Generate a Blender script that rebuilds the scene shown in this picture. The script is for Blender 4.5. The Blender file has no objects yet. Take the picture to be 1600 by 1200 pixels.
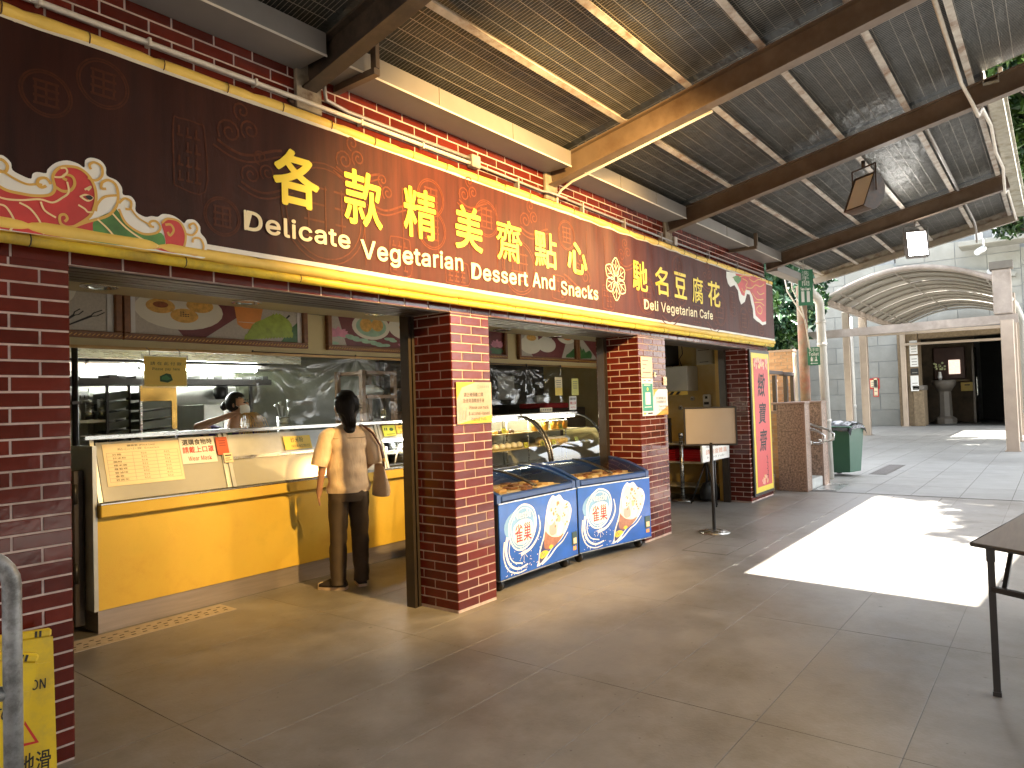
import bpy, bmesh, math, random
from mathutils import Vector, Matrix, noise
random.seed(7)
R = math.radians
sc = bpy.context.scene
col = sc.collection

# ------------------------------------------------------------------ camera
F_PX = 1097.9
YAW, PIT, ROL = 0.909374, 0.028728, -0.031602
EYE = Vector((0, 0, 1.5))
_fw = Vector((math.sin(YAW)*math.cos(PIT), math.cos(YAW)*math.cos(PIT), math.sin(PIT)))
_rt = Vector((math.cos(YAW), -math.sin(YAW), 0))
_up = _rt.cross(_fw)
_r2 = math.cos(ROL)*_rt + math.sin(ROL)*_up
_u2 = -math.sin(ROL)*_rt + math.cos(ROL)*_up
cam = bpy.data.cameras.new('camera'); cam.sensor_width = 36; cam.lens = F_PX/1600*36
cam.clip_start = 0.05; cam.clip_end = 600
co = bpy.data.objects.new('camera', cam); col.objects.link(co)
co.matrix_world = Matrix(((_r2.x, _u2.x, -_fw.x, EYE.x), (_r2.y, _u2.y, -_fw.y, EYE.y), (_r2.z, _u2.z, -_fw.z, EYE.z), (0, 0, 0, 1)))
sc.camera = co

# ------------------------------------------------------------------ sky, sun, exposure
SUN_DIR = Vector((-0.385, 0.45, -1.0)).normalized()          # the way the light travels
w = bpy.data.worlds.new('World'); sc.world = w; w.use_nodes = True
nt = w.node_tree; bg = nt.nodes['Background']
sky = nt.nodes.new('ShaderNodeTexSky'); sky.sky_type = 'NISHITA'; sky.sun_disc = False
sky.sun_elevation = math.asin(-SUN_DIR.z); sky.sun_rotation = math.atan2(-SUN_DIR.x, -SUN_DIR.y)
sky.air_density = 1.2; sky.dust_density = 2.5; sky.ozone_density = 1.0
hs = nt.nodes.new('ShaderNodeHueSaturation'); hs.inputs['Saturation'].default_value = .35
nt.links.new(sky.outputs[0], hs.inputs['Color']); nt.links.new(hs.outputs[0], bg.inputs[0]); bg.inputs[1].default_value = 0.15
sl = bpy.data.lights.new('sun', 'SUN'); sl.energy = 5.0; sl.angle = R(0.55); sl.color = (1, .95, .87)
so = bpy.data.objects.new('sun', sl); col.objects.link(so); so.location = (20, -30, 60)
so.rotation_euler = SUN_DIR.to_track_quat('-Z', 'Y').to_euler()
sc.view_settings.view_transform = 'Standard'; sc.view_settings.look = 'None'
sc.view_settings.exposure = 3.15; sc.view_settings.gamma = 1.0; sc.view_settings.use_curve_mapping = False
sc.render.engine = 'CYCLES'
try:
    sc.cycles.use_denoising = True; sc.cycles.denoiser = 'OPENIMAGEDENOISE'
    sc.cycles.max_bounces = 10; sc.cycles.diffuse_bounces = 6; sc.cycles.transparent_max_bounces = 16
    sc.cycles.sample_clamp_indirect = 6.0
    sc.cycles.caustics_reflective = False; sc.cycles.caustics_refractive = False
except Exception:
    pass

# ------------------------------------------------------------------ measuring: a photo point on a plane of the place
def _ray(x, y): return _fw*F_PX + _r2*(x-800) + _u2*(600-y)
def PY(x, y, Y): d = _ray(x, y); return EYE + d*(Y/d.y)
def PZ(x, y, Z=0.0): d = _ray(x, y); return EYE + d*((Z-EYE.z)/d.z)
def PX(x, y, X): d = _ray(x, y); return EYE + d*(X/d.x)

# ------------------------------------------------------------------ materials
def S(r, g, b):
    f = lambda c: (c/255/12.92) if c/255 <= .04045 else ((c/255+.055)/1.055)**2.4
    return (f(r), f(g), f(b))
MATS = {}
def mat(name, c, rough=.6, metal=0.0, var=.15, scale=6.0, bump=0.0, bscale=None, spec=.5, emit=0.0, ecol=None, coat=0.0, stretch=None, rvar=0.0, rnd=0.0, dirt=None, dscale=1.2):
    if name in MATS: return MATS[name]
    m = bpy.data.materials.new(name); m.use_nodes = True; MATS[name] = m
    n = m.node_tree.nodes; l = m.node_tree.links; b = n['Principled BSDF']
    b.inputs['Roughness'].default_value = rough; b.inputs['Metallic'].default_value = metal
    b.inputs['Specular IOR Level'].default_value = spec
    if coat: b.inputs['Coat Weight'].default_value = coat; b.inputs['Coat Roughness'].default_value = .08
    tc = n.new('ShaderNodeTexCoord'); mp = n.new('ShaderNodeMapping'); l.new(tc.outputs['Object'], mp.inputs[0])
    if stretch: mp.inputs['Scale'].default_value = stretch
    tx = n.new('ShaderNodeTexNoise'); tx.inputs['Scale'].default_value = scale; tx.inputs['Detail'].default_value = 6; tx.inputs['Roughness'].default_value = .6
    l.new(mp.outputs[0], tx.inputs['Vector'])
    cr = n.new('ShaderNodeMapRange'); cr.inputs['From Min'].default_value = .25; cr.inputs['From Max'].default_value = .75
    cr.inputs['To Min'].default_value = 1-var; cr.inputs['To Max'].default_value = 1+var
    l.new(tx.outputs['Fac'], cr.inputs['Value'])
    mul = n.new('ShaderNodeVectorMath'); mul.operation = 'SCALE'; mul.inputs[0].default_value = c; l.new(cr.outputs[0], mul.inputs['Scale'])
    out = mul.outputs[0]
    if rnd:
        oi = n.new('ShaderNodeObjectInfo'); r2 = n.new('ShaderNodeMapRange'); r2.inputs['To Min'].default_value = 1-rnd; r2.inputs['To Max'].default_value = 1+rnd
        l.new(oi.outputs['Random'], r2.inputs['Value']); m2 = n.new('ShaderNodeVectorMath'); m2.operation = 'SCALE'
        l.new(out, m2.inputs[0]); l.new(r2.outputs[0], m2.inputs['Scale']); out = m2.outputs[0]
    if dirt:
        t2 = n.new('ShaderNodeTexNoise'); t2.inputs['Scale'].default_value = dscale; t2.inputs['Detail'].default_value = 9; t2.inputs['Roughness'].default_value = .7
        l.new(tc.outputs['Object'], t2.inputs['Vector'])
        rp = n.new('ShaderNodeValToRGB'); rp.color_ramp.elements[0].position = .45; rp.color_ramp.elements[1].position = .68
        l.new(t2.outputs['Fac'], rp.inputs[0]); mx = n.new('ShaderNodeMix'); mx.data_type = 'RGBA'
        l.new(rp.outputs[0], mx.inputs['Factor']); l.new(out, mx.inputs[6]); mx.inputs[7].default_value = (*dirt, 1); out = mx.outputs[2]
    l.new(out, b.inputs['Base Color'])
    if rvar:
        rr = n.new('ShaderNodeMapRange'); rr.inputs['To Min'].default_value = max(.02, rough-rvar); rr.inputs['To Max'].default_value = rough+rvar
        l.new(tx.outputs['Fac'], rr.inputs['Value']); l.new(rr.outputs[0], b.inputs['Roughness'])
    if bump:
        t3 = n.new('ShaderNodeTexNoise'); t3.inputs['Scale'].default_value = bscale or scale*4; t3.inputs['Detail'].default_value = 5
        l.new(mp.outputs[0], t3.inputs['Vector'])
        bp = n.new('ShaderNodeBump'); bp.inputs['Strength'].default_value = 1; bp.inputs['Distance'].default_value = bump
        l.new(t3.outputs['Fac'], bp.inputs['Height']); l.new(bp.outputs[0], b.inputs['Normal'])
    if emit:
        b.inputs['Emission Color'].default_value = (*(ecol or c), 1); b.inputs['Emission Strength'].default_value = emit
    return m
def clear(name, tint=(1, 1, 1), gloss=.12, rough=.03, haze=0.0, hazecol=(.8, .8, .8), bump=0.0, bscale=6.0, stretch=None, gmax=.9):
    """thin clear sheet: mostly transparent, mirror-like at grazing angles, optional milky haze and creases"""
    m = bpy.data.materials.new(name); m.use_nodes = True; MATS[name] = m
    n = m.node_tree.nodes; l = m.node_tree.links; n.remove(n['Principled BSDF'])
    tr = n.new('ShaderNodeBsdfTransparent'); tr.inputs[0].default_value = (*tint, 1)
    gl = n.new('ShaderNodeBsdfGlossy'); gl.inputs['Roughness'].default_value = rough
    fr = n.new('ShaderNodeLayerWeight'); fr.inputs['Blend'].default_value = .35
    mr = n.new('ShaderNodeMapRange'); mr.inputs['To Min'].default_value = gloss; mr.inputs['To Max'].default_value = gmax
    l.new(fr.outputs['Fresnel'], mr.inputs['Value'])
    mx = n.new('ShaderNodeMixShader'); l.new(mr.outputs[0], mx.inputs[0]); l.new(tr.outputs[0], mx.inputs[1]); l.new(gl.outputs[0], mx.inputs[2])
    last = mx
    if haze:
        df = n.new('ShaderNodeBsdfDiffuse'); df.inputs[0].default_value = (*hazecol, 1)
        m2 = n.new('ShaderNodeMixShader'); m2.inputs[0].default_value = haze; l.new(mx.outputs[0], m2.inputs[1]); l.new(df.outputs[0], m2.inputs[2]); last = m2
    if bump:
        tc = n.new('ShaderNodeTexCoord'); mp = n.new('ShaderNodeMapping'); l.new(tc.outputs['Object'], mp.inputs[0])
        if stretch: mp.inputs['Scale'].default_value = stretch
        t3 = n.new('ShaderNodeTexNoise'); t3.inputs['Scale'].default_value = bscale; t3.inputs['Detail'].default_value = 3; l.new(mp.outputs[0], t3.inputs['Vector'])
        bp = n.new('ShaderNodeBump'); bp.inputs['Distance'].default_value = bump; l.new(t3.outputs['Fac'], bp.inputs['Height'])
        l.new(bp.outputs[0], gl.inputs['Normal']); l.new(bp.outputs[0], fr.inputs['Normal'])
    l.new(last.outputs[0], n['Material Output'].inputs[0])
    return m

# ------------------------------------------------------------------ object helpers
def tag(o, label=None, cat=None, group=None, kind=None):
    if label: o['label'] = label
    if cat: o['category'] = cat
    if group: o['group'] = group
    if kind: o['kind'] = kind
    return o
def wloc(o):
    v = Vector((0, 0, 0))
    while o is not None: v += o.location; o = o.parent
    return v
def thing(name, label, cat, loc=(0, 0, 0), rz=0.0, group=None):
    o = bpy.data.objects.new(name, None); o.empty_display_size = .1; col.objects.link(o)
    o.location = loc; o.rotation_euler = (0, 0, rz)
    return tag(o, label, cat, group)
class MB:
    """collects simple solids and links them as one mesh object"""
    def __init__(s): s.v = []; s.f = []; s.m = []; s.sm = []
    def add(s, vs, fs, mi=0, smooth=False):
        o = len(s.v); s.v += [tuple(v) for v in vs]
        for f in fs: s.f.append(tuple(i+o for i in f)); s.m.append(mi); s.sm.append(smooth)
        return s
    def hexa(s, p, mi=0):     # 8 points: bottom ring, top ring (counter-clockwise seen from above)
        return s.add(p, [(3, 2, 1, 0), (4, 5, 6, 7), (0, 1, 5, 4), (1, 2, 6, 5), (2, 3, 7, 6), (3, 0, 4, 7)], mi)
    def box(s, x0, x1, y0, y1, z0, z1, mi=0, ch=0.0):
        if ch:
            c = ch; vs = []; 
            for (X, sx) in ((x0, 1), (x1, -1)):
                for (Y, sy) in ((y0, 1), (y1, -1)):
                    for (Z, sz) in ((z0, 1), (z1, -1)):
                        vs += [(X, Y+sy*c, Z+sz*c), (X+sx*c, Y, Z+sz*c), (X+sx*c, Y+sy*c, Z)]
            return s.hull(vs, mi)
        return s.hexa([(x0, y0, z0), (x1, y0, z0), (x1, y1, z0), (x0, y1, z0), (x0, y0, z1), (x1, y0, z1), (x1, y1, z1), (x0, y1, z1)], mi)
    def hull(s, pts, mi=0):
        bm = bmesh.new()
        for p in pts: bm.verts.new(p)
        bmesh.ops.convex_hull(bm, input=bm.verts); bmesh.ops.dissolve_limit(bm, angle_limit=.01, verts=bm.verts, edges=bm.edges)
        bm.verts.ensure_lookup_table(); bm.verts.index_update()
        s.add([v.co[:] for v in bm.verts], [[v.index for v in f.verts] for f in bm.faces], mi); bm.free(); return s
    def beam(s, a, b, w, h, up=(0, 0, 1), mi=0):   # rectangular bar a->b, width w, height h centred on the line
        a = Vector(a); b = Vector(b); d = (b-a).normalized(); u = Vector(up)
        if abs(d.dot(u)) > .99: u = Vector((0, 1, 0)) if abs(d.y) < .9 else Vector((1, 0, 0))
        x = d.cross(u); x.normalize(); u = x.cross(d)
        x = x*w/2; u = u*h/2
        return s.hexa([a-x-u, b-x-u, b+x-u, a+x-u, a-x+u, b-x+u, b+x+u, a+x+u][0:8], mi)
    def tube(s, pts, r, n=8, mi=0, caps=True, smooth=True):
        pts = [Vector(p) for p in pts]; rs = r if isinstance(r, (list, tuple)) else [r]*len(pts)
        rings = []; prev = None
        for i, p in enumerate(pts):
            d = (pts[min(i+1, len(pts)-1)]-pts[max(i-1, 0)]).normalized()
            if prev is None:
                a = Vector((0, 0, 1)) if abs(d.z) < .9 else Vector((1, 0, 0)); x = d.cross(a).normalized()
            else:
                x = (prev-d*prev.dot(d)); x = x.normalized() if x.length > 1e-6 else d.orthogonal().normalized()
            prev = x; y = d.cross(x)
            rings.append([p+rs[i]*(math.cos(2*math.pi*k/n)*x+math.sin(2*math.pi*k/n)*y) for k in range(n)])
        vs = [v for rg in rings for v in rg]; fs = []
        for i in range(len(pts)-1):
            for k in range(n): fs.append((i*n+k, i*n+(k+1) % n, (i+1)*n+(k+1) % n, (i+1)*n+k))
        s.add(vs, fs, mi, smooth)
        if caps:
            o = len(s.v)-len(vs)
            s.f += [tuple(o+k for k in range(n))[::-1], tuple(o+(len(pts)-1)*n+k for k in range(n))]; s.m += [mi]*2; s.sm += [False]*2
        return s
    def lathe(s, prof, c=(0, 0, 0), n=20, mi=0, smooth=True, axis='z', sx=1, sy=1):
        c = Vector(c); vs = []; fs = []
        for (r, z) in prof:
            for k in range(n):
                a = 2*math.pi*k/n; p = Vector((r*math.cos(a)*sx, r*math.sin(a)*sy, z))
                if axis == 'y': p = Vector((p.x, p.z, p.y))
                if axis == 'x': p = Vector((p.z, p.x, p.y))
                vs.append(c+p)
        for i in range(len(prof)-1):
            for k in range(n): fs.append((i*n+k, i*n+(k+1) % n, (i+1)*n+(k+1) % n, (i+1)*n+k))
        fs += [tuple(range(n))[::-1], tuple((len(prof)-1)*n+k for k in range(n))]
        return s.add(vs, fs, mi, smooth)
    def rings(s, rings, mi=0, smooth=True, caps=True):
        n = len(rings[0]); vs = [v for r in rings for v in r]; fs = []
        for i in range(len(rings)-1):
            for k in range(n): fs.append((i*n+k, i*n+(k+1) % n, (i+1)*n+(k+1) % n, (i+1)*n+k))
        if caps: fs += [tuple(range(n))[::-1], tuple((len(rings)-1)*n+k for k in range(n))]
        return s.add(vs, fs, mi, smooth)
    def prism(s, poly, org, ux, uy, depth, mi=0):   # 2-D outline on a plane, pushed along its normal
        org = Vector(org); ux = Vector(ux); uy = Vector(uy); nn = ux.cross(uy).normalized()*depth; k = len(poly)
        a = [org+ux*p[0]+uy*p[1] for p in poly]; b = [p+nn for p in a]
        return s.add(a+b, [tuple(range(k))[::-1], tuple(range(k, 2*k))]+[(i, (i+1) % k, k+(i+1) % k, k+i) for i in range(k)], mi)
    def grid(s, fn, nu, nv, mi=0, smooth=True):
        vs = [fn(i/nu, j/nv) for j in range(nv+1) for i in range(nu+1)]
        return s.add(vs, [(j*(nu+1)+i, j*(nu+1)+i+1, (j+1)*(nu+1)+i+1, (j+1)*(nu+1)+i) for j in range(nv) for i in range(nu)], mi, smooth)
    def mesh(s, name, mats):
        me = bpy.data.meshes.new(name); me.from_pydata(s.v, [], s.f)
        for m in (mats if isinstance(mats, (list, tuple)) else [mats]): me.materials.append(m)
        me.polygons.foreach_set('material_index', s.m); me.polygons.foreach_set('use_smooth', s.sm); me.update()
        return me
    def build(s, name, mats, parent=None, local=False, sub=0, label=None, kind=None, fixn=True):
        me = s.mesh(name, mats)
        if fixn and len(s.f) < 60000:
            bm = bmesh.new(); bm.from_mesh(me); bmesh.ops.recalc_face_normals(bm, faces=bm.faces); bm.to_mesh(me); bm.free()
        o = bpy.data.objects.new(name, me); col.objects.link(o)
        if parent is not None:
            o.parent = parent
            if not local: o.location = -wloc(parent)
        if sub:
            md = o.modifiers.new('smooth', 'SUBSURF'); md.levels = sub; md.render_levels = sub
        if label: o['label'] = label
        if kind: o['kind'] = kind
        return o
def link_mesh(name, me, parent, loc=(0, 0, 0), rz=0.0, local=False):
    o = bpy.data.objects.new(name, me); col.objects.link(o); o.parent = parent
    o.location = Vector(loc)-(Vector((0, 0, 0)) if local else wloc(parent)); o.rotation_euler = (0, 0, rz); return o
KIDS = {}
def copy_tree(o, parent=None):
    c = o.copy(); col.objects.link(c)
    if parent is not None: c.parent = parent
    for ch in [x for x in bpy.data.objects if x.parent == o]: copy_tree(ch, c)
    return c
def ell(cx, cy, rx, ry, n=24, rot=0.0, a0=0.0, a1=2*math.pi):
    out = []
    for k in range(n + (0 if abs(a1-a0-2*math.pi) < 1e-6 else 1)):
        a = a0+(a1-a0)*k/n; x = rx*math.cos(a); y = ry*math.sin(a)
        out.append((cx+x*math.cos(rot)-y*math.sin(rot), cy+x*math.sin(rot)+y*math.cos(rot)))
    return out
def rect(x0, y0, x1, y1): return [(x0, y0), (x1, y0), (x1, y1), (x0, y1)]
def smooth(pts, k=4, closed=False):
    out = []; n = len(pts); g = (lambda i: pts[i % n]) if closed else (lambda i: pts[max(0, min(n-1, i))])
    for i in range(n if closed else n-1):
        a, b, c, d = g(i-1), g(i), g(i+1), g(i+2)
        for s in range(k):
            t = s/k; out.append(tuple(.5*((2*b[j])+(c[j]-a[j])*t+(2*a[j]-5*b[j]+4*c[j]-d[j])*t*t+(3*b[j]-a[j]-3*c[j]+d[j])*t**3) for j in (0, 1)))
    if not closed: out.append(tuple(pts[-1]))
    return out
def stroke(pts, w, w1=None, sm=True):    # ribbon outline along a (smoothed) polyline
    if sm and 4 <= len(pts) <= 14: pts = smooth(pts, 4)
    L = []; Rr = []; n = len(pts)
    for i, p in enumerate(pts):
        a = pts[max(i-1, 0)]; b = pts[min(i+1, n-1)]; dx, dy = b[0]-a[0], b[1]-a[1]; d = math.hypot(dx, dy) or 1
        ww = (w if w1 is None else w+(w1-w)*i/(n-1))/2
        L.append((p[0]-dy/d*ww, p[1]+dx/d*ww)); Rr.append((p[0]+dy/d*ww, p[1]-dx/d*ww))
    return ('strip', L, Rr)
def spiral(cx, cy, r0, r1, a0, turns, n=18):
    return [(cx+(r0+(r1-r0)*k/n)*math.cos(a0+2*math.pi*turns*k/n), cy+(r0+(r1-r0)*k/n)*math.sin(a0+2*math.pi*turns*k/n)) for k in range(n+1)]
def layers(mb, org, ux, uy, items, step=.0006, base=.0004):
    """flat print: (shape, material index, level) drawn on the plane org + ux*u + uy*v, facing ux x uy"""
    org = Vector(org); ux = Vector(ux); uy = Vector(uy); nn = ux.cross(uy).normalized()
    for i, (sh, mi, lv) in enumerate(items):
        o = org+nn*(base+lv*step+i*2e-6)
        if isinstance(sh, tuple) and sh[0] == 'strip':
            _, L, Rr = sh; k = len(L)
            mb.add([o+ux*p[0]+uy*p[1] for p in L]+[o+ux*p[0]+uy*p[1] for p in Rr], [(k+j, k+j+1, j+1, j) for j in range(k-1)], mi)
        else:
            mb.add([o+ux*p[0]+uy*p[1] for p in sh], [tuple(range(len(sh)))], mi)
try:     # Blender's own interface font, if it is where Blender keeps it; the built-in one otherwise
    import os
    GROTESK = bpy.data.fonts.load(os.path.join(bpy.utils.system_resource('DATAFILES'), 'fonts', 'Inter.woff2'))
except Exception:
    GROTESK = None
def glyph_mesh(s, bold=0.0, shear=0.0):
    cu = bpy.data.curves.new('lettering', 'FONT'); cu.body = s; cu.space_character = 1.04
    if GROTESK and s.isascii(): cu.font = GROTESK
    cu.body = s; cu.size = 1; cu.offset = bold; cu.resolution_u = 3; cu.shear = shear
    o = bpy.data.objects.new('lettering', cu); col.objects.link(o)
    dg = bpy.context.evaluated_depsgraph_get(); me = bpy.data.meshes.new_from_object(o.evaluated_get(dg))
    col.objects.unlink(o); bpy.data.objects.remove(o); bpy.data.curves.remove(cu); return me
def embolden(me, ex, ey, nn, n=8):
    # heavier strokes with rounded ends: the outline repeated in a small ring, each copy a hair further out
    vs = [v.co.copy() for v in me.vertices]; fs = [list(p.vertices) for p in me.polygons]; V = []; F = []
    for k in range(n+1):
        o = (ex*math.cos(2*math.pi*k/n)+ey*math.sin(2*math.pi*k/n) if k < n else Vector((0, 0, 0)))+nn*(k*4e-5); b = len(V)
        V += [v+o for v in vs]; F += [[i+b for i in f] for f in fs]
    me.clear_geometry(); me.from_pydata(V, [], F); me.update()
def write(s, m, parent, org, ux, uy, x0, x1, y0, y1, off=.003, bold=0.0, name='lettering', depth=.0, keep=False, local=False, shear=0.0):
    """text fitted into a box of a plane; keep = keep letter proportions (height decides)"""
    me = glyph_mesh(s, 0.0, shear)
    if not len(me.vertices): return None
    xs = [v.co.x for v in me.vertices]; ys = [v.co.y for v in me.vertices]
    a, b, c, d = min(xs), max(xs), min(ys), max(ys)
    fy = (y1-y0)/max(d-c, 1e-6); fx = fy if keep else (x1-x0)/max(b-a, 1e-6)
    org = Vector(org); ux = Vector(ux).normalized(); uy = Vector(uy).normalized(); nn = ux.cross(uy).normalized()
    ox = x0 if not keep else (x0+x1)/2-(b-a)*fx/2
    bw = bold*min(abs(fx), abs(fy)); ix, iy = (1-2*bw/max((b-a)*fx, 1e-6)), (1-2*bw/max((d-c)*fy, 1e-6))
    for v in me.vertices: v.co = org+ux*(ox+bw+(v.co.x-a)*fx*ix)+uy*(y0+bw+(v.co.y-c)*fy*iy)+nn*off
    if bold: embolden(me, ux*bw, uy*bw, nn)
    me.materials.clear(); me.materials.append(m); me.update()
    if depth:
        pass
    o = bpy.data.objects.new(name, me); col.objects.link(o)
    if parent is not None:
        o.parent = parent
        if not local: o.location = -wloc(parent)
    return o
# ------------------------------------------------------------------ shared materials
M_brick = mat('glazed brick', (.098, .0135, .0075), rough=.13, var=.25, scale=9, rvar=.06, rnd=.28, bump=.0008, bscale=25, spec=.36)
M_grout = mat('pale grout', (.52, .41, .36), rough=.85, var=.12, scale=30, dirt=(.30, .23, .19), dscale=5)
M_conc = mat('worn floor concrete', (.215, .203, .184), rough=.46, var=.22, scale=5, rvar=.18, bump=.0012, bscale=60, dirt=(.135, .120, .098), dscale=1.1)
def specks(m, scale, size, dark):
    n = m.node_tree.nodes; l = m.node_tree.links; b = n['Principled BSDF']; src = b.inputs['Base Color'].links[0].from_socket
    tc = n.new('ShaderNodeTexCoord'); out = src
    for k, (sc_, sz) in enumerate(((scale, size), (scale*3.7, size*1.3))):
        vo = n.new('ShaderNodeTexVoronoi'); vo.inputs['Scale'].default_value = sc_; l.new(tc.outputs['Object'], vo.inputs['Vector'])
        mr = n.new('ShaderNodeMapRange'); mr.inputs['From Min'].default_value = sz*.6; mr.inputs['From Max'].default_value = sz; mr.inputs['To Min'].default_value = .75; mr.inputs['To Max'].default_value = 0
        l.new(vo.outputs['Distance'], mr.inputs['Value']); mx = n.new('ShaderNodeMix'); mx.data_type = 'RGBA'; l.new(mr.outputs[0], mx.inputs['Factor']); l.new(out, mx.inputs[6]); mx.inputs[7].default_value = (*dark, 1); out = mx.outputs[2]
    l.new(out, b.inputs['Base Color'])
specks(M_conc, 2.6, .045, (.07, .06, .05))
M_joint = mat('dark joint', (.125, .114, .098), rough=.9)
M_granite = mat('granite paving', (.235, .232, .215), rough=.55, var=.16, scale=3, rvar=.12, bump=.001, bscale=80, dirt=(.175, .17, .155), dscale=.7)
M_steelbeam = mat('painted steel beam', (.15, .105, .07), rough=.45, var=.25, scale=4, bump=.0006, dirt=(.10, .06, .035), dscale=3)
M_purlin = mat('galvanised angle', (.46, .42, .37), rough=.5, var=.25, scale=9, dirt=(.2, .11, .06), dscale=6)
M_sheet = mat('foil roof underside', (.038, .041, .040), rough=.4, metal=.25, var=.45, scale=3, bump=.02, bscale=6, stretch=(1, 2.2, 1))
M_wire = mat('mesh wire', (.36, .33, .29), rough=.5, metal=.5, var=.2)
M_duct = mat('grey duct paint', (.19, .175, .165), rough=.5, var=.12, scale=3)
M_pipe = mat('cream conduit', (.62, .57, .50), rough=.5, var=.12, scale=14)
M_gpipe = mat('grey conduit', (.33, .31, .30), rough=.45, metal=.4, var=.2, scale=18)
M_rust = mat('flaking rust', (.09, .05, .03), rough=.9, var=.5, scale=25, bump=.004)
M_black = mat('black steel', (.018, .016, .015), rough=.4, var=.2)
M_bronze = mat('shutter guide', (.045, .035, .027), rough=.38, metal=.3, var=.25)
M_cream = mat('cream wall paint', (.56, .47, .24), rough=.6, var=.07, scale=3)
M_yellowwall = mat('yellow wall paint', (.62, .40, .08), rough=.5, var=.1, scale=3)
M_steel = mat('stainless steel', (.52, .52, .50), rough=.28, metal=.95, var=.1, scale=5, stretch=(1, 1, 12), rvar=.08)
M_dsteel = mat('kitchen steel', (.46, .47, .44), rough=.38, metal=.45, var=.16, scale=4, rvar=.1)
M_tile = mat('pale kitchen tile', (.46, .47, .42), rough=.3, var=.1, scale=4)
M_dark = mat('dark interior', (.022, .022, .02), rough=.7, var=.3)
M_white = mat('white paint', (.72, .72, .69), rough=.5, var=.06)
M_paper = mat('white paper', (.78, .77, .73), rough=.7, var=.04)
M_cream_paper = mat('cream paper', (.78, .66, .42), rough=.6, var=.06)
M_ypaper = mat('yellow paper', (.80, .58, .10), rough=.5, var=.06)
M_ink = mat('black ink', (.015, .014, .013), rough=.6)
M_redink = mat('red ink', (.55, .03, .025), rough=.5)
M_sheen = mat('grey ink', (.22, .2, .17), rough=.6)

# ------------------------------------------------------------------ ground, floor and paving
g = MB(); g.grid(lambda u, v: (-60+200*u, -90+170*v, -.02), 4, 4)
tag(g.build('ground', M_granite), kind='structure')
fl = MB(); fl.box(-4.6, 11.55, -2.5, 8.4, -.019, -.005)
floor = tag(fl.build('floor', M_joint), kind='structure')
xs = [-4.54+1.56*k for k in range(11)]; xs[-1] = 11.5
ys = [-2.43+.6*k for k in range(10)]+[3.43, 4.37, 5.31]
rs = random.Random(3)
def slab(x0, x1, y0, y1, m, par, nm='floor_slab', gap=.0013):
    b = MB(); t = .0003*rs.random(); b.box(x0+gap, x1-gap, y0+gap, y1-gap, -.004, t, ch=.0012); return b.build(nm, m, par)
xs = [x for x in xs]
for i in range(len(xs)-1):
    for j in range(len(ys)-1): slab(xs[i], xs[i+1], ys[j], ys[j+1], M_conc, floor)
b = MB()
b.box(-4.54, 11.5, 5.312, 8.38, -.004, .0002); b.build('kitchen_floor', mat('kitchen floor', (.10, .09, .075), rough=.4, var=.3, scale=5), floor)
pv = MB(); pv.box(11.56, 60, -20, 14, -.019, -.005); pave = tag(pv.build('pavement', M_joint), kind='structure')
n = 0; bb = MB()
for i in range(22):
    for j in range(-6, 15):
        x0, y0 = 11.56+1.2*i, -1.83+.6*j+(.0)
        if i < 9 and -1 < j < 13: slab(x0, x0+1.2, y0, y0+.6, M_granite, pave, 'paving_slab', .004)
        else: bb.box(x0+.004, x0+1.196, y0+.004, y0+.596, -.004, 0)
bb.build('far_paving_slabs', M_granite, pave, kind='stuff')
# cover plates let into the paving and the perforated drain before the counter
t = thing('drain_cover', 'long pale perforated drain strip in the floor at the foot of the yellow counter', 'drain', (2.2, 5.15, 0))
b = MB(); b.box(.9, 2.95, 5.03, 5.27, .0006, .004); b.build('plate', mat('drain plate', (.42, .36, .28), rough=.6, var=.2, scale=12), t)
b = MB()
for k in range(26):
    for q in range(3): b.box(1.0+.075*k+.02*(q % 2), 1.03+.075*k+.02*(q % 2), 5.075+.055*q, 5.09+.055*q, .0041, .0047)
b.build('slot', M_dark, t, kind='stuff')
def frame_cover(x0, x1, y0, y1, lab):
    t = thing('manhole_cover', lab, 'manhole cover', ((x0+x1)/2, (y0+y1)/2, 0))
    b = MB(); b.box(x0, x1, y0, y1, .0006, .0016); b.build('rim', M_joint, t)
    b = MB(); m = (x0+x1)/2; b.box(x0+.012, m-.005, y0+.012, y1-.012, .0012, .003); b.build('cover_plate', M_conc, t)
    b = MB(); b.box(m+.005, x1-.012, y0+.012, y1-.012, .0012, .003); b.build('cover_plate', M_conc, t)
frame_cover(6.53, 7.38, 2.56, 3.02, 'flush concrete access cover in the floor before the blank sign stand')
frame_cover(10.4, 11.4, 1.35, 1.95, 'flush paving access cover in the sunlit patch')

# ------------------------------------------------------------------ brickwork
PL, PC, BG = .2275, .0672, .0095     # brick pitch, course pitch, joint
BR = {}
def brick_mesh(wd, ht):
    k = (round(wd, 3), round(ht, 3))
    if k not in BR:
        b = MB(); c = .0022; d = .0035
        x0, x1, z0, z1 = -wd/2, wd/2, -ht/2, ht/2
        vs = [(x0, .002, z0), (x1, .002, z0), (x1, .002, z1), (x0, .002, z1), (x0, -d+c, z0), (x1, -d+c, z0), (x1, -d+c, z1), (x0, -d+c, z1),
              (x0+c, -d, z0+c), (x1-c, -d, z0+c), (x1-c, -d, z1-c), (x0+c, -d, z1-c)]
        fs = [(8, 9, 10, 11), (4, 5, 9, 8), (5, 6, 10, 9), (6, 7, 11, 10), (7, 4, 8, 11), (0, 1, 5, 4), (1, 2, 6, 5), (2, 3, 7, 6), (3, 0, 4, 7)]
        BR[k] = b.add(vs, fs).mesh('brick', M_brick)
    return BR[k]
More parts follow.
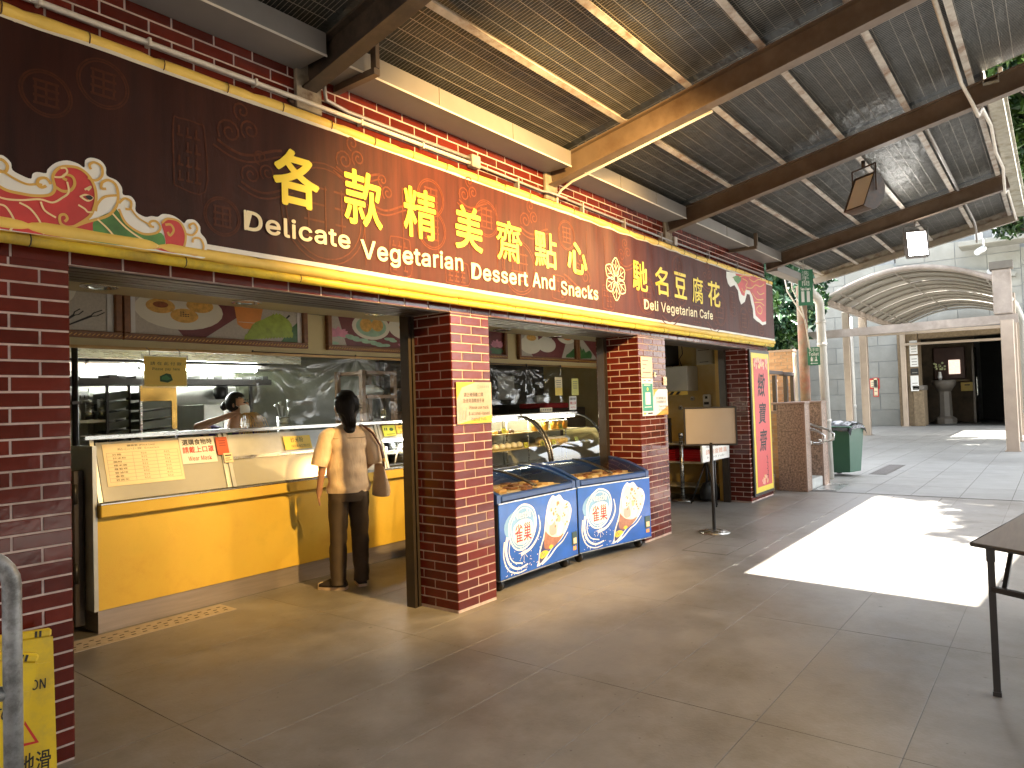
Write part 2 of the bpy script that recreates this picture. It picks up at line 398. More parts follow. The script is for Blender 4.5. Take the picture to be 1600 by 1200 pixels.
def bricks(par, org, ux, W, z0, z1, phase=0, cap=None, first=0, flip=False):
    """running bond on a face that starts at org and runs W along ux (unit, horizontal); face normal is ux x Z"""
    org = Vector(org); ux = Vector(ux); rz = math.atan2(ux.y, ux.x); nn = ux.cross(Vector((0, 0, 1)))
    made = []; z = z0; r = 0
    rest = MB(); cnt = 0
    while z < z1-.012:
        h = min(PC-BG, z1-z); off = ((r+phase) % 2)*PL/2
        u = -off if off else 0.0
        while u < W-.01:
            a = max(u, 0)+ (BG/2 if u > 0 else 0); e = min(u+PL-BG/2, W)
            if W-e < BG: e = W
            if e-a > .012:
                cnt += 1; rr = random.Random(r*977+int(u*1000)+first)
                p = org+ux*((W-(a+e)/2) if flip else (a+e)/2)+Vector((0, 0, z+h/2))+nn*(.0007*rr.random())
                if cap is None or cnt <= cap:
                    link_mesh('brick', brick_mesh(e-a, h), par, p, rz)
                else:
                    me = brick_mesh(e-a, h); M = Matrix.Translation(p) @ Matrix.Rotation(rz, 4, 'Z')
                    rest.add([M @ v.co for v in me.vertices], [list(f.vertices) for f in me.polygons])
            u += PL
        z += PC; r += 1
    if rest.v: rest.build('brick_remainder', M_brick, par, kind='stuff')
FY = 3.489
def backing(par, *a):
    b = MB(); b.box(*a); return b.build('mortar_bed', M_grout, par)
wl = thing('brick_wall', 'dark red glazed brick wall end left of the food counter, floor to sign', 'wall', (.7, 3.6, 0))
backing(wl, -.6, 1.262, FY, 4.0, 0, 2.19)
bricks(wl, (1.262, FY, .012), (-1, 0, 0), 1.86, 0, 0, 0)
bricks(wl, (1.262-1.82, FY, .010), (1, 0, 0), 1.82, .0, 2.185, 0)
bricks(wl, (1.262, FY, .010), (0, 1, 0), .5, .0, 2.185, 1)
wb = thing('brick_wall', 'long red brick wall band above and below the brown shop banner', 'wall', (5, 3.6, 2.2))
backing(wb, -.6, 10.85, FY, 3.88, 2.19, 5.2)
bricks(wb, (-.55, FY, 2.192), (1, 0, 0), 11.4, 0, .068, 0, cap=50)
bricks(wb, (.5, FY, 3.2), (1, 0, 0), 10.35, 0, .34, 1, cap=245, first=5)
p1 = thing('brick_pillar', 'red brick pillar between the yellow food counter and the blue freezers', 'pillar', (3.99, 3.75, 0))
backing(p1, 3.768+.004, 4.207-.004, FY, 3.985, 0, 2.19)
bricks(p1, (3.772, FY, .022), (1, 0, 0), .431, 0, 2.165, 0)
bricks(p1, (3.772, 3.985, .022), (0, -1, 0), .496, 0, 2.165, 0, flip=True)
bricks(p1, (4.203, FY, .022), (0, 1, 0), .496, 0, 2.165, 1)
p2 = thing('brick_pillar', 'red brick pillar with taped notices to the right of the blue freezers', 'pillar', (7.0, 3.75, 0))
backing(p2, 6.66, 7.30, FY, 4.0, 0, 2.19)
bricks(p2, (6.66, FY, .022), (1, 0, 0), .64, 0, 2.165, 0)
bricks(p2, (6.66, 4.0, .022), (0, -1, 0), .511, 0, 2.165, 0, flip=True)
bricks(p2, (7.30, FY, .022), (0, 1, 0), .511, 0, 2.165, 1)
p3 = thing('brick_pillar', 'end brick pillar of the shop that carries the long red scroll sign', 'pillar', (10.35, 3.75, 0))
backing(p3, 9.90, 10.85, FY, 3.80, 0, 2.19)
bricks(p3, (9.90, 3.80, .022), (0, -1, 0), .311, 0, 2.165, 0, flip=True)
bricks(p3, (9.90, FY, .022), (1, 0, 0), .95, 0, 2.165, 0, cap=190)
# pale render where beams meet the wall, with rust streaks
for (bx) in (2.56, 5.1, 7.45):
    t = thing('wall_bracket', {2.56: 'rust-stained render patch and bracket where the nearest roof beam meets the wall', 5.1: 'render patch on the brick wall under the orange lit roof beam', 7.45: 'small steel bracket on the brick wall under the third roof beam'}[bx], 'bracket', (bx, 3.47, 3.3))
    b = MB(); b.box(bx-.09, bx+.09, 3.455, 3.484, 3.285, 3.6, ch=.004); b.build('pad', mat('old render', (.34, .29, .22), rough=.9, var=.35, scale=14, bump=.004, dirt=(.1, .06, .035), dscale=7), t)
    b = MB(); rr = random.Random(int(bx*10))
    for k in range(16 if bx < 3 else 5):
        x = bx-.12+.36*rr.random()*(1 if bx < 3 else .5); z = 3.24+.08*rr.random()-.02*(x-bx)
        b.lathe([(.004, 0), (.022+.012*rr.random(), .006), (.012, .016), (.002, .019)], (x, 3.482, z), 7, axis='y', sx=1.4)
    for v in range(len(b.v)): b.v[v] = (b.v[v][0], 3.484-abs(b.v[v][1]-3.482)*.8, b.v[v][2])
    b.build('rust_flakes', M_rust, t, kind='stuff')

# ------------------------------------------------------------------ shop shell (inside walls, ceilings)
def struct(name, m, *bx):
    b = MB()
    for q in bx: b.box(*q)
    return tag(b.build(name, m), kind='structure')
struct('interior_wall', M_tile, (-.6, 10.5, 8.40, 8.55, 0, 3.0))
struct('side_wall', M_cream, (-.75, -.602, 3.6, 8.55, 0, 3.4), (10.5, 10.849, 3.802, 8.55, 0, 3.4))
struct('ceiling', mat('cream ceiling', (.50, .44, .27), rough=.6, var=.06), (-.6, 10.849, 3.882, 5.50, 2.405, 2.47), (-.6, 10.5, 5.502, 8.4, 2.75, 2.85))
struct('flat_roof', M_duct, (-.75, 10.849, 3.882, 8.6, 3.4, 3.6))
struct('bulkhead_wall', M_cream, (-.6, 9.3, 5.53, 5.6, 2.02, 2.404))
tt = MB(); tt.box(1.262, 9.3, 5.5, 5.53, 2.0, 2.022); tag(tt.build('ceiling_trim', mat('gold trim', (.45, .27, .07), rough=.4, var=.1)), kind='structure')
# lintel soffit: dark glazed strips and the shutter slot
t = thing('roller_shutter', 'dark rolled-up shutter with thin slats in the lintel over the openings', 'shutter', (5, 3.7, 2.15))
for k in range(5):
    for (x0, x1) in ((1.266, 3.69), (4.22, 6.58), (7.31, 9.82)):
        b = MB(); b.box(x0, x1, 3.52+.07*k, 3.578+.07*k, 2.181-.001*(k % 2), 2.1885, ch=.002); b.build('slat', M_bronze, t)
for (x0, x1) in ((1.266, 3.69), (4.22, 6.58), (7.31, 9.82)):
    b = MB(); b.box(x0, x1, 3.885, 3.935, 2.20, 2.32); b.build('bottom_rail', M_black, t)
for x, y in ((3.70, 3.86), (6.585, 3.86), (9.83, 3.78)):
    b = MB(); b.box(x, x+.026, y, y+.09, 0, 2.3); b.box(x+.04, x+.064, y, y+.09, 0, 2.3); b.box(x+.026, x+.04, y+.04, y+.09, 0, 2.3); b.build('guide_rail', M_bronze, t)
# ------------------------------------------------------------------ lean-to canopy: rafters rising away from the wall, purlins, wire mesh, foil
def zr(Y, off=0): return 3.42+off+.2*(3.4-Y)
roof = thing('canopy_roof', 'steel lean-to canopy with wire mesh under dark foil sheets above the shop front', 'canopy', (5, 3.4, 3.3))
SLU = Vector((0, .2, 1)).normalized()
def ibeam(x, y0, y1, fw=.1, dp=.2, m=M_steelbeam):
    b = MB()
    for (o, h, w_) in ((.006, .012, fw), (dp-.006, .012, fw), (dp/2, dp-.024, .012)):
        b.beam((x, y0, zr(y0, o)), (x, y1, zr(y1, o)), w_, h, SLU)
    return b.build('rafter_beam', m, roof)
YF = -4.3
M_shade_grime = mat('shaded grimy beam', (.045, .033, .025), rough=.6, var=.4, scale=4, dirt=(.09, .065, .045), dscale=5)  # paint stands in for missing light on the left beams, plus some grime
for x in (-2.4, .05, 2.56, 5.1, 7.45): ibeam(x, 3.455, YF, m=M_shade_grime if x < 3 else M_steelbeam)
ibeam(10.85, 3.455, .40); 
b = MB(); b.beam((13.5, 3.45, zr(3.45, .15)), (13.5, .40, zr(.4, .15)), .08, .10, SLU); b.build('rafter_beam', mat('end rafter', (.26, .22, .18), rough=.5, var=.2), roof)
b = MB(); b.beam((13.52, 3.45, zr(3.45, .30)), (13.52, .40, zr(.4, .30)), .02, .20, SLU); b.build('end_fascia', M_purlin, roof)
YP = [3.28, 2.70, 2.13, 1.57, 1.0, .50]
YW = [-.1, -.67, -1.24, -1.81, -2.38, -2.95, -3.52, -4.1]
BX = [-2.4, .05, 2.56, 5.1, 7.45, 10.85, 13.5]
for i in range(len(BX)-1):
    x0, x1 = BX[i]+.052, BX[i+1]-.052
    for y in YP+(YW if i < 4 else []):
        b = MB(); z = zr(y, .2)
        b.beam((x0, y, z+.004), (x1, y, z+.004), .05, .008, SLU); b.beam((x0, y+.024, z+.035), (x1, y+.024, z+.035), .006, .054, SLU); b.build('purlin', M_purlin, roof)
    yl = .44 if i >= 4 else (YF if i > 1 else -6.5)  # the two left bays are lengthened out of view to darken wall and banner
    # mesh wires, joined (they cannot be told apart)
    b = MB(); r = .0016; x = x0
    while x < x1:
        a, c = Vector((x, 3.44, zr(3.44, .272))), Vector((x, yl, zr(yl, .272)))
        b.add([a+Vector((-r, 0, 0)), a+Vector((r, 0, 0)), a+Vector((0, 0, r*1.5)), c+Vector((-r, 0, 0)), c+Vector((r, 0, 0)), c+Vector((0, 0, r*1.5))], [(0, 1, 4, 3), (1, 2, 5, 4), (2, 0, 3, 5)])
        x += .027
    y = 3.42; k = 0
    while y > yl:
        dz = .004*math.sin(y*9); s = .0019; z = zr(y, .267)+dz
        b.add([(x0, y-s, z), (x0, y+s, z), (x0, y, z+2*s), (x1, y-s, z), (x1, y+s, z), (x1, y, z+2*s)], [(0, 1, 4, 3), (1, 2, 5, 4), (2, 0, 3, 5)])
        y -= .098 + .022*math.sin(k*2.3); k += 1
    b.build('wire_mesh', M_wire, roof, kind='stuff', fixn=False)
    # foil sheet, creased and sagging between the purlins
    nx = int((BX[i+1]-BX[i])/.055); ny = int((3.47-yl)/.06)
    def fn(u, v, i=i, yl=yl):
        X = BX[i]+(BX[i+1]-BX[i])*u; Y = 3.47+(yl-3.47)*v
        h = .020*noise.noise(Vector((X*1.3, Y*2.2, 3.1)))+.013*noise.noise(Vector((X*4.1+Y*2.5, Y*6, 9)))+.008*abs(noise.noise(Vector((X*9, Y*2, 4))))
        return (X, Y, zr(Y, .298)+h)
    b = MB(); b.grid(fn, nx, ny); b.build('foil_sheet', M_sheet, roof, fixn=False)
    b = MB(); b.hexa([(BX[i], yl, zr(yl, .37)), (BX[i+1], yl, zr(yl, .37)), (BX[i+1], 3.485, zr(3.485, .37)), (BX[i], 3.485, zr(3.485, .37)),
                      (BX[i], yl, zr(yl, .40)), (BX[i+1], yl, zr(yl, .40)), (BX[i+1], 3.485, zr(3.485, .40)), (BX[i], 3.485, zr(3.485, .40))]); b.build('roof_panel', M_duct, roof)
# the canopy's far-side return shades the right of the sunlit gap
b = MB(); b.hexa([(7.5, -1.62, 4.72), (11.2, -1.95, 4.79), (11.2, -4.3, 5.26), (7.5, -4.3, 5.26), (7.5, -1.62, 4.78), (11.2, -1.95, 4.85), (11.2, -4.3, 5.32), (7.5, -4.3, 5.32)]); b.build('roof_panel', M_duct, roof)
for k in range(14):      # plates that close the slot behind the gutter, with small gaps between them
    b = MB(); b.box(7.45+.42*k, 7.45+.42*k+(.385 if k < 9 else .42), .421, .434, zr(.44, .20), zr(.44, .42)); b.build('flashing', M_purlin, roof)
# eave gutter on the low-traffic side, with its leaf litter
b = MB(); b.beam((7.40, .36, zr(.4, .16)), (13.5, .36, zr(.4, .16)), .11, .012); b.beam((7.4, .305, zr(.4, .21)), (13.5, .305, zr(.4, .21)), .008, .11); b.beam((7.4, .415, zr(.4, .21)), (13.5, .415, zr(.4, .21)), .008, .11)
b.beam((7.4, .29, zr(.4, .27)), (13.5, .29, zr(.4, .27)), .03, .012)
b.build('eave_gutter', mat('weathered gutter', (.42, .40, .34), rough=.7, var=.25, scale=8, dirt=(.2, .17, .1), dscale=5), roof)
# grey duct along the wall, one length per bay
for i in range(1, 5):
    x0, x1 = BX[i]+.055, BX[i+1]-.06
    t = thing('cable_duct', {1: 'grey steel cable duct along the wall above the left end of the banner', 2: 'grey steel cable duct under the canopy above the lit Chinese characters', 3: 'grey steel cable duct between the orange beam and the third beam', 4: 'grey steel cable duct at the far right end of the wall'}[i], 'duct', (x0, 3.35, 3.52), group='duct lengths along the wall')
    x1 = min(x1, 10.8)
    b = MB(); b.box(x0, x1, 3.205, 3.482, 3.515, 3.645, ch=.003); b.build('duct_body', M_duct, t)
    b = MB(); b.box(x0, x1, 3.202, 3.2045, 3.505, 3.518); b.build('edge_strip', M_pipe, t)
    for k in range(1, 3):
        xx = x0+(x1-x0)*k/3; b = MB(); b.box(xx-.004, xx+.004, 3.201, 3.2045, 3.519, 3.644); b.build('seam', M_sheen, t)
# short hanging brackets of the duct
for (x, lab) in ((2.78, 'dark angle bracket holding the duct beside the nearest beam'), (9.4, 'pale angle bracket holding the duct near the far end')):
    t = thing('hanger', lab, 'bracket', (x, 3.3, 3.5))
    b = MB(); b.beam((x, 3.48, 3.49), (x, 3.10, 3.49), .045, .04); b.build('arm', M_steelbeam, t)
    b = MB(); b.beam((x, 3.115, 3.51), (x, 3.115, zr(3.1, .2)), .045, .03, (1, 0, 0)); b.build('drop', M_steelbeam, t)
# conduits on the wall
t = thing('conduit', 'cream conduit clipped along the bricks above the left half of the banner', 'conduit', (2, 3.46, 3.33))
b = MB(); b.tube([(.2, 3.455, 3.325), (1.3, 3.455, 3.328), (2.6, 3.452, 3.333), (4.0, 3.455, 3.338)], .014, 10); b.build('pipe', M_pipe, t)
for x in (.6, 1.15, 1.62, 2.2, 2.95, 3.5):
    b = MB(); b.box(x-.008, x+.008, 3.436, 3.485, 3.311, 3.352, ch=.003); b.build('clip', M_pipe, t)
t = thing('conduit', 'grey conduit running above the cream one to the junction box', 'conduit', (3.4, 3.46, 3.36))
b = MB(); b.tube([(2.64, 3.42, 3.46), (2.68, 3.455, 3.39), (2.85, 3.46, 3.372), (4.0, 3.46, 3.378)], .013, 10); b.build('pipe', M_gpipe, t)
b = MB(); b.box(4.0, 4.10, 3.425, 3.482, 3.31, 3.405, ch=.006); b.build('junction_box', mat('box grey', (.30, .28, .25), rough=.6, var=.2), t)
t = thing('conduit', 'grey conduit from the junction box along the bricks to the right', 'conduit', (6, 3.46, 3.3))
b = MB(); b.tube([(4.1, 3.46, 3.345), (4.95, 3.46, 3.335), (5.0, 3.42, 3.33), (5.25, 3.42, 3.33), (5.35, 3.46, 3.345), (7.4, 3.46, 3.32), (10.7, 3.46, 3.33)], .012, 8); b.build('pipe', M_gpipe, t)
b = MB(); b.tube([(5.2, 3.46, 3.27), (7.4, 3.46, 3.265), (10.8, 3.46, 3.27)], .012, 8); b.build('pipe', mat('brown conduit', (.16, .09, .06), rough=.5), t)
for x in (4.6, 5.6, 6.4, 7.25, 7.62, 8.6, 9.6):
    b = MB(); b.box(x-.008, x+.008, 3.44, 3.485, 3.25, 3.365, ch=.003); b.build('clip', M_gpipe, t)
b = MB(); b.box(7.55, 7.63, 3.43, 3.484, 3.28, 3.38, ch=.005); b.build('junction_box', M_purlin, t)
t = thing('conduit', 'bent cream conduit dropping from the orange lit beam to the banner', 'conduit', (5.15, 3.4, 3.2))
b = MB(); b.tube([(5.165, 2.0, zr(2.0, -.012)), (5.165, 3.28, zr(3.28, -.012)), (5.165, 3.40, zr(3.4, -.02)-.02), (5.165, 3.445, 3.33), (5.165, 3.45, 3.2)], .011, 8); b.build('pipe', M_pipe, t)
t = thing('conduit', 'pale bent conduit looping under the eave gutter at upper right', 'conduit', (8, .42, 4.1))
b = MB(); y = 0.66
b.tube([(5.16, .56, zr(.56, .17)), (7.2, .56, zr(.56, .17)), (7.36, .5, zr(.5, .02)), (7.50, .47, zr(.5, -.06)), (7.7, .45, zr(.45, .06)), (8.5, .43, zr(.43, .125)), (9.4, .445, zr(.43, .10)), (10.2, .42, zr(.43, .12)), (10.85, .44, zr(.43, -.04)), (11.3, .43, zr(.43, .1)), (13.4, .42, zr(.43, .11))], .016, 8); b.build('pipe', M_pipe, t)
t = thing('conduit', 'grey conduit alongside the fifth purlin at the far bays', 'conduit', (9, .93, 4.1))
b = MB(); b.tube([(7.52, .93, zr(.93, .185)), (10.75, .93, zr(.93, .185))], .016, 8); b.tube([(10.95, .93, zr(.93, .185)), (13.0, .93, zr(.93, .185)), (13.2, .93, zr(.93, .12)), (13.24, .93, zr(.93, -.1))], .016, 8); b.build('pipe', M_gpipe, t)

# ------------------------------------------------------------------ floodlights hung from the beams
M_lens = mat('floodlight glass', (.75, .74, .70), rough=.1, var=.02)
M_lamp_on = mat('lit floodlight glass', (.9, .9, .85), emit=5.0, ecol=(1, .97, .9), var=0)
M_housing = mat('floodlight housing', (.05, .032, .022), rough=.5, var=.25, dirt=(.10, .05, .025), dscale=8)
M_housing2 = mat('grey floodlight housing', (.22, .21, .20), rough=.5, var=.2)
def floodlight(loc, rz, tilt, label, lit, hm):
    """local: the glass looks along -y; hung from a yoke above"""
    t = thing('floodlight', label, 'floodlight', loc, rz, group='floodlights under the canopy'); t.scale = (.95, .95, .95)
    Mx = Matrix.Rotation(tilt, 4, 'X')
    def add(name, b, m):
        b.v = [tuple(Mx @ Vector(v)) for v in b.v]; return b.build(name, m, t, local=True)
    b = MB(); pr = [(-.19, 0), (-.19, -.03), (.19, -.03), (.19, 0)]+[(.19*math.cos(a), .15*math.sin(a)**.8) for a in [math.pi*k/10 for k in range(1, 10)]]
    b.prism([(p[1], p[0]) for p in pr], (-.13, 0, 0), (0, 1, 0), (0, 0, 1), .26); add('housing', b, hm)
    b = MB(); b.box(-.118, .118, -.036, -.0305, -.178, .178, ch=.002); add('glass', b, M_lamp_on if lit else M_lens)
    b = MB(); b.box(-.132, .132, -.045, -.03, .179, .195); b.box(-.132, .132, -.045, -.03, -.195, -.179); b.box(-.135, -.119, -.045, -.03, -.195, .195); b.box(.119, .135, -.045, -.03, -.195, .195); add('bezel', b, hm)
    b = MB(); b.box(-.07, .07, .02, .10, .17, .25, ch=.01); add('ballast_box', b, hm)
    b = MB(); b.tube([(-.15, .03, 0), (-.15, .03, .27), (.15, .03, .27), (.15, .03, 0)], .011, 6); b.tube([(0, .03, .27), (0, .03, .34)], .02, 8); b.build('yoke', hm, t, local=True)
    return t
LB = (7.42, 1.42, 3.42)
floodlight(LB, R(236), R(-24), 'dark brown floodlight hung from the third roof beam', False, M_housing)
floodlight((10.85, 1.44, 3.48), R(-70), R(-14), 'grey floodlight with white glowing glass hung from the fourth roof beam', True, M_housing2)
LA = (3.55, .35, 3.62)
floodlight((LA[0], LA[1], LA[2]), R(180), R(-25), 'dark floodlight above the photo edge that lights the banner', False, M_housing)
def spot(name, loc, to, watts, colr, size, blend, rad=.08):
    l = bpy.data.lights.new(name, 'SPOT'); l.energy = watts; l.color = colr; l.spot_size = R(size); l.spot_blend = blend; l.shadow_soft_size = rad
    o = bpy.data.objects.new(name, l); col.objects.link(o); o.location = loc
    o.rotation_euler = (Vector(to)-Vector(loc)).to_track_quat('-Z', 'Y').to_euler(); return o
WARM = (1.0, .62, .22)
spot('floodlight_lamp', (LA[0], LA[1]+.12, LA[2]-.05), (4.5, 3.4, 2.3), 235, WARM, 82, .65)
d = Vector((-.93, .55, -.45)).normalized()
spot('floodlight_lamp', Vector(LB)+d*.16+Vector((0, 0, -.03)), Vector(LB)+d*3, 65, WARM, 95, .8)
# ------------------------------------------------------------------ the long banner
BY = 3.375
M_fab = mat('printed banner vinyl', (.072, .0150, .0075), rough=.5, spec=.18, var=.42, scale=2.6, stretch=(6, 1, .5), bump=.0005, bscale=120, coat=.0)
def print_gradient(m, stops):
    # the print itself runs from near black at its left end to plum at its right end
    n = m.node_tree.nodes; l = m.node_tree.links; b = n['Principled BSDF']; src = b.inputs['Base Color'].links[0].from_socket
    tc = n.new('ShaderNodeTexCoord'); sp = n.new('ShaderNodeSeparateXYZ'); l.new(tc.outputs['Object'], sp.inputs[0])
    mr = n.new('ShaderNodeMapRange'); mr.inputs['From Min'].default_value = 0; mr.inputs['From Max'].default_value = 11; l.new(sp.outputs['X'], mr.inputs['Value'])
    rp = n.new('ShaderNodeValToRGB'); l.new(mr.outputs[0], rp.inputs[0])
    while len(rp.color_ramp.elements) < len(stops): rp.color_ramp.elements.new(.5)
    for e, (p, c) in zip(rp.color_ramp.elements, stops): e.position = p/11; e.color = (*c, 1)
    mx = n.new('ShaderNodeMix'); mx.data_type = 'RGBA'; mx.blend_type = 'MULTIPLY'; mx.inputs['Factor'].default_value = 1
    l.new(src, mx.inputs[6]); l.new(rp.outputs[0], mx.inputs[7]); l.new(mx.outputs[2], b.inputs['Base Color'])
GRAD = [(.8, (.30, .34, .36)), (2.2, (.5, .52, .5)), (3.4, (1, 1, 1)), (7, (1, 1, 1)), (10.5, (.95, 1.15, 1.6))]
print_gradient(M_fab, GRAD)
M_pat = mat('faint banner pattern', (.150, .036, .012), rough=.5, spec=.18, var=.35, scale=40)
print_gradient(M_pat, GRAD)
M_bwhite = mat('banner white edge', (.74, .70, .62), rough=.5, var=.06)
M_roll = mat('yellow banner roll', (.74, .50, .10), rough=.55, var=.16, scale=5, bump=.003, bscale=9)
M_bright = mat('bright yellow pipe', (.80, .58, .05), rough=.45, var=.14, scale=7, dirt=(.45, .32, .06), dscale=5)
M_gold = mat('gold print', (.62, .36, .07), rough=.45, var=.08)
M_ylet = mat('yellow lettering', (.88, .66, .03), rough=.45, var=.04)
M_clet = mat('cream lettering', (.86, .72, .44), rough=.45, var=.04)
M_pred = mat('red print', (.50, .035, .028), rough=.42, var=.25, scale=5)
M_pgreen = mat('green print', (.07, .20, .035), rough=.42, var=.45, scale=9)
M_pwhite = mat('white print', (.74, .72, .66), rough=.42, var=.04)
M_pcream = mat('pale gold print', (.80, .60, .30), rough=.42, var=.05)
ban = thing('shop_banner', 'long dark brown banner with yellow Chinese characters and English lettering over the food counter', 'banner', (5, BY, 2.75))
BX0, BX1 = -.55, 10.89
def bwave(X, Z):     # slack folds, strongest near the top at the right half
    f = .006*noise.noise(Vector((X*2.1, Z*.6, 1.7)))+.0025*noise.noise(Vector((X*5.5, Z*1.1, 4)))
    k = max(0, 1-abs(X-6.6)/1.8); f += .012*k*math.sin(X*17+Z*3)*max(0, (Z-2.5))/.6
    k2 = max(0, 1-abs(X-1.2)/.5); f += .012*k2*math.sin(X*9+Z*1.5)*max(0, (Z-2.5))/.6
    s_ = lambda a: max(0, min(1, a))
    f *= s_(max((X-1.98)/.2, (Z-2.93)/.1))*s_(max((9.25-X)/.3, 0))
    return BY+.012+f*.9
b = MB()
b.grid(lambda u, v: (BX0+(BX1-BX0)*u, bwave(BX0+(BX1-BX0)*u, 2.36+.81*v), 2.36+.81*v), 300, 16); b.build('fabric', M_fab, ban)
b = MB(); b.grid(lambda u, v: (BX0+(BX1-BX0)*u, bwave(BX0+(BX1-BX0)*u, 3.17)-.002+.012*v, 3.17+.028*v+.004*noise.noise(Vector((u*40, 0, 0)))), 200, 1); b.build('white_edge', M_bwhite, ban)
b = MB(); b.grid(lambda u, v: (BX0+(BX1-BX0)*u, bwave(BX0+(BX1-BX0)*u, 2.36)-.002, 2.336+.026*v), 200, 1); b.build('white_edge', M_bwhite, ban)
def roll(z, y, r, m, amp, nm, sd):
    pts = []; rr = []
    n = 190
    for k in range(n+1):
        X = BX0+(BX1-BX0)*k/n; q = noise.noise(Vector((X*1.7, sd, 0)))
        pts.append((X, y+amp*.6*q, z+amp*q)); rr.append(r*(1+.16*noise.noise(Vector((X*4, sd, 3)))-(.22 if k % 9 == 0 else 0)))
    b = MB(); b.tube(pts, rr, 10); return b.build(nm, m, ban)
roll(3.217, BY+.035, .031, M_roll, .014, 'rolled_edge', 1.5)
roll(2.310, BY+.03, .034, M_roll, .006, 'rolled_edge', 5.5)
b = MB(); b.tube([(BX0, BY+.045, 2.262), (4, BY+.045, 2.256), (BX1, BY+.045, 2.268)], .026, 12); b.build('support_pipe', M_bright, ban)
for k in range(34):      # cable ties round both rolls
    X = BX0+.2+.335*k; z = 3.217; q = noise.noise(Vector((X*1.7, 1.5, 0)))*.014
    b = MB(); b.tube([(X+.032*0, BY+.035+.034*math.cos(a)+q*.6, z+q+.034*math.sin(a)) for a in [2*math.pi*i/8 for i in range(9)]], .003, 4, caps=False); b.build('cable_tie', M_rust, ban)
for k in range(17):
    X = BX0+.3+.67*k; b = MB(); b.tube([(X, BY+.045+.0275*math.cos(a), 2.26+.0275*math.sin(a)) for a in [2*math.pi*i/8 for i in range(9)]], .003, 4, caps=False); b.build('cable_tie', M_black, ban)

# faint pattern: coins, clouds, seal frames, gourds
UX, UZ = Vector((1, 0, 0)), Vector((0, 0, 1))
items = []; rp = random.Random(11)
def coin(x, z, r):
    for q in (r, r*.9): items.append((stroke(ell(x, z, q, q, 28, a1=2*math.pi*.999), .008), 0, 0))
    for k in range(4): items.append((stroke([(x-r*.5, z-r*.5+r*.33*k), (x+r*.5, z-r*.5+r*.33*k)], .012), 0, 1))
    for k in (-1, 0, 1): items.append((stroke([(x+r*.4*k, z-r*.55), (x+r*.4*k, z+r*.55)], .010), 0, 2))
def cloudp(x, z, s, fl=1):
    items.append((stroke([(x+fl*px*s, z+pz*s) for px, pz in spiral(0, 0, .02, .12, 0, 1.6)], .014*s+.003), 0, 0))
    items.append((stroke([(x+fl*px*s, z+pz*s) for px, pz in spiral(.2, .07, .02, .10, 1, 1.5)], .014*s+.003), 0, 1))
    items.append((stroke([(x+fl*px*s, z+pz*s) for px, pz in spiral(.12, .22, .01, .09, 2, 1.4)], .014*s+.003), 0, 2))
    items.append((stroke([(x+fl*(-.12+.08*k)*s, z+(-.1-.07*math.sin(k*.55))*s) for k in range(9)], .02*s+.003), 0, 3))
    items.append((stroke([(x+fl*(-.16+.085*k)*s, z+(-.15-.08*math.sin(k*.5))*s) for k in range(9)], .014*s+.003), 0, 4))
def seal(x, z, w_, h):
    items.append((stroke([(x-w_/2, z-h/2), (x+w_/2, z-h/2), (x+w_/2, z+h/2-.03), (x+w_/2-.03, z+h/2), (x-w_/2+.03, z+h/2), (x-w_/2, z+h/2-.03), (x-w_/2, z-h/2)], .008), 0, 0))
    for i in range(3):
        for j in range(4): 
            if rp.random() < .85:
                items.append((stroke([(x-w_*.4+w_*.28*i, z-h*.4+h*.22*j), (x-w_*.4+w_*.28*i+w_*.2, z-h*.4+h*.22*j)], .012), 0, 1))
                items.append((stroke([(x-w_*.33+w_*.28*i, z-h*.42+h*.22*j), (x-w_*.33+w_*.28*i, z-h*.26+h*.22*j)], .010), 0, 2))
coin(1.38, 3.02, .11); cloudp(2.0, 2.98, .6); cloudp(2.12, 2.78, .5); seal(1.78, 2.80, .16, .34); coin(1.95, 2.52, .10); coin(1.15, 2.9, .1)
coin(2.6, 2.66, .30); cloudp(2.75, 3.02, .55); cloudp(3.0, 2.86, .5); coin(3.5, 2.95, .13); coin(3.5, 2.73, .14); seal(3.2, 2.5, .18, .24); cloudp(3.85, 3.05, .5)
coin(4.1, 2.92, .14); seal(3.75, 2.46, .24, .16); coin(4.5, 2.6, .22); cloudp(4.6, 3.0, .6); coin(5.2, 2.98, .13); cloudp(5.5, 2.65, .7, -1); seal(5.9, 2.5, .2, .22)
cloudp(6.2, 2.95, .6); coin(6.7, 2.6, .2); seal(5.05, 2.5, .2, .2); cloudp(7.15, 2.5, .8); coin(7.5, 3.0, .14); coin(7.55, 2.72, .17); seal(8.0, 2.5, .25, .22)
cloudp(8.3, 2.98, .7); coin(8.75, 2.62, .2); cloudp(8.6, 2.46, .6, -1); seal(9.2, 2.75, .2, .3); coin(9.6, 2.55, .18); seal(9.9, 2.85, .22, .3); coin(10.3, 2.5, .12)
for k in range(24): items.append((stroke([(2.9+.33*k, 2.37+.3*rp.random()), (2.9+.33*k, 2.75+.35*rp.random())], .006), 0, 0))
b = MB(); layers(b, (0, BY-.006, 0), UX, UZ, items, step=.0002)
b.build('printed_pattern', M_pat, ban, fixn=False, kind='stuff')

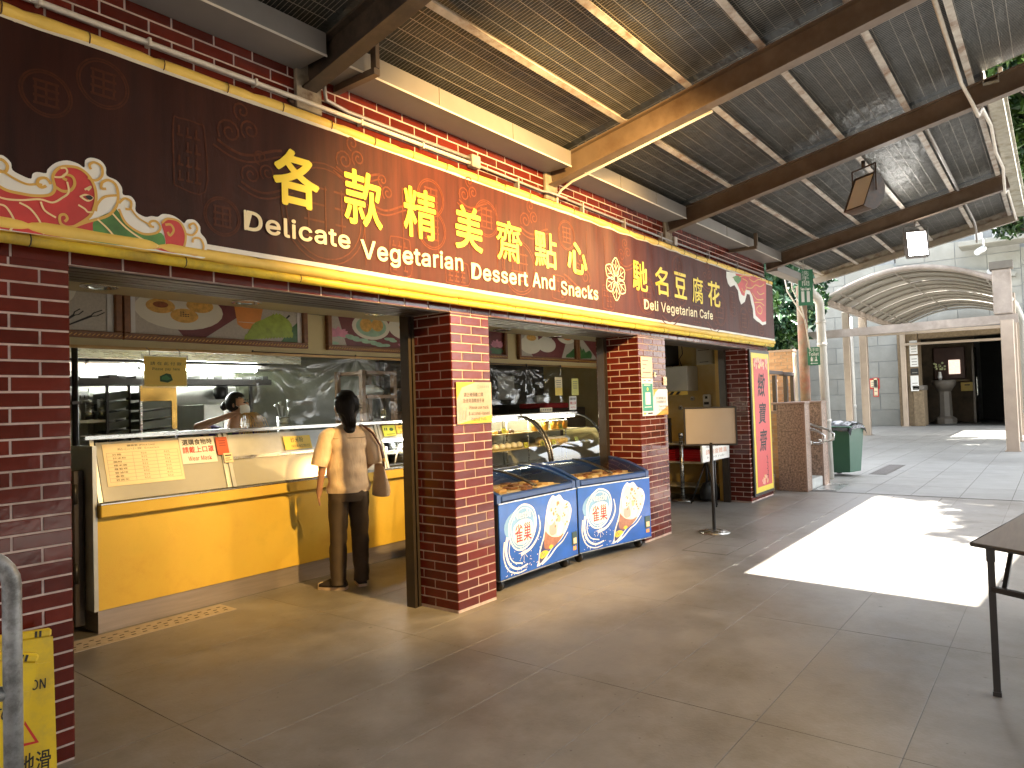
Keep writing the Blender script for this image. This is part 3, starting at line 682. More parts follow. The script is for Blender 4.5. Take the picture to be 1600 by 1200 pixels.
# lettering, each run measured on the banner plane
def bx(x0, ym, x1): return PY(x0, ym, BY-.012).x, PY(x1, ym, BY-.012).x
def glyph(s, x0, x1, yt, yb, m, bold):
    xc = (x0+x1)/2; a, c = bx(x0, (yt+yb)/2, x1)
    write(s, m, ban, (0, BY-.012, 0), UX, UZ, a, c, PY(xc, yb, BY-.012).z, PY(xc, yt, BY-.012).z, off=.0, bold=bold)
for s, x0, x1, yt, yb in (('各', 429, 501, 234, 323), ('款', 540, 600, 267, 353), ('精', 634, 684, 294, 372), ('美', 714, 757, 322, 391), ('齋', 779, 819, 345, 408), ('點', 838, 872, 362, 418), ('心', 889, 920, 379, 428)):
    glyph(s, x0, x1, yt, yb, M_ylet, {'齋': .010, '點': .012, '精': .016, '款': .018, '美': .02}.get(s, .028))
for s, x0, x1, yt, yb in (('馳', 991, 1014, 407, 454), ('名', 1026, 1046, 417, 461), ('豆', 1056, 1075, 426, 466), ('腐', 1084, 1101, 433, 474), ('花', 1109, 1127, 440, 479)):
    glyph(s, x0, x1, yt, yb, M_ylet, {'腐': .008, '馳': .010}.get(s, .018))
def words(run, m, bold):
    for s, x0, x1, zt, zb in run: write(s, m, ban, (0, BY-.012, 0), UX, UZ, x0, x1, zb, zt, off=.0, bold=bold)
# baseline heights: measured under the capitals
zb1 = PY(397, 357, BY-.012).z; zt1 = PY(397, 315, BY-.012).z
zb2 = PY(905, 463, BY-.012).z; zt2 = PY(883, 430, BY-.012).z
def run(text, xa, ya, xb, yb, m, bold, cap_a, cap_b):
    """one line of latin text between two measured ends"""
    me = glyph_mesh(text, 0.0); xsx = [v.co.x for v in me.vertices]; a, c = min(xsx), max(xsx)
    X0 = PY(xa, ya, BY-.012).x; X1 = PY(xb, yb, BY-.012).x
    base = PY(xa, cap_a[1], BY-.012).z; top = PY(xa, cap_a[0], BY-.012).z; sz = (top-base)/.73
    base2 = PY(xb, cap_b, BY-.012).z
    for v in me.vertices:
        t_ = (v.co.x-a)/(c-a); v.co = Vector((X0+(X1-X0)*t_, BY-.012, base+(base2-base)*t_+v.co.y*sz))
    embolden(me, UX*bold*sz*.8, UZ*bold*sz*.8, Vector((0, -1, 0)))
    me.materials.append(m); o = bpy.data.objects.new('lettering', me); col.objects.link(o); o.parent = ban; o.location = -wloc(ban)
run('Delicate', 385, 338, 549, 372, M_clet, .022, (315, 357), 388)
run('Vegetarian', 567, 385, 726, 410, M_clet, .022, (362, 402), 422)
run('Dessert', 740, 415, 827, 430, M_clet, .022, (400, 434), 446)
run('And', 835, 431, 869, 440, M_clet, .022, (416, 447), 452)
run('Snacks', 879, 445, 937, 455, M_clet, .022, (430, 459), 468)
run('Deli Vegetarian Cafe', 1009, 472, 1116, 490, M_clet, .022, (461, 482), 499)
# six-petalled flower emblem
fx = PY(963.5, 436, BY).x; fz = PY(963.5, 436, BY).z; fh = PY(963, 403, BY).z-fz; items = []
for k in range(6):
    a = math.pi/2+k*math.pi/3; cx, cz = .58*fh*math.cos(a), .58*fh*math.sin(a)
    pet = [(fx+cx+.42*fh*(math.cos(t_)*math.cos(a))-.30*fh*math.sin(t_)*math.sin(a)*(1+.15*math.cos(5*t_)), fz+cz+.42*fh*math.cos(t_)*math.sin(a)+.30*fh*math.sin(t_)*math.cos(a)*(1+.15*math.cos(5*t_))) for t_ in [2*math.pi*i/20*.999 for i in range(21)]]
    items.append((stroke(pet, .011), 0, 0)); items.append((stroke([(fx+.2*fh*math.cos(a), fz+.2*fh*math.sin(a)), (fx+.9*fh*math.cos(a), fz+.9*fh*math.sin(a))], .008), 0, 1))
    for s_ in (-1, 1):
        items.append((stroke([(fx+.45*fh*math.cos(a), fz+.45*fh*math.sin(a)), (fx+.72*fh*math.cos(a+.28*s_), fz+.72*fh*math.sin(a+.28*s_))], .007), 0, 2))
items.append((stroke(ell(fx, fz, .17*fh, .17*fh, 16, a1=6.27), .01), 0, 3))
b = MB(); layers(b, (0, BY-.012, 0), UX, UZ, items); b.build('flower_emblem', M_clet, ban, fixn=False)
# cloud ornaments in the lower left and upper right corners
def trace(pts, s, ox, oy): 
    out = []
    for (x, y) in pts:
        p = PY(ox+x/s, oy+y/s, BY-.014); out.append((p.x, p.z))
    return out
T = lambda pts: trace(pts, 4, 0, 200)
WH, RD, GR, GO, CR, BK = range(6)
T = lambda pts: trace(smooth(pts, 3, True), 4, 0, 200)
items = [
 (T([(-400, 330), (-300, 250), (-200, 230), (-120, 180), (0, 160), (40, 170), (80, 210), (90, 255), (150, 290), (205, 310), (215, 280), (245, 268), (300, 275), (310, 250), (360, 210), (430, 195), (500, 215), (540, 240), (545, 195), (580, 178), (640, 195), (675, 240), (680, 290), (740, 320), (775, 365), (782, 410), (830, 420), (860, 460), (862, 515), (920, 550), (960, 545), (1000, 550), (1030, 532), (1090, 540), (1140, 570), (1165, 590), (1185, 568), (1230, 570), (1265, 610), (1268, 650), (1300, 690), (1310, 740), (1300, 790), (1280, 812), (1150, 790), (560, 702), (0, 628), (-400, 575)]), WH, 0),
 (T([(-390, 420), (-100, 360), (0, 350), (60, 382), (150, 402), (230, 415), (320, 410), (352, 370), (340, 300), (370, 252), (420, 235), (500, 245), (560, 290), (600, 360), (610, 440), (590, 520), (560, 560), (600, 580), (590, 640), (540, 650), (480, 620), (520, 690), (0, 622), (-390, 570)]), RD, 1),
 (T([(600, 572), (700, 520), (740, 500), (800, 590), (900, 650), (1020, 650), (1045, 720), (1000, 745), (900, 722), (800, 732), (530, 690), (490, 622), (560, 640), (592, 640)]), GR, 2),
 (T([(1022, 590), (1060, 562), (1130, 580), (1165, 640), (1170, 700), (1150, 778), (985, 752), (1045, 738), (1040, 660)]), RD, 3),
 (T([(740, 690), (830, 720), (870, 715), (940, 740), (985, 752), (760, 715)]), RD, 3),
 (T([(608, 510), (620, 470), (665, 425), (745, 415), (740, 450), (700, 490), (640, 515)]), WH, 4)]
T0 = lambda pts: trace(pts, 4, 0, 200)
def gs(pts, w_=9, c=GO, lv=5): items.append((stroke(smooth(T0(pts), 5), w_/4*.0055, sm=False), c, lv))
gs([(0, 355), (60, 385), (150, 405), (230, 417), (320, 412), (354, 372), (340, 300), (370, 250), (420, 233), (500, 243), (562, 288), (602, 360), (612, 440), (590, 520), (555, 562), (470, 615)], 9)
gs([(470, 612), (560, 580), (680, 545), (735, 490), (750, 420), (735, 350), (690, 320), (650, 335), (645, 370), (675, 375)], 9)
gs([(610, 515), (620, 470), (665, 425), (748, 415)], 8)
gs([(755, 500), (800, 590), (900, 655), (985, 652), (1015, 620), (990, 580), (955, 580), (945, 605), (975, 615)], 8)
gs([(830, 500), (880, 560), (960, 605)], 6)
gs([(560, 305), (610, 322), (650, 290), (645, 235), (600, 208), (570, 225), (580, 252)], 8)
gs([(755, 465), (790, 435), (830, 455), (825, 500), (795, 500)], 8)
gs([(1022, 590), (1062, 562), (1132, 580), (1168, 640), (1172, 700), (1150, 780)], 8)
gs([(1045, 600), (1080, 600), (1098, 635), (1075, 668), (1060, 645)], 8)
gs([(1168, 655), (1215, 665), (1245, 630), (1225, 592), (1195, 605), (1205, 628)], 8)
gs([(1175, 770), (1240, 790), (1285, 745), (1265, 690), (1225, 685), (1215, 712)], 8)
gs([(0, 262), (45, 265), (55, 225), (20, 190), (-20, 195)], 9); gs([(-60, 240), (20, 262), (100, 310), (180, 345), (250, 345), (275, 350)], 7)
gs([(330, 345), (300, 308), (255, 312), (245, 345), (270, 365), (300, 355)], 9)
gs([(355, 360), (400, 388), (450, 385), (478, 345), (465, 300), (420, 285), (405, 305), (430, 320)], 9)
gs([(480, 610), (430, 612), (390, 590), (385, 545), (415, 535), (432, 560), (415, 580)], 8)
for pts in ([(350, 300), (395, 300), (430, 270), (420, 245), (390, 245)], [(0, 425), (60, 440), (150, 445), (260, 440), (340, 460), (400, 430), (440, 395), (430, 330)], [(510, 425), (545, 412), (590, 430), (560, 450), (520, 428)],
            [(500, 475), (540, 500), (560, 520), (590, 520)], [(0, 470), (50, 490), (100, 580), (70, 640)], [(130, 460), (200, 500), (260, 580), (285, 660)], [(265, 455), (290, 510), (360, 555)],
            [(620, 565), (680, 620), (730, 680), (745, 715)], [(715, 530), (800, 620), (900, 690), (1000, 735)], [(470, 620), (510, 680)], [(590, 640), (630, 690)], [(540, 380), (580, 360), (560, 385)]):
    items.append((stroke(smooth(T0(pts), 5), .008, sm=False), CR, 6))
items.append((T([(545, 422), (570, 415), (592, 432), (570, 445)]), BK, 7))
b = MB(); layers(b, (0, BY-.014, 0), UX, UZ, items, step=.0004); b.build('cloud_ornament', [M_pwhite, M_pred, M_pgreen, M_gold, M_pcream, M_ink], ban, fixn=False)
T = lambda pts: trace(pts, 4, 840, 260)
items = [(T([(1190, 655), (1190, 690), (1200, 730), (1215, 752), (1240, 740), (1262, 775), (1270, 830), (1282, 862), (1305, 845), (1318, 795), (1335, 800), (1345, 855), (1355, 890), (1358, 945), (1378, 965), (1395, 975), (1415, 992), (1437, 985), (1437, 704), (1350, 682)]), WH, 0),
         (T([(1206, 662), (1212, 690), (1240, 700), (1262, 745), (1285, 800), (1302, 810), (1310, 770), (1335, 775), (1352, 810), (1365, 870), (1372, 930), (1398, 955), (1415, 972), (1437, 968), (1437, 706), (1350, 684)]), RD, 1),
         (T([(1230, 690), (1255, 680), (1282, 690), (1280, 715), (1262, 735), (1242, 715)]), GR, 2)]
for pts in ([(1290, 700), (1320, 720), (1310, 750), (1345, 760), (1370, 740), (1400, 750), (1425, 735)], [(1330, 700), (1360, 720), (1390, 705), (1420, 715)], [(1380, 780), (1400, 800), (1425, 790)], [(1350, 790), (1380, 830), (1420, 830)],
            [(1375, 880), (1385, 910), (1405, 920), (1412, 890), (1395, 870), (1380, 885)], [(1365, 850), (1400, 850), (1425, 870)], [(1270, 690), (1300, 680), (1340, 690)], [(1285, 760), (1300, 785), (1315, 760)]):
    items.append((stroke(smooth(T(pts), 5), .014, sm=False), GO, 3))
b = MB(); layers(b, (0, BY-.014, 0), UX, UZ, items, step=.0004); b.build('cloud_ornament', [M_pwhite, M_pred, M_pgreen, M_gold], ban, fixn=False)

# lay all print on the folds of the fabric
for o in [c for c in bpy.data.objects if c.parent == ban and c.name.split('.')[0] in ('lettering', 'printed_pattern', 'flower_emblem', 'cloud_ornament')]:
    orn = o.name.startswith('cloud'); pat = o.name.startswith('printed')
    for v in o.data.vertices:
        lift = (BY-.014 if orn else BY-.006 if pat else BY-.012)-v.co.y
        v.co.y = bwave(v.co.x, v.co.z)-(.0015 if pat else .0065 if not orn else .0035)-max(0, lift)*(.6 if pat else 1.5 if orn else .5)
# ------------------------------------------------------------------ the food counter
M_ycount = mat('yellow counter laminate', (.62, .43, .055), rough=.55, var=.12, scale=5, bump=.0012, bscale=170, dirt=(.54, .35, .045), dscale=2.5)
M_kick = mat('brushed kick plate', (.32, .28, .26), rough=.42, metal=.55, var=.12, scale=4, stretch=(1, 1, 14))
M_frost = mat('milky counter glass', (.40, .40, .36), rough=.16, var=.10, scale=2, spec=.6)
CY = 5.31
ct = thing('food_counter', 'long yellow food counter with slanted glass front and steel rails', 'counter', (3.7, 5.7, 0))
CX0, CX1 = 2.085, 6.05
b = MB(); b.box(CX0, CX1, CY+.012, 6.05, .0, .155); b.build('kick_plate', M_kick, ct)
b = MB(); b.box(CX0, CX1, CY+.0, 6.05, .157, .80); b.build('yellow_panel', M_ycount, ct)
b = MB(); b.box(CX0-.03, CX0-.002, CY-.005, 6.05, .157, 1.30); b.build('end_panel', M_dsteel, ct)
b = MB(); b.box(CX0+.0, CX1, CY-.06, CY+.30, .802, .888, ch=.006); b.build('yellow_ledge', M_ycount, ct)
b = MB(); b.box(CX0-.002, CX1, CY-.062, CY+.06, .8885, .90, ch=.002); b.build('ledge_rail', M_steel, ct)
GB, GT, ZB, ZT = CY-.01, CY+.14, .905, 1.35     # the glass leans back
def gx(x0, x1, z0, z1, o0=0., o1=.006):
    f = lambda z: GB+(GT-GB)*(z-ZB)/(ZT-ZB)
    return [(x0, f(z0)+o0, z0), (x1, f(z0)+o0, z0), (x1, f(z0)+o1, z0), (x0, f(z0)+o1, z0), (x0, f(z1)+o0, z1), (x1, f(z1)+o0, z1), (x1, f(z1)+o1, z1), (x0, f(z1)+o1, z1)]
posts = [2.10, 3.062, 3.108, 4.72, 4.76, 6.0]
b = MB(); b.hexa(gx(3.04, 3.135, ZB, ZT-.03, .002, .012)); b.build('mullion_plate', M_dsteel, ct)
b = MB(); b.hexa(gx(2.125, 3.045, ZB, ZT-.03)); b.build('glass_pane', M_frost, ct)
b = MB(); b.hexa(gx(3.135, 4.70, ZB, 1.12)); b.build('glass_pane', M_frost, ct)
b = MB(); b.hexa(gx(3.135, 4.70, 1.145, ZT-.03)); b.build('header_panel', M_dsteel, ct)
b = MB(); b.hexa(gx(3.135, 4.70, 1.12, 1.145, -.012, .008)); b.build('rail', M_steel, ct)
b = MB(); b.hexa(gx(4.78, 5.98, 1.20, ZT-.03)); b.build('header_panel', M_dsteel, ct)
for x in posts:
    b = MB(); b.hexa(gx(x-.014, x+.014, ZB, ZT, -.012, .02)); b.build('upright', M_dsteel, ct)
b = MB(); b.box(CX0-.03, CX1, GT-.02, GT+.06, ZT-.012, ZT+.022, ch=.004); b.build('top_rail', M_steel, ct)
b = MB(); b.box(CX0+.05, CX1, GT+.06, 6.05, 1.02, 1.05); b.build('worktop', M_dsteel, ct)
b = MB(); b.box(4.78, 5.98, CY+.55, CY+.57, .9, 1.2); b.box(4.78, 5.98, CY+.1, CY+.55, .902, .915); b.build('display_back', M_dark, ct)
b = MB(); b.box(3.14, 4.7, CY+.16, CY+.17, .9, 1.3); b.build('inner_panel', M_dsteel, ct)
t = thing('strip_light', 'glowing white strip light under the counter rail at the right end', 'strip light', (5.1, 5.5, 1.17))
b = MB(); b.tube([(4.80, 5.47, 1.165), (5.95, 5.47, 1.165)], .013, 8); b.build('tube', mat('counter tube glow', (1, 1, .95), emit=9, ecol=(1, .98, .92), var=0), t)
b = MB(); b.box(4.79, 5.96, 5.46, 5.50, 1.18, 1.20); b.build('holder', M_white, t)
t = thing('hot_water_boiler', 'steel boiler with pale hoses standing in the right end of the counter', 'boiler', (5.35, 5.7, .92))
b = MB(); b.lathe([(.15, .916), (.15, 1.13), (.12, 1.15), (.02, 1.16)], (5.3, 5.66, 0), 18); b.build('tank', M_steel, t)
b = MB(); b.tube([(5.05, 5.52, .92), (5.08, 5.5, 1.05), (5.18, 5.5, 1.14), (5.26, 5.5, 1.10), (5.24, 5.5, 1.02)], .010, 8); b.build('hose', M_white, t)
b = MB(); b.tube([(4.92, 5.5, .92), (4.92, 5.5, 1.10)], .013, 8); b.build('pipe', M_steel, t)
# side gate of the counter
t = thing('counter_gate', 'tall dull steel gate panel between the brick wall and the yellow counter', 'gate', (1.7, 5.5, 0))
b = MB(); b.box(1.2, 1.98, 5.49, 5.52, .18, 1.12, ch=.004); b.build('panel', M_kick, t)
b = MB(); b.box(1.985, 2.05, 5.44, 5.52, .05, 1.13, ch=.004); b.build('post', M_bronze, t)
for z in (.35, .9):
    b = MB(); b.tube([(1.99, 5.43, z), (1.99, 5.43, z+.14)], .016, 8); b.build('hinge', M_black, t)

# ------------------------------------------------------------------ paper notices
def paper(name, label, cat, quad_org, ux, uz, w_, h, m, thick=.0015, group=None):
    t = thing(name, label, cat, quad_org, group=group); org = Vector(quad_org); ux = Vector(ux).normalized(); uz = Vector(uz).normalized()
    b = MB(); b.prism(rect(0, 0, w_, h), org, ux, uz, thick); b.build('sheet', m, t); return t, org+ux.cross(uz).normalized()*thick, ux, uz
SLANT = Vector((0, GT-GB, ZT-ZB)).normalized()
def on_glass(x, z, o=-.012): return (x, GB+(GT-GB)*(z-ZB)/(ZT-ZB)+o, z)
t, o, ux, uz = paper('price_list', 'yellow printed price list taped to the left end of the counter glass', 'notice', on_glass(2.165, 1.005, -.004), (1, 0, .0), SLANT, .555, .315, M_cream_paper)
write('價格表 (Price List)', M_ink, t, o, ux, uz, .17, .37, .285, .302, off=.0008); write('點心/小食 Snacks', M_sheen, t, o, ux, uz, .10, .40, .262, .279, off=.0008)
its = []
for k in range(9):
    y = .245-.027*k; its.append((rect(.02, y, .535, y+.0015), 0, 0))
for x in (.02, .20, .37, .535): its.append((rect(x, .028, x+.0015, .2465), 0, 1))
b = MB(); layers(b, o, ux, uz, its); b.build('ruled_lines', M_sheen, t, fixn=False)
for k, (a, c) in enumerate((('炒麵', '$25'), ('炒米粉', '$25'), ('腸粉', '$18'), ('糯米雞', '$22'), ('蘿蔔糕', '$15'), ('齋滷味', '$30'), ('春卷', '$15'), ('豆腐花', '$12'))):
    y = .224-.027*k; write(a, M_ink, t, o, ux, uz, .06, .06+.03*len(a), y, y+.015, off=.0008); write(c, M_ink, t, o, ux, uz, .26, .30, y, y+.015, off=.0008); write(c, M_ink, t, o, ux, uz, .43, .47, y, y+.014, off=.0008)
t, o, ux, uz = paper('mask_notice', 'white notice with black and red Chinese characters and Wear Mask on the counter glass', 'notice', on_glass(2.722, 1.115, -.008), (1, 0, .0), SLANT, .285, .215, M_paper)
write('選購食物時', M_ink, t, o, ux, uz, .02, .265, .150, .198, off=.0008, bold=.02); write('請戴上口罩', M_redink, t, o, ux, uz, .015, .27, .085, .138, off=.0008, bold=.02); write('Wear Mask', M_redink, t, o, ux, uz, .05, .24, .022, .058, off=.0008, bold=.01)
t, o, ux, uz = paper('red_notice', 'small plain orange red notice beside the Wear Mask sheet', 'notice', on_glass(3.012-.0, 1.165, -.022), (1, 0, 0), SLANT, .10, .15, mat('orange red paper', (.50, .09, .03), rough=.6))
b = MB(); layers(b, o, ux, uz, [(rect(.025, .115-.02*k, .08, .122-.02*k), 0, 0) for k in range(3)]); b.build('print', mat('dark red ink', (.25, .03, .02)), t, fixn=False)
t, o, ux, uz = paper('price_card', 'little cream card below the orange red notice on the glass', 'notice', on_glass(3.055, 1.10, -.026), (1, 0, 0), SLANT, .075, .08, M_cream_paper)
b = MB(); layers(b, o, ux, uz, [(rect(.01, .055, .065, .066), 0, 0), (rect(.01, .035, .05, .04), 0, 1), (rect(.01, .018, .06, .023), 0, 2)]); b.build('print', M_ink, t, fixn=False)
t, o, ux, uz = paper('noodle_label', 'orange yellow label for fried rice noodles on the middle of the counter rail', 'notice', on_glass(3.64, 1.16, -.016), (1, 0, 0), SLANT, .28, .125, M_ypaper)
write('炒米粉', M_ink, t, o, ux, uz, .07, .20, .065, .112, off=.0008); write('FRIED NOODLES', M_ink, t, o, ux, uz, .07, .26, .018, .042, off=.0008)
t, o, ux, uz = paper('dish_label', 'yellow green label with a dark drawing right of the customer', 'notice', on_glass(4.80, 1.215, -.016), (1, 0, 0), SLANT, .17, .115, mat('lime paper', (.50, .60, .08), rough=.5, var=.2))
b = MB(); layers(b, o, ux, uz, [(ell(.115, .07, .028, .018), 0, 0), (rect(.02, .06, .035, .09), 0, 0), (rect(.045, .06, .06, .09), 0, 0), (rect(.04, .018, .15, .024), 0, 0)]); b.build('print', mat('dark green ink', (.03, .10, .03)), t, fixn=False)
t, o, ux, uz = paper('dish_label', 'orange yellow label with Chinese characters next to the pillar', 'notice', on_glass(4.985, 1.235, -.016), (1, 0, 0), SLANT, .22, .09, M_ypaper)
write('什菜沙律麵', M_ink, t, o, ux, uz, .03, .19, .045, .078, off=.0008); b = MB(); layers(b, o, ux, uz, [(rect(.04, .018, .18, .024), 0, 0)]); b.build('print', M_ink, t, fixn=False)

# hanging pay-here sign
t = thing('hanging_sign', 'yellow hanging sign with green banknotes saying Please pay here', 'sign', (2.64, 5.45, 1.85))
b = MB(); b.box(2.46, 2.815, 5.44, 5.446, 1.71, 1.965); b.build('clear_holder', clear('clear sleeve', gloss=.08, haze=.25), t)
b = MB(); b.box(2.475, 2.80, 5.434, 5.439, 1.725, 1.95); b.build('sheet', M_ypaper, t)
o = (2.475, 5.4335, 1.725)
write('請 在 此 付 款', M_ink, t, o, UX, UZ, .045, .285, .160, .186, off=.0006); write('Please  pay  here', M_ink, t, o, UX, UZ, .06, .27, .115, .142, off=.0006)
b = MB(); layers(b, o, UX, UZ, [([(.115, .035), (.175, .025), (.215, .045), (.20, .09), (.165, .098), (.115, .075)], 0, 0), ([(.125, .05), (.17, .042), (.20, .055), (.165, .085), (.13, .07)], 1, 1)]); b.build('banknotes', [mat('note green', (.01, .07, .02)), mat('note light green', (.05, .20, .06))], t, fixn=False)
for x in (2.52, 2.755):
    b = MB(); b.tube([(x, 5.443, 1.96), (x+.004, 5.46, 2.0), (x, 5.5, 2.02)], .003, 5); b.build('hook', M_black, t)

# ------------------------------------------------------------------ framed food pictures on the bulkhead
M_frame = mat('carved brown frame', (.20, .085, .03), rough=.38, var=.3, scale=30)
M_mount = mat('white picture mount', (.70, .69, .66), rough=.4)
M_lin = mat('picture linen', (.46, .42, .35), rough=.35, var=.14, scale=60)
M_maroon = mat('picture maroon', (.16, .035, .035), rough=.35, var=.2, scale=20)
M_plate = mat('picture plate', (.70, .67, .55), rough=.35, var=.05)
M_tart = mat('picture pastry', (.66, .38, .09), rough=.35, var=.35, scale=25)
M_browned = mat('picture browning', (.25, .07, .02), rough=.35, var=.4, scale=40)
M_juice = mat('picture orange', (.70, .27, .06), rough=.35, var=.15)
M_leaf = mat('picture leaves', (.30, .40, .05), rough=.35, var=.4, scale=12)
M_leafd = mat('picture dark leaves', (.05, .14, .04), rough=.35, var=.4, scale=12)
M_pink = mat('picture lotus pink', (.62, .25, .34), rough=.35, var=.25, scale=14)
M_pad = mat('picture lily pads', (.30, .48, .34), rough=.35, var=.25, scale=14)
PM = [M_lin, M_maroon, M_plate, M_tart, M_browned, M_juice, M_leaf, M_leafd, M_pink, M_pad, M_ink, M_mount]
LI, MA, PL_, TA, BR_, JU, LE, LD, PI_, PA, IN, MO = range(12)
def picture(x0, x1, lab, items, z0=2.075, z1=2.60, edge=(0, 0)):
    t = thing('framed_picture', lab, 'picture', ((x0+x1)/2, 5.50, z0)); f = .05
    for (a, c, p, q) in ((x0, x1, z0, z0+f), (x0, x1, z1-f, z1), (x0, x0+f, z0+f, z1-f), (x1-f, x1, z0+f, z1-f)):
        b = MB(); b.box(a, c, 5.478, 5.528, p, q, ch=.006); b.build('frame_bar', M_frame, t)
        if c-a > q-p:
            b = MB(); nn = int((c-a)/.03); [b.beam((a+.03*k+.003, 5.476, p+.014), (a+.03*k+.022, 5.476, p+.028), .006, .008, (0, 1, 0)) for k in range(nn)]; b.build('carved_rope', M_gold, t, kind='stuff')
    W_, H_ = x1-x0-2*f, z1-z0-2*f
    b = MB(); its = [(rect(0, 0, W_, H_), LI, 0)]+[((s if s[0] == 'strip' else [(p[0], p[1]*.70) for p in s]) if not isinstance(s, tuple) else ('strip', [(p[0], p[1]*.70) for p in s[1]], [(p[0], p[1]*.70) for p in s[2]]), m, l+1) for s, m, l in items(W_, H_)]
    if edge[0]: its.append((rect(0, 0, .045, H_), MO, 20))
    if edge[1]: its.append((rect(W_-.045, 0, W_, H_), MO, 20))
    layers(b, (x0+f, 5.52, z0+f), UX, UZ, its, step=.0004); b.build('printed_picture', PM, t, fixn=False); return t
def leaf(x, y, L, a, w_=.35): return [(x+L*t_*math.cos(a)-s*w_*L*math.sin(math.pi*t_)*.5*math.sin(a), y+L*t_*math.sin(a)+s*w_*L*math.sin(math.pi*t_)*.5*math.cos(a)) for s, t_ in [(1, k/6) for k in range(7)]+[(-1, 1-k/6) for k in range(1, 6)]]
def lotus(x, y, r): return [(leaf(x, y, r, a, .5), PI_, 6+i) for i, a in enumerate((.3, .9, 1.57, 2.2, 2.85, .6, 2.5))]
def fork(x, y, L, a):
    c, s = math.cos(a), math.sin(a); o = [(stroke([(x, y), (x+L*.7*c, y+L*.7*s)], .012, .02), IN, 6)]
    for k in (-1, 1): o.append((stroke([(x+L*.68*c, y+L*.68*s), (x+L*.8*c-k*.018*s, y+L*.8*s+k*.018*c), (x+L*c-k*.014*s, y+L*s+k*.014*c)], .009), IN, 7))
    return o
def picA(W, H): return [(ell(.22, .42, .36, .26), PL_, 1)]+fork(.96, .02, .26, .85)+fork(1.0, .02, .34, .62)+fork(.6, .02, .3, .7)+[(ell(.98, .45, .12, .2), PL_, 3)]
def picB(W, H):
    o = [([(.42, 0), (.60, 0), (1.08, .45), (.72, .45), (.30, .45), (.3, .2)], MA, 1), (ell(.40, .30, .36, .225), PL_, 2), (ell(.40, .30, .31, .185), PL_, 3)]
    for (x, y) in ((.24, .33), (.43, .24), (.56, .37)): o += [(ell(x, y, .115, .082), TA, 4), (ell(x, y+.015, .085, .055), TA, 5)]
    o += [(ell(.24, .345, .06, .035), BR_, 6)]+[(ell(.40+.02*(k % 4), .235+.022*(k//4), .008, .006, 8), IN, 7) for k in range(10)]
    o += [([(.86, .43), (1.14, .43), (1.10, .19), (1.03, .14), (.95, .14), (.89, .19)], JU, 5), (stroke([(.90, .22), (1.10, .22)], .006), PL_, 6)]
    o += [([(W-.22, 0), (W, 0), (W, .32), (W-.1, .2)], LD, 3)]
    for k in range(16): o.append((leaf(.95+.032*k, .0+.004*k, .13+.1*(k % 3), .9+.07*k, .5), LE, 8+k % 4))
    return o+fork(1.30, .22, .25, .9)[:1]
def picC(W, H):
    o = [([(.09, .45), (.2, 0), (W, 0), (W, .45)], MA, 1), (ell(.52, .30, .25, .19), PL_, 2), (ell(.52, .30, .20, .145), PA, 3), (ell(.45, .32, .08, .10), TA, 4), (ell(.60, .33, .08, .09), TA, 4), (ell(1.02, .33, .27, .19), PL_, 3), (ell(1.05, .33, .15, .09), TA, 4)]
    for k in range(22):
        x = .05+.78*((k*.618) % 1); y = .03+.16*((k*.37) % 1)*(1-abs(x-.3)*.6); o.append((ell(x, y, .055, .022), PA, 5+k % 3))
    return o+lotus(.10, .13, .14)+lotus(1.02, .03, .15)
def picD(W, H): return [([(.0, .45), (.0, .16), (.3, 0), (W, 0), (W, .45)], MA, 1), (ell(W-.53, .30, .07, .14), PL_, 2), (ell(W-.53, .34, .055, .05), JU, 3)]+lotus(W-.12, .14, .14)+[(leaf(W-.12, .10, .15, a, .5), LD, 4) for a in (-2.5, -1.8, -1, -.3, 3.3)]
def picE(W, H): return [([(.3, 0), (.98, 0), (1.15, .45), (.2, .45), (.15, .2)], MA, 1), (ell(.25, .22, .24, .17), PL_, 2), (ell(.27, .34, .16, .14), PL_, 3), (ell(.62, .25, .22, .15), PL_, 2), (ell(.63, .33, .14, .10), PL_, 3), (ell(.27, .36, .11, .06), TA, 4), (ell(1.12, .44, .24, .14), PL_, 3), (ell(1.14, .44, .12, .07), JU, 4)]+[(leaf(1.08+.05*k, .02, .12+.05*(k % 4), .7+.1*k, .5), LD, 5+k % 3) for k in range(11)]
def picF(W, H): return [([(.1, .45), (.55, 0), (W, 0), (W, .45)], MA, 1)]+[(leaf(.02+.04*k, .02, .18, .5+.15*k, .5), LD, 5+k % 3) for k in range(9)]
picture(.9, 2.345, 'framed food picture with dark forks on pale linen, cut off by the left wall', picA, edge=(0, 1))
picture(2.355, 3.985, 'framed food picture of egg tarts on a plate and an orange cup', picB, edge=(1, 1))
picture(4.21, 5.75, 'framed food picture of green dumplings with pink lotus and lily pads', picC)
picture(5.9, 6.98, 'framed food picture of a red drink in a white cup with a pink flower', picD)
picture(7.22, 8.63, 'framed food picture of white bowls on saucers with green leaves', picE)
picture(8.64, 9.35, 'framed food picture with green leaves and maroon cloth next to the right pillar', picF)
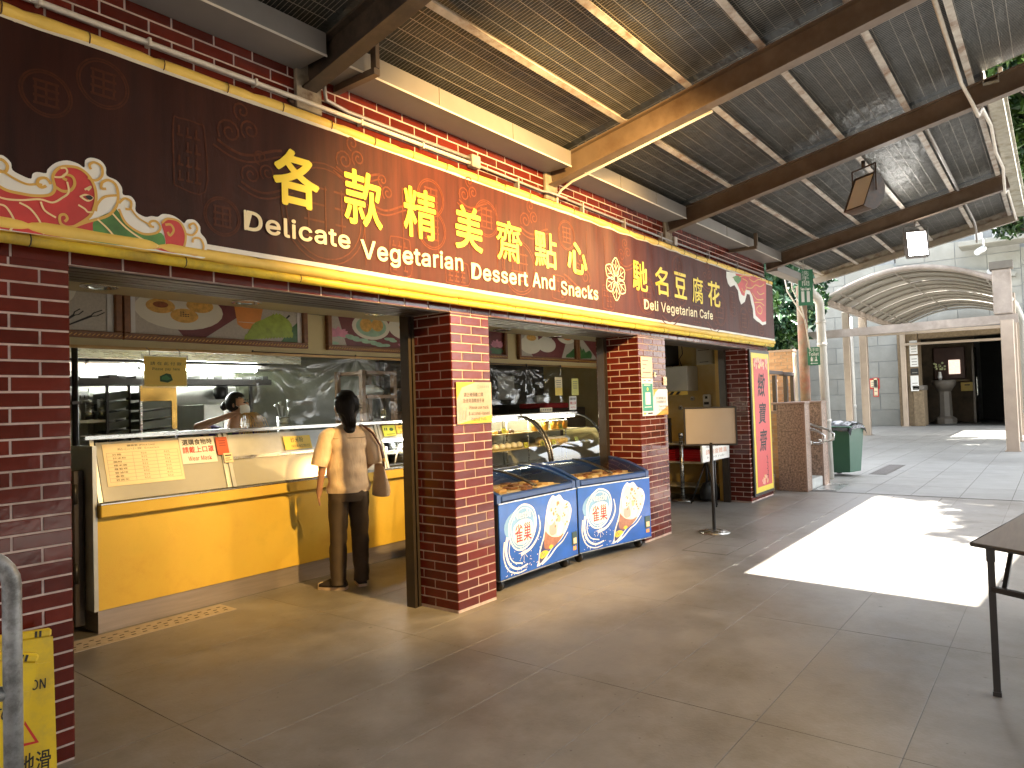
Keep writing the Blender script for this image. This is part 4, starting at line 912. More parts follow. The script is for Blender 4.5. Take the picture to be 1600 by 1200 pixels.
# recessed downlights
M_chrome = mat('chrome reflector', (.72, .70, .66), rough=.15, metal=1, var=.05)
for k, (q, lab) in enumerate(zip(((155, 447), (385, 472), (590, 490), (785, 515), (867, 526)), ('chrome downlight in the soffit at the far left of the counter opening', 'chrome downlight above the orange cup picture', 'chrome downlight above the lotus picture', 'chrome downlight over the left display case', 'chrome downlight over the right display case'))):
    p = PZ(q[0], q[1], 2.40); t = thing('downlight', lab, 'downlight', (p.x, p.y, 2.395), group='downlights in the shop soffit')
    b = MB(); b.lathe([(.115, 2.404), (.118, 2.393), (.095, 2.389), (.088, 2.4045)], (p.x, p.y, 0), 24); b.build('rim', M_chrome, t)
    b = MB(); b.lathe([(.086, 2.4035), (.05, 2.397), (.01, 2.395)], (p.x, p.y, 0), 20); b.build('reflector', M_chrome, t)
# soft plastic film curtains
M_film = clear('plastic film', tint=(.93, .95, .93), gloss=.014, rough=.04, haze=.03, hazecol=(.6, .62, .58), bump=.0, gmax=.075)
def film(x0, x1, z0, z1, y, lab, peaks):
    t = thing('plastic_curtain', lab, 'curtain', ((x0+x1)/2, y, z0))
    def fn(u, v):
        X = x0+(x1-x0)*u; top = z1-.055*abs(math.sin(math.pi*u*peaks))**.8; Z = z0+(top-z0)*v
        f = 0
        for k in range(peaks+1):
            px = k/peaks; dx = (u-px)*peaks; dz = (1-v)*1.6+.05; a = math.atan2(dx, dz)
            f += .018*math.sin(a*17+k)*math.exp(-abs(dx)*1.6)*min(1, dz*1.6)
        f += .020*noise.noise(Vector((u*5, v*4, peaks)))+.005*noise.noise(Vector((u*14, v*5, 2)))
        return (X, y+f, Z)
    b = MB(); b.grid(fn, 120, 50); b.build('film', M_film, t)
    b = MB(); b.tube([(x0, y+.01, z1+.008), (x1, y+.01, z1+.008)], .006, 6); b.build('rail', M_black, t)
    b = MB(); [b.tube([(x0+(x1-x0)*k/peaks, y, z1-.02), (x0+(x1-x0)*k/peaks+.01, y+.01, z1+.02)], .009, 6) for k in range(peaks+1)]; b.build('clip', M_black, t, kind='stuff')
film(3.43, 5.70, 1.375, 2.02, 5.52, 'clear creased plastic film hung over the counter behind the customer', 2)
film(5.74, 8.15, 1.50, 2.0, 5.47, 'clear plastic film with fan-shaped creases hung behind the cake displays', 3)
# ------------------------------------------------------------------ kitchen behind the counter
KY = 7.6
t = thing('kitchen_hood', 'wide steel extractor hood with lit tube hanging in the kitchen', 'hood', (3, 7.2, 1.9))
b = MB(); b.hexa([(1.2, 6.7, 2.12), (4.75, 6.7, 2.12), (4.75, 7.5, 2.02), (1.2, 7.5, 2.02), (1.2, 6.9, 2.74), (4.75, 6.9, 2.74), (4.75, 7.5, 2.74), (1.2, 7.5, 2.74)]); b.build('hood_body', mat('dull hood steel', (.24, .25, .24), rough=.45, metal=.6, var=.2), t)
b = MB(); b.box(1.2, 4.75, 6.68, 6.70, 2.02, 2.13); b.build('front_lip', M_steel, t)
b = MB(); b.box(1.2, 4.75, 7.0, 7.45, 1.98, 2.01); b.build('light_tray', M_duct, t)
t = thing('tube_light', 'long glowing white fluorescent tube under the kitchen hood', 'tube light', (3.6, 6.95, 1.97), group='tubes under the hood')
b = MB(); b.tube([(3.15, 6.95, 1.965), (4.35, 6.95, 1.965)], .028, 10); b.build('tube', mat('kitchen tube glow', (1, 1, 1), emit=24, ecol=(.95, 1, .92), var=0), t)
b = MB(); b.box(3.1, 4.4, 6.9, 7.0, 2.0, 2.015); b.build('holder', M_white, t)
for (x0, x1, lab) in ((1.9, 2.63, 'dim diffuser panel under the hood at the far left'), (2.66, 3.08, 'dim diffuser panel under the hood next to the lit tube')):
    t = thing('tube_light', lab, 'tube light', ((x0+x1)/2, 6.95, 1.95))
    b = MB(); b.box(x0, x1, 6.90, 6.99, 1.925, 1.995, ch=.01); b.build('diffuser', mat('dim diffuser', (.72, .62, .52), rough=.4, emit=.25, ecol=(1, .8, .6)), t)
    b = MB(); b.box(x0, x1, 6.91, 6.99, 1.997, 2.012); b.build('holder', M_steel, t)
t = thing('overhead_shelf', 'black wire shelf full of clutter under the hood', 'shelf', (3, 7.1, 1.8))
b = MB(); b.box(1.3, 4.55, 6.95, 7.35, 1.80, 1.815); b.box(1.3, 4.55, 6.95, 6.97, 1.815, 1.86); b.build('deck', M_black, t)
b = MB(); rr = random.Random(5)
for k in range(40): x = 1.35+.08*k; b.box(x, x+.07, 7.0, 7.25, 1.816, 1.84+.06*rr.random())
b.build('clutter', M_dark, t, kind='stuff')
for x in (1.35, 4.5):
    b = MB(); b.box(x, x+.03, 7.3, 7.33, 1.05, 1.8); b.build('post', M_black, t)
t = thing('splashback', 'grey stainless splashback panels on the kitchen wall', 'wall panel', (3, KY, 1))
for k in range(5):
    b = MB(); b.box(1.2+.86*k, 2.055+.86*k, KY, KY+.02, .9, 1.79, ch=.003); b.build('panel', M_dsteel, t)
b = MB(); b.box(.4, 5.5, KY+.025, KY+.06, 0, 2.74); b.build('backing', M_tile, t)
t = thing('kitchen_worktop', 'steel worktop along the kitchen wall below the trays', 'worktop', (3, 7.2, 0))
b = MB(); b.box(1.2, 5.4, 6.9, KY-.005, .88, .92); b.build('top', M_dsteel, t); b = MB(); b.box(1.25, 5.35, 7.0, KY-.01, 0, .878); b.build('cabinet', M_dsteel, t)
t = thing('pole', 'black upright pole beside the brick wall behind the counter', 'pole', (2.08, 5.65, 0)); b = MB(); b.tube([(2.08, 5.65, 0), (2.08, 5.65, 2.02)], .022, 8); b.build('shaft', M_black, t)
b = MB(); b.box(2.05, 2.11, 5.62, 5.68, 1.60, 1.62); b.build('joint', M_bronze, t)
# wall shelf with bottle and canisters, sockets
p = PY(135, 657, 7.3)
t = thing('wall_shelf', 'short pale shelf on the kitchen wall carrying the canisters', 'shelf', (2.8, 7.4, 1.47)); b = MB(); b.box(2.5, 3.0, 7.2, KY-.002, 1.45, 1.478); b.build('board', M_white, t); b = MB(); b.prism([(0, 0), (.3, 0), (.3, -.12)], (2.98, 7.25, 1.45), (0, 1, 0), (0, 0, 1), .02); b.build('bracket', M_black, t)
t = thing('bottle', 'small white bottle with a rust red cap on the kitchen shelf', 'bottle', (2.70, 7.3, 1.479)); b = MB(); b.lathe([(.035, 1.479), (.037, 1.56), (.02, 1.585), (.018, 1.60)], (2.70, 7.3, 0), 12); b.build('body', M_white, t); b = MB(); b.lathe([(.021, 1.60), (.021, 1.625), (.01, 1.63)], (2.70, 7.3, 0), 10); b.build('cap', mat('rust red cap', (.3, .06, .02)), t)
for x, h, lab in ((2.81, .17, 'narrow steel canister next to the white bottle'), (2.92, .18, 'wider steel canister at the end of the kitchen shelf')):
    t = thing('canister', lab, 'canister', (x, 7.3, 1.479)); b = MB(); b.lathe([(.038, 1.479), (.038, 1.479+h)], (x, 7.3, 0), 14); b.build('body', M_steel, t); b = MB(); b.lathe([(.042, 1.479+h), (.042, 1.49+h), (.01, 1.50+h)], (x, 7.3, 0), 14); b.build('lid', M_steel, t)
for x, lab in ((2.72, 'white wall socket left of the other on the kitchen tiles'), (2.86, 'white wall socket on the kitchen tiles by the tray rack')):
    t = thing('wall_socket', lab, 'socket', (x, KY-.02, 1.7)); b = MB(); b.box(x-.05, x+.05, KY-.02, KY-.001, 1.66, 1.76, ch=.004); b.build('plate', M_white, t); b = MB(); [b.box(x-.03+.04*k, x-.02+.04*k, KY-.0215, KY-.02, 1.69, 1.72) for k in range(2)]; b.build('hole', M_dark, t, kind='stuff')
# tray racks
def trays(x0, x1, y0, lab, gold):
    t = thing('tray_rack', lab, 'rack', ((x0+x1)/2, y0, 1.0))
    for k in range(6):
        z = 1.18+.095*k; b = MB(); b.hexa([(x0, y0, z), (x1, y0, z+.03), (x1, y0+.35, z+.03), (x0, y0+.35, z), (x0, y0, z+.07), (x1, y0, z+.10), (x1, y0+.35, z+.10), (x0, y0+.35, z+.07)]); b.build('tray', mat('grey green tray', (.10, .12, .10), rough=.4, var=.2), t)
    for x in (x0-.02, x1):
        b = MB(); b.box(x, x+.02, y0-.005, y0+.02, .92, 1.80); b.build('upright', M_steel if gold else M_black, t)
    if gold:
        b = MB(); b.box(x0-.02, x1+.02, y0-.012, y0-.006, 1.64, 1.79); b.build('gold_strip', mat('brassy sheet', (.62, .36, .09), rough=.22, metal=.8, var=.35, scale=5), t)
        b = MB(); b.box(x1-.03, x1+.02, y0-.014, y0-.007, 1.36, 1.64); b.build('gold_strip', mat('brassy sheet', (1, 1, 1)), t)
trays(2.92, 3.10, 7.15, 'dark grey tray stack left of the brassy rack', False); trays(3.14, 3.45, 6.95, 'steel rack of grey trays with brassy trim below the pay sign', True)
t = thing('steel_cabinet', 'grey steel cabinet with a round knob behind the masked worker', 'cabinet', (3.95, 7.2, 0)); b = MB(); b.box(3.78, 4.30, 7.0, 7.55, .925, 1.60, ch=.006); b.build('body', M_dsteel, t); b = MB(); b.box(3.99, 4.28, 6.985, 6.998, .95, 1.58, ch=.004); b.build('door', M_steel, t); b = MB(); b.lathe([(.02, -.03), (.02, 0), (.008, .012)], (4.05, 6.985, 1.5), 10, axis='y'); b.build('knob', M_black, t)
t = thing('gas_valve', 'black gas valve hanging on the kitchen wall', 'valve', (4.3, 7.5, 1.7)); b = MB(); b.lathe([(.05, 0), (.07, .05), (.07, .12), (.03, .15)], (4.22, 7.45, 1.66), 12); b.build('body', M_black, t); b = MB(); b.tube([(4.22, 7.45, 1.8), (4.3, 7.45, 1.8), (4.3, 7.45, 1.62)], .015, 6); b.build('pipe', M_black, t)
t = thing('utensil_pot', 'steel pot of ladles standing behind the plastic film', 'pot', (4.0, 5.95, 1.051)); b = MB(); b.lathe([(.055, 1.051), (.06, 1.45)], (3.98, 5.9, 0), 14); b.build('pot', M_steel, t)
for k in range(5): b = MB(); a = k*1.3; b.tube([(3.98, 5.9, 1.3), (3.98+.06*math.cos(a), 5.9+.04*math.sin(a), 1.50+.02*k), (3.98+.075*math.cos(a), 5.9+.05*math.sin(a), 1.53+.02*k)], [.006, .006, .018], 6); b.build('ladle', M_dsteel, t)
t = thing('wooden_shelf_unit', 'brown wooden ladder shelf standing behind the film by the first pillar', 'shelf', (5.5, 6.5, 0)); M_wood = mat('brown wood', (.14, .075, .035), rough=.5, var=.3, scale=5, stretch=(1, 1, 8))
for x in (5.30, 5.78):
    b = MB(); b.box(x, x+.05, 6.3, 6.36, 0, 1.95); b.build('upright', M_wood, t); b = MB(); b.box(x, x+.05, 6.75, 6.8, 0, 1.95); b.build('upright', M_wood, t)
for z in (.9, 1.3, 1.62, 1.9): b = MB(); b.box(5.35, 5.78, 6.28, 6.8, z, z+.04); b.build('shelf_board', M_wood, t)
t = thing('plastic_bags', 'crumpled clear bags on the brown shelf', 'bags', (5.56, 6.5, 1.66)); b = MB(); b.lathe([(.02, 1.661), (.15, 1.67), (.17, 1.72), (.08, 1.77), (.01, 1.78)], (5.56, 6.45, 0), 14, sy=.7); b.v = [(x+.02*noise.noise(Vector((x*20, y*20, z*20))), y, max(1.661, z+.02*noise.noise(Vector((x*18, y*22, z*9))))) for x, y, z in b.v]; b.build('bag', mat('milky bag', (.6, .62, .6), rough=.3), t)
# partition with green-tiled back behind the film
struct('partition_wall', mat('olive partition', (.15, .16, .11), rough=.35, var=.3, scale=3), (4.5, 6.6, 7.55, 7.6, .93, 2.74))
struct('back_shelving_wall', mat('dark back wall', (.05, .045, .04), rough=.6, var=.4, scale=4), (6.62, 10.45, 7.4, 7.5, 0, 2.74))
t = thing('back_shelf', 'dark shelf of jars and boxes behind the second plastic film', 'shelf', (7.6, 7.2, 0)); rr = random.Random(9)
for z in (1.1, 1.42, 1.74): b = MB(); b.box(6.7, 8.7, 7.05, 7.38, z, z+.03); b.build('shelf_board', M_wood, t)
M_jars = [mat('jar red', (.18, .03, .02)), mat('jar cream', (.3, .26, .18)), mat('jar green', (.05, .1, .05)), mat('jar grey', (.12, .12, .12))]
for z in (1.13, 1.45, 1.77):
    for k in range(14):
        x = 6.78+.135*k; h = .12+.12*rr.random(); b = MB(); b.lathe([(.045, z), (.05, z+h*.8), (.03, z+h)], (x, 7.15, 0), 9); b.build('jar', M_jars[rr.randrange(4)], t)

# ------------------------------------------------------------------ cake display cabinets
M_glass = clear('display glass', tint=(.95, .97, .94), gloss=.05, rough=.02)
M_cup = mat('mango pudding', (.78, .42, .05), rough=.35, var=.12); M_bun = mat('white bun', (.80, .78, .70), rough=.6, var=.08); M_cake = mat('yellow cake', (.66, .48, .18), rough=.6, var=.3, scale=20); M_choc = mat('dark cake', (.10, .05, .03), rough=.5, var=.4)
M_lime = mat('lime price tag', (.62, .66, .08), rough=.5); M_tray = mat('bamboo tray', (.40, .32, .14), rough=.5, var=.2)
def case_profile(Y0, Y1, z0, z1, n=9):   # curved glass: low front edge to high back edge
    return [(Y0+(Y1-Y0)*(1-math.cos(math.pi/2*k/n))*1.0, z0+(z1-z0)*math.sin(math.pi/2*k/n)) for k in range(n+1)]
Y0, Y1, Z0, Z1 = 4.62, 5.06, .78, 1.345
def display(x0, x1, lab):
    t = thing('cake_display', lab, 'display cabinet', ((x0+x1)/2, 4.9, 0))
    b = MB(); b.box(x0, x1, Y0, 5.35, 0, Z0-.03); b.build('base', M_dsteel, t)
    pr = case_profile(Y0, Y1, Z0, Z1)
    b = MB(); b.grid(lambda u, v: (x0+.03+(x1-x0-.06)*u, *pr[round(v*9)]), 1, 9); b.build('curved_glass', M_glass, t)
    for x in (x0, x1-.035):
        b = MB(); b.tube([(x+.017, y, z) for y, z in pr], .016, 8); b.build('frame', M_black, t)
        b = MB(); b.tube([(x+.017, y-.014, z+.004) for y, z in pr], .005, 6); b.build('edge_trim', M_steel, t)
    b = MB(); b.box(x0, x1, Y1-.02, 5.35, Z1, Z1+.035, ch=.004); b.build('top', M_steel, t)
    b = MB(); b.box(x0, x1, 5.32, 5.35, Z0, Z1); b.build('back', mat('case back', (.32, .31, .24), rough=.3, var=.15), t)
    b = MB(); b.box(x0, x1, Y0-.01, 5.32, Z0-.028, Z0); b.build('deck', M_steel, t)
    b = MB(); b.box(x0+.04, x1-.04, Y1+.0, Y1+.02, Z1-.03, Z1-.012); b.build('lamp_strip', mat('case lamp', (1, 1, .9), emit=9, ecol=(1, .93, .75), var=0), t)
    for z, ya in ((1.00, 4.82), (1.17, 4.92)):
        b = MB(); b.box(x0+.04, x1-.04, ya, 5.30, z-.012, z); b.build('shelf', M_tray, t)
    for k in range(3): b = MB(); x = x0+.2+(x1-x0-.4)*k/2; b.tube([(x, 5.1, Z0), (x, 5.1, Z1)], .008, 6); b.build('support_rod', M_steel, t)
    return t
display(5.25, 6.62, 'curved glass cake display holding white buns and dark cakes, left of the other'); display(6.64, 7.86, 'curved glass cake display with mango pudding cups on its top shelf')
def food(name, lab, cat, x, y, z, grp, prof, m, n=14, lid=None):
    t = thing(name, lab, cat, (x, y, z), group=grp); b = MB(); b.lathe([(r, z+h) for r, h in prof], (x, y, 0), n); b.build('body', m, t)
    if lid: b = MB(); b.lathe([(r, z+h) for r, h in lid[0]], (x, y, 0), n); b.build('lid', lid[1], t)
    return t
for k, x in enumerate((6.84, 7.06, 7.24, 7.36, 7.48)): food('pudding_cup', ('first', 'second', 'third', 'fourth', 'fifth')[k]+' orange mango pudding cup from the left on the top shelf of the right display', 'cup', x, 5.0, 1.171, 'mango pudding cups', [(.036, .001), (.05, .10)], M_cup, lid=([(.052, .10), (.052, .108), (.02, .112)], M_white))
rr = random.Random(4)
for k in range(12): x = 5.92+.055*k; y = 4.95+.05*(k % 2); food('bun', 'white round bun heaped on the middle shelf of the left display', 'bun', x, y, 1.001, 'white buns in the left display', [(.03, .001), (.042, .02), (.03, .05), (.005, .06)], M_bun, 10)
for k in range(8): x = 5.68+.1*k; food('cake_slice', 'small dark cake on the top shelf of the left display', 'cake', x, 5.0, 1.171, 'dark cakes in the left display', [(.036, .001), (.034, .03), (.01, .04)], M_choc if k % 2 else M_cake, 8)
for k in range(8): x = 6.85+.075*k; food('roll_cake', 'yellow cake on the middle shelf of the right display', 'cake', x, 4.92, 1.001, 'yellow cakes in the right display', [(.032, .001), (.034, .05), (.01, .06)], M_cake, 8)
t = thing('food_tray', 'long white covered tray on the middle shelf of the right display', 'tray', (7.3, 5.1, 1.001)); b = MB(); b.box(7.10, 7.62, 5.0, 5.2, 1.002, 1.06, ch=.015); b.build('body', M_bun, t); b = MB(); b.box(7.12, 7.60, 5.02, 5.18, 1.061, 1.075, ch=.005); b.build('lid', M_white, t)
for k, (x, y, z) in enumerate(((5.62, 4.915, 1.171), (5.88, 4.915, 1.171), (6.15, 4.915, 1.171), (5.72, 4.815, 1.001), (6.42, 4.815, 1.001), (6.74, 4.815, 1.001), (6.98, 4.815, 1.001), (7.48, 4.815, 1.001), (7.28, 4.915, 1.171))):
    t = thing('price_tag', 'small lime price tag, '+('leftmost on the top shelf of the left display', 'second on the top shelf of the left display', 'last on the top shelf of the left display', 'left of the white buns', 'right of the white buns', 'leftmost on the middle shelf of the right display', 'second on the middle shelf of the right display', 'in front of the white tray', 'in front of the pudding cups')[k], 'price tag', (x, y, z), group='lime price tags'); b = MB(); b.hexa([(x-.035, y-.004, z+.001), (x+.035, y-.004, z+.001), (x+.035, y+.004, z+.001), (x-.035, y+.004, z+.001), (x-.035, y+.012, z+.06), (x+.035, y+.012, z+.06), (x+.035, y+.016, z+.06), (x-.035, y+.016, z+.06)]); b.build('card', M_lime, t)
    b = MB(); [b.box(x-.02, x+.02, y+.001+.004*q, y+.003+.004*q, z+.02+.014*q, z+.026+.014*q) for q in range(2)]; b.build('print', M_ink, t, kind='stuff')
# a cream side cupboard with its notice, dark cabinet with red cloth
t = thing('side_cupboard', 'cream side cupboard to the right of the cake displays', 'cupboard', (8.2, 5, 0)); b = MB(); b.box(7.90, 8.02, 4.75, 5.3, 0, 1.16); b.build('end_panel', mat('pale yellow board', (.66, .54, .24), rough=.5), t); b = MB(); b.box(8.02, 9.0, 4.82, 5.3, 0, 1.15, ch=.004); b.build('body', M_bronze, t)
t, o, ux, uz = paper('mask_poster', 'white and orange mask poster on the dark cupboard beside the cake display', 'notice', (8.14, 4.815, .74), (1, 0, 0), (0, 0, 1), .42, .34, M_paper)
its = [([(0, .34), (0, .22), (.16, .34)], 0, 0), ([(0, 0), (.42, 0), (.42, .05), (.1, .03)], 0, 0)]; b = MB(); layers(b, o, ux, uz, its); b.build('orange_print', mat('orange print', (.75, .38, .05)), t, fixn=False); write('請正確佩戴口罩', M_ink, t, o, ux, uz, .08, .36, .20, .235, off=.001); write('及使用消毒搓手液', M_ink, t, o, ux, uz, .08, .36, .15, .185, off=.001); write('Please use mask', M_ink, t, o, ux, uz, .12, .36, .10, .125, off=.001)
t = thing('dark_cabinet', 'dark chest with a red cloth in the back of the second opening', 'cabinet', (8.6, 6.5, 0)); b = MB(); b.box(8.35, 9.6, 6.0, 6.6, 0, 1.42, ch=.01); b.build('body', M_bronze, t); b = MB(); b.box(8.5, 9.1, 5.98, 6.5, 1.421, 1.50, ch=.02); b.build('red_cloth', mat('red cloth', (.35, .02, .02), rough=.8), t); b = MB(); b.box(8.6, 8.95, 6.2, 6.3, 1.501, 1.62, ch=.03); b.build('paper_pile', M_white, t)
t = thing('pinned_sheet', 'white sheet pinned on the back wall above the red cloth', 'notice', (9.3, 7.39, 1.8)); b = MB(); b.box(9.1, 9.55, 7.385, 7.395, 1.58, 1.98); b.build('sheet', M_paper, t)
for (x, z, w_, h, m, lab, txt) in ((PY(865, 595, 5.42).x, 1.60, .175, .25, M_cream_paper, 'cream and orange card hanging on the plastic film', 0), (PY(891, 595, 5.42).x, 1.60, .175, .235, mat('pale lime card', (.68, .66, .20), rough=.5), 'pale lime card hanging at the right edge of the film', 1)):
    t, o, ux, uz = paper('hanging_card', lab, 'notice', (x, 5.40, z), (1, 0, 0), (0, 0, 1), w_, h, m); b = MB(); layers(b, o, ux, uz, [(rect(.03, h-.05-.03*k, w_-.03, h-.04-.03*k), 1, 1) for k in range(4)]+([(rect(0, 0, w_, h*.42), 0, 0)] if not txt else [])); b.build('print', [M_ypaper, M_sheen], t, fixn=False)
t, o, ux, uz = paper('hanging_card', 'white card with black and red characters below the lime card', 'notice', (PY(888, 620, 5.40).x, 5.39, 1.395), (1, 0, 0), (.04, 0, 1), .18, .19, M_paper); write('選購食物時', M_ink, t, o, ux, uz, .015, .165, .135, .172, off=.001, bold=.02); write('請戴上口罩', M_redink, t, o, ux, uz, .015, .165, .075, .115, off=.001, bold=.02); write('Wear Mask', M_redink, t, o, ux, uz, .03, .15, .025, .05, off=.001)
for (x, lab) in ((5.85, 'cream strip label below the film at the left display'), (7.42, 'cream strip label below the film at the right display')):
    t, o, ux, uz = paper('strip_label', lab, 'notice', (x, 5.33, 1.385), (1, 0, 0), (0, 0, 1), .28, .055, M_cream_paper); b = MB(); layers(b, o, ux, uz, [(rect(.03+.04*k, .015, .055+.04*k, .04), 0, 0) for k in range(6)]); b.build('print', M_sheen, t, fixn=False)

# ------------------------------------------------------------------ chest freezers
M_fblue = mat('freezer blue print', (.006, .085, .46), rough=.25, var=.35, scale=3.5, coat=.3); M_fdark = mat('navy freezer frame', (.012, .045, .19), rough=.3, var=.2, coat=.3); M_fside = mat('dark freezer side', (.02, .022, .03), rough=.5)
M_fl = mat('light blue print', (.16, .34, .62), rough=.25, var=.3, scale=6, coat=.3); M_fw = mat('white freezer print', (.75, .78, .80), rough=.25, var=.06, coat=.3); M_fr = mat('red freezer print', (.55, .035, .03), rough=.25); M_cone = mat('cone wafer print', (.33, .15, .09), rough=.25, var=.25, scale=30); M_ice = mat('ice cream print', (.76, .73, .67), rough=.25, var=.14, scale=22); M_nut = mat('nut print', (.42, .22, .11), rough=.25, var=.5, scale=60); M_fy = mat('yellow freezer print', (.70, .55, .05), rough=.25); M_sauce = mat('grey shade print', (.40, .36, .32), rough=.25)
M_lid = clear('freezer lid glass', tint=(.93, .92, .88), gloss=.10, gmax=.5, rough=.03); M_fin = mat('freezer inside', (.52, .45, .33), rough=.5, var=.4, scale=9)
def freezer(loc, rz, Wd, lab, D=.62):
    t = thing('chest_freezer', lab, 'freezer', loc, rz, group='ice cream freezers'); L = dict(local=True)
    b = MB(); b.box(0, Wd, 0, D, .10, .70, ch=.006); b.build('body', M_fside, t, **L)
    # dark frame with curved ends
    def zt(y): return .765+.135*math.sin(min(1, y/D)*math.pi*.56)
    n = 10; pr = [(D*k/n, zt(D*k/n)) for k in range(n+1)]
    for x0, x1 in ((-.004, .045), (Wd-.045, Wd+.004)):
        b = MB(); poly = [(0, .702)]+[(D, .702)]+[(y, z+.012) for y, z in pr[::-1]]
        b.prism(poly, (x1, 0, 0), (0, 1, 0), (0, 0, 1), -(x1-x0)); b.build('end_frame', M_fdark, t, **L)
    b = MB(); b.box(.046, Wd-.046, -.006, .045, .712, .772, ch=.012); b.build('front_rim', M_fdark, t, **L)
    b = MB(); b.box(.046, Wd-.046, D-.04, D, .705, .905, ch=.01); b.build('back_rim', M_fdark, t, **L)
    b = MB(); b.box(.05, Wd-.05, .05, D-.05, .701, .755); 
    rr = random.Random(int(Wd*100))
    b.build('basket_floor', M_fin, t, **L)
    for k in range(40):
        x = .10+(Wd-.2)*rr.random(); y = .08+(D-.2)*rr.random(); bb_ = MB(); bb_.box(x-.05, x+.05, y-.03, y+.03, .756, .766+.02*rr.random(), ch=.004)
        o = bb_.build('ice_pack', [mat('pack cream', (.6, .5, .32), rough=.4), mat('pack brown', (.22, .1, .05), rough=.4), mat('pack orange', (.50, .34, .16), rough=.4)][k % 3], t, **L)
    for x0, x1, dz in ((.05, Wd*.56, .0), (Wd*.5, Wd-.05, .009)):
        b = MB(); b.grid(lambda u, v: (x0+(x1-x0)*u, .04+(D-.08)*v, zt(.04+(D-.08)*v)-.006+dz), 1, 12); b.build('glass_lid', M_lid, t, **L)
        b = MB(); xx = x1-.02 if dz == 0 else x0; b.tube([(xx, y, z+dz+.002) for y, z in pr[1:-1]], .010, 6); b.build('lid_edge', M_black, t, **L)
    b = MB(); b.box(.0, Wd, -.012, -.0005, .105, .70, ch=.003); pnl = b.build('front_panel', M_fblue, t, **L)
    b = MB(); b.box(0, Wd, -.014, -.001, .702, .712); b.box(0, Wd, -.0135, -.001, .097, .104); b.build('edge_trim', M_steel, t, **L)
    # printed design
    s = Wd/1.13; I = []; A = lambda sh, m, l: I.append((sh, m, l)); sx = lambda pts: [(x*s, y) for x, y in pts]
    A(sx(ell(.26, .40, .20, .13)), 1, 0)
    pl = [(.20, .52), (.30, .565), (.40, .55), (.47, .50), (.495, .40), (.46, .30), (.38, .225), (.27, .20), (.18, .235), (.13, .32), (.125, .43)]
    A(sx(smooth(pl, 4, True)), 1, 1); A(stroke(smooth(sx(pl+[pl[0]]), 4), .013, sm=False), 2, 2)
    A(stroke(smooth(sx([(x*.86+.043, y*.86+.052) for x, y in pl+[pl[0]]]), 4), .006, sm=False), 2, 2)
    A(sx(smooth([(.185, .40), (.30, .445), (.425, .42), (.435, .32), (.36, .255), (.25, .245), (.18, .30)], 4, True)), 2, 3)
    A(stroke(sx([(.10, .33), (.075, .22), (.12, .11), (.23, .055), (.36, .07)]), .035, .012), 2, 1); A(stroke(sx([(.06, .30), (.045, .18), (.10, .07), (.22, .022), (.34, .03)]), .016, .008), 2, 1); A(stroke(sx([(.135, .30), (.115, .20), (.17, .12), (.29, .09)]), .010), 2, 1)
    A(stroke(sx([(.53, .45), (.55, .35), (.50, .26), (.40, .19), (.27, .165)]), .010, .028), 2, 1)
    for k in range(60): A(sx(ell(.04+.55*rr.random(), .02+.24*rr.random()**1.5, .003+.004*rr.random(), .003+.003*rr.random(), 6)), 2, 1)
    for k in range(4): A(stroke(sx([(.31+.07*math.cos(a), .175+.07*math.sin(a)) for a in (k*math.pi/4, k*math.pi/4+math.pi)]), .004), 2, 2)
    cz = lambda pts: [((.60+(x-.60)*1.12)*s, .02+(y-.05)*.93) for x, y in pts]; cs = lambda pts: cz(smooth(pts, 4, True))
    # the cone, leaning right
    A(cs([(.52, .10), (.50, .05), (.60, .08), (.70, .17), (.83, .23), (.93, .33), (.99, .47), (.96, .56), (.88, .60), (.83, .655), (.77, .645), (.73, .66), (.67, .60), (.63, .48), (.60, .33), (.56, .24), (.53, .17)]), 2, 1)
    A(cs([(.53, .07), (.62, .30), (.84, .27), (.70, .18)]), 8, 2); A(cs([(.60, .20), (.63, .36), (.74, .29), (.86, .28), (.80, .22), (.70, .175)]), 4, 3)
    A(cs([(.625, .36), (.64, .47), (.69, .58), (.73, .63), (.77, .61), (.81, .63), (.87, .57), (.95, .52), (.96, .42), (.89, .32), (.82, .265), (.72, .275), (.66, .31)]), 5, 4)
    A(cs([(.67, .34), (.70, .29), (.77, .31), (.75, .41), (.70, .43)]), 9, 5); A(cs([(.65, .47), (.68, .52), (.74, .50), (.75, .43), (.70, .39), (.66, .41)]), 2, 6); A(cs([(.77, .29), (.80, .38), (.84, .40), (.87, .35), (.83, .28)]), 2, 6)
    for k in range(26):
        a = rr.random(); x = .70+.25*rr.random(); y = .36+.22*rr.random(); A(cz(ell(x, y, .008+.008*rr.random(), .007+.006*rr.random(), 6, a)), 6, 7)
    A(cz(ell(.80, .58, .022, .018)), 6, 8); A(cz(ell(.81, .43, .02, .03)), 10, 8)
    A(cs([(.54, .155), (.60, .175), (.655, .15), (.60, .115), (.55, .11)]), 7, 5); A(cs([(.66, .19), (.69, .21), (.72, .19), (.69, .17)]), 7, 5)
    A(stroke(cz([(.555, .125), (.57, .16), (.585, .13), (.60, .155)]), .006), 8, 6)
    A(stroke(cz([(.56, .06), (.66, .10), (.76, .17), (.85, .21), (.93, .28)]), .02, .008), 2, 2)
    b = MB(); layers(b, (0, -.012, .10), UX, UZ, I, step=.0002); b.build('printed_design', [M_fblue, M_fl, M_fw, M_fr, M_cone, M_ice, M_nut, M_fy, mat('navy print', (.02, .03, .14), rough=.3), M_sauce, mat('caramel print', (.60, .44, .25), rough=.3)], pnl, fixn=False, **L)
    write('Nestlé', M_fw, pnl, (0, -.012, .10), UX, Vector((.0, 0, 1)), .19*s, .42*s, .455, .52, off=.0024, bold=.012, local=True, shear=.0)
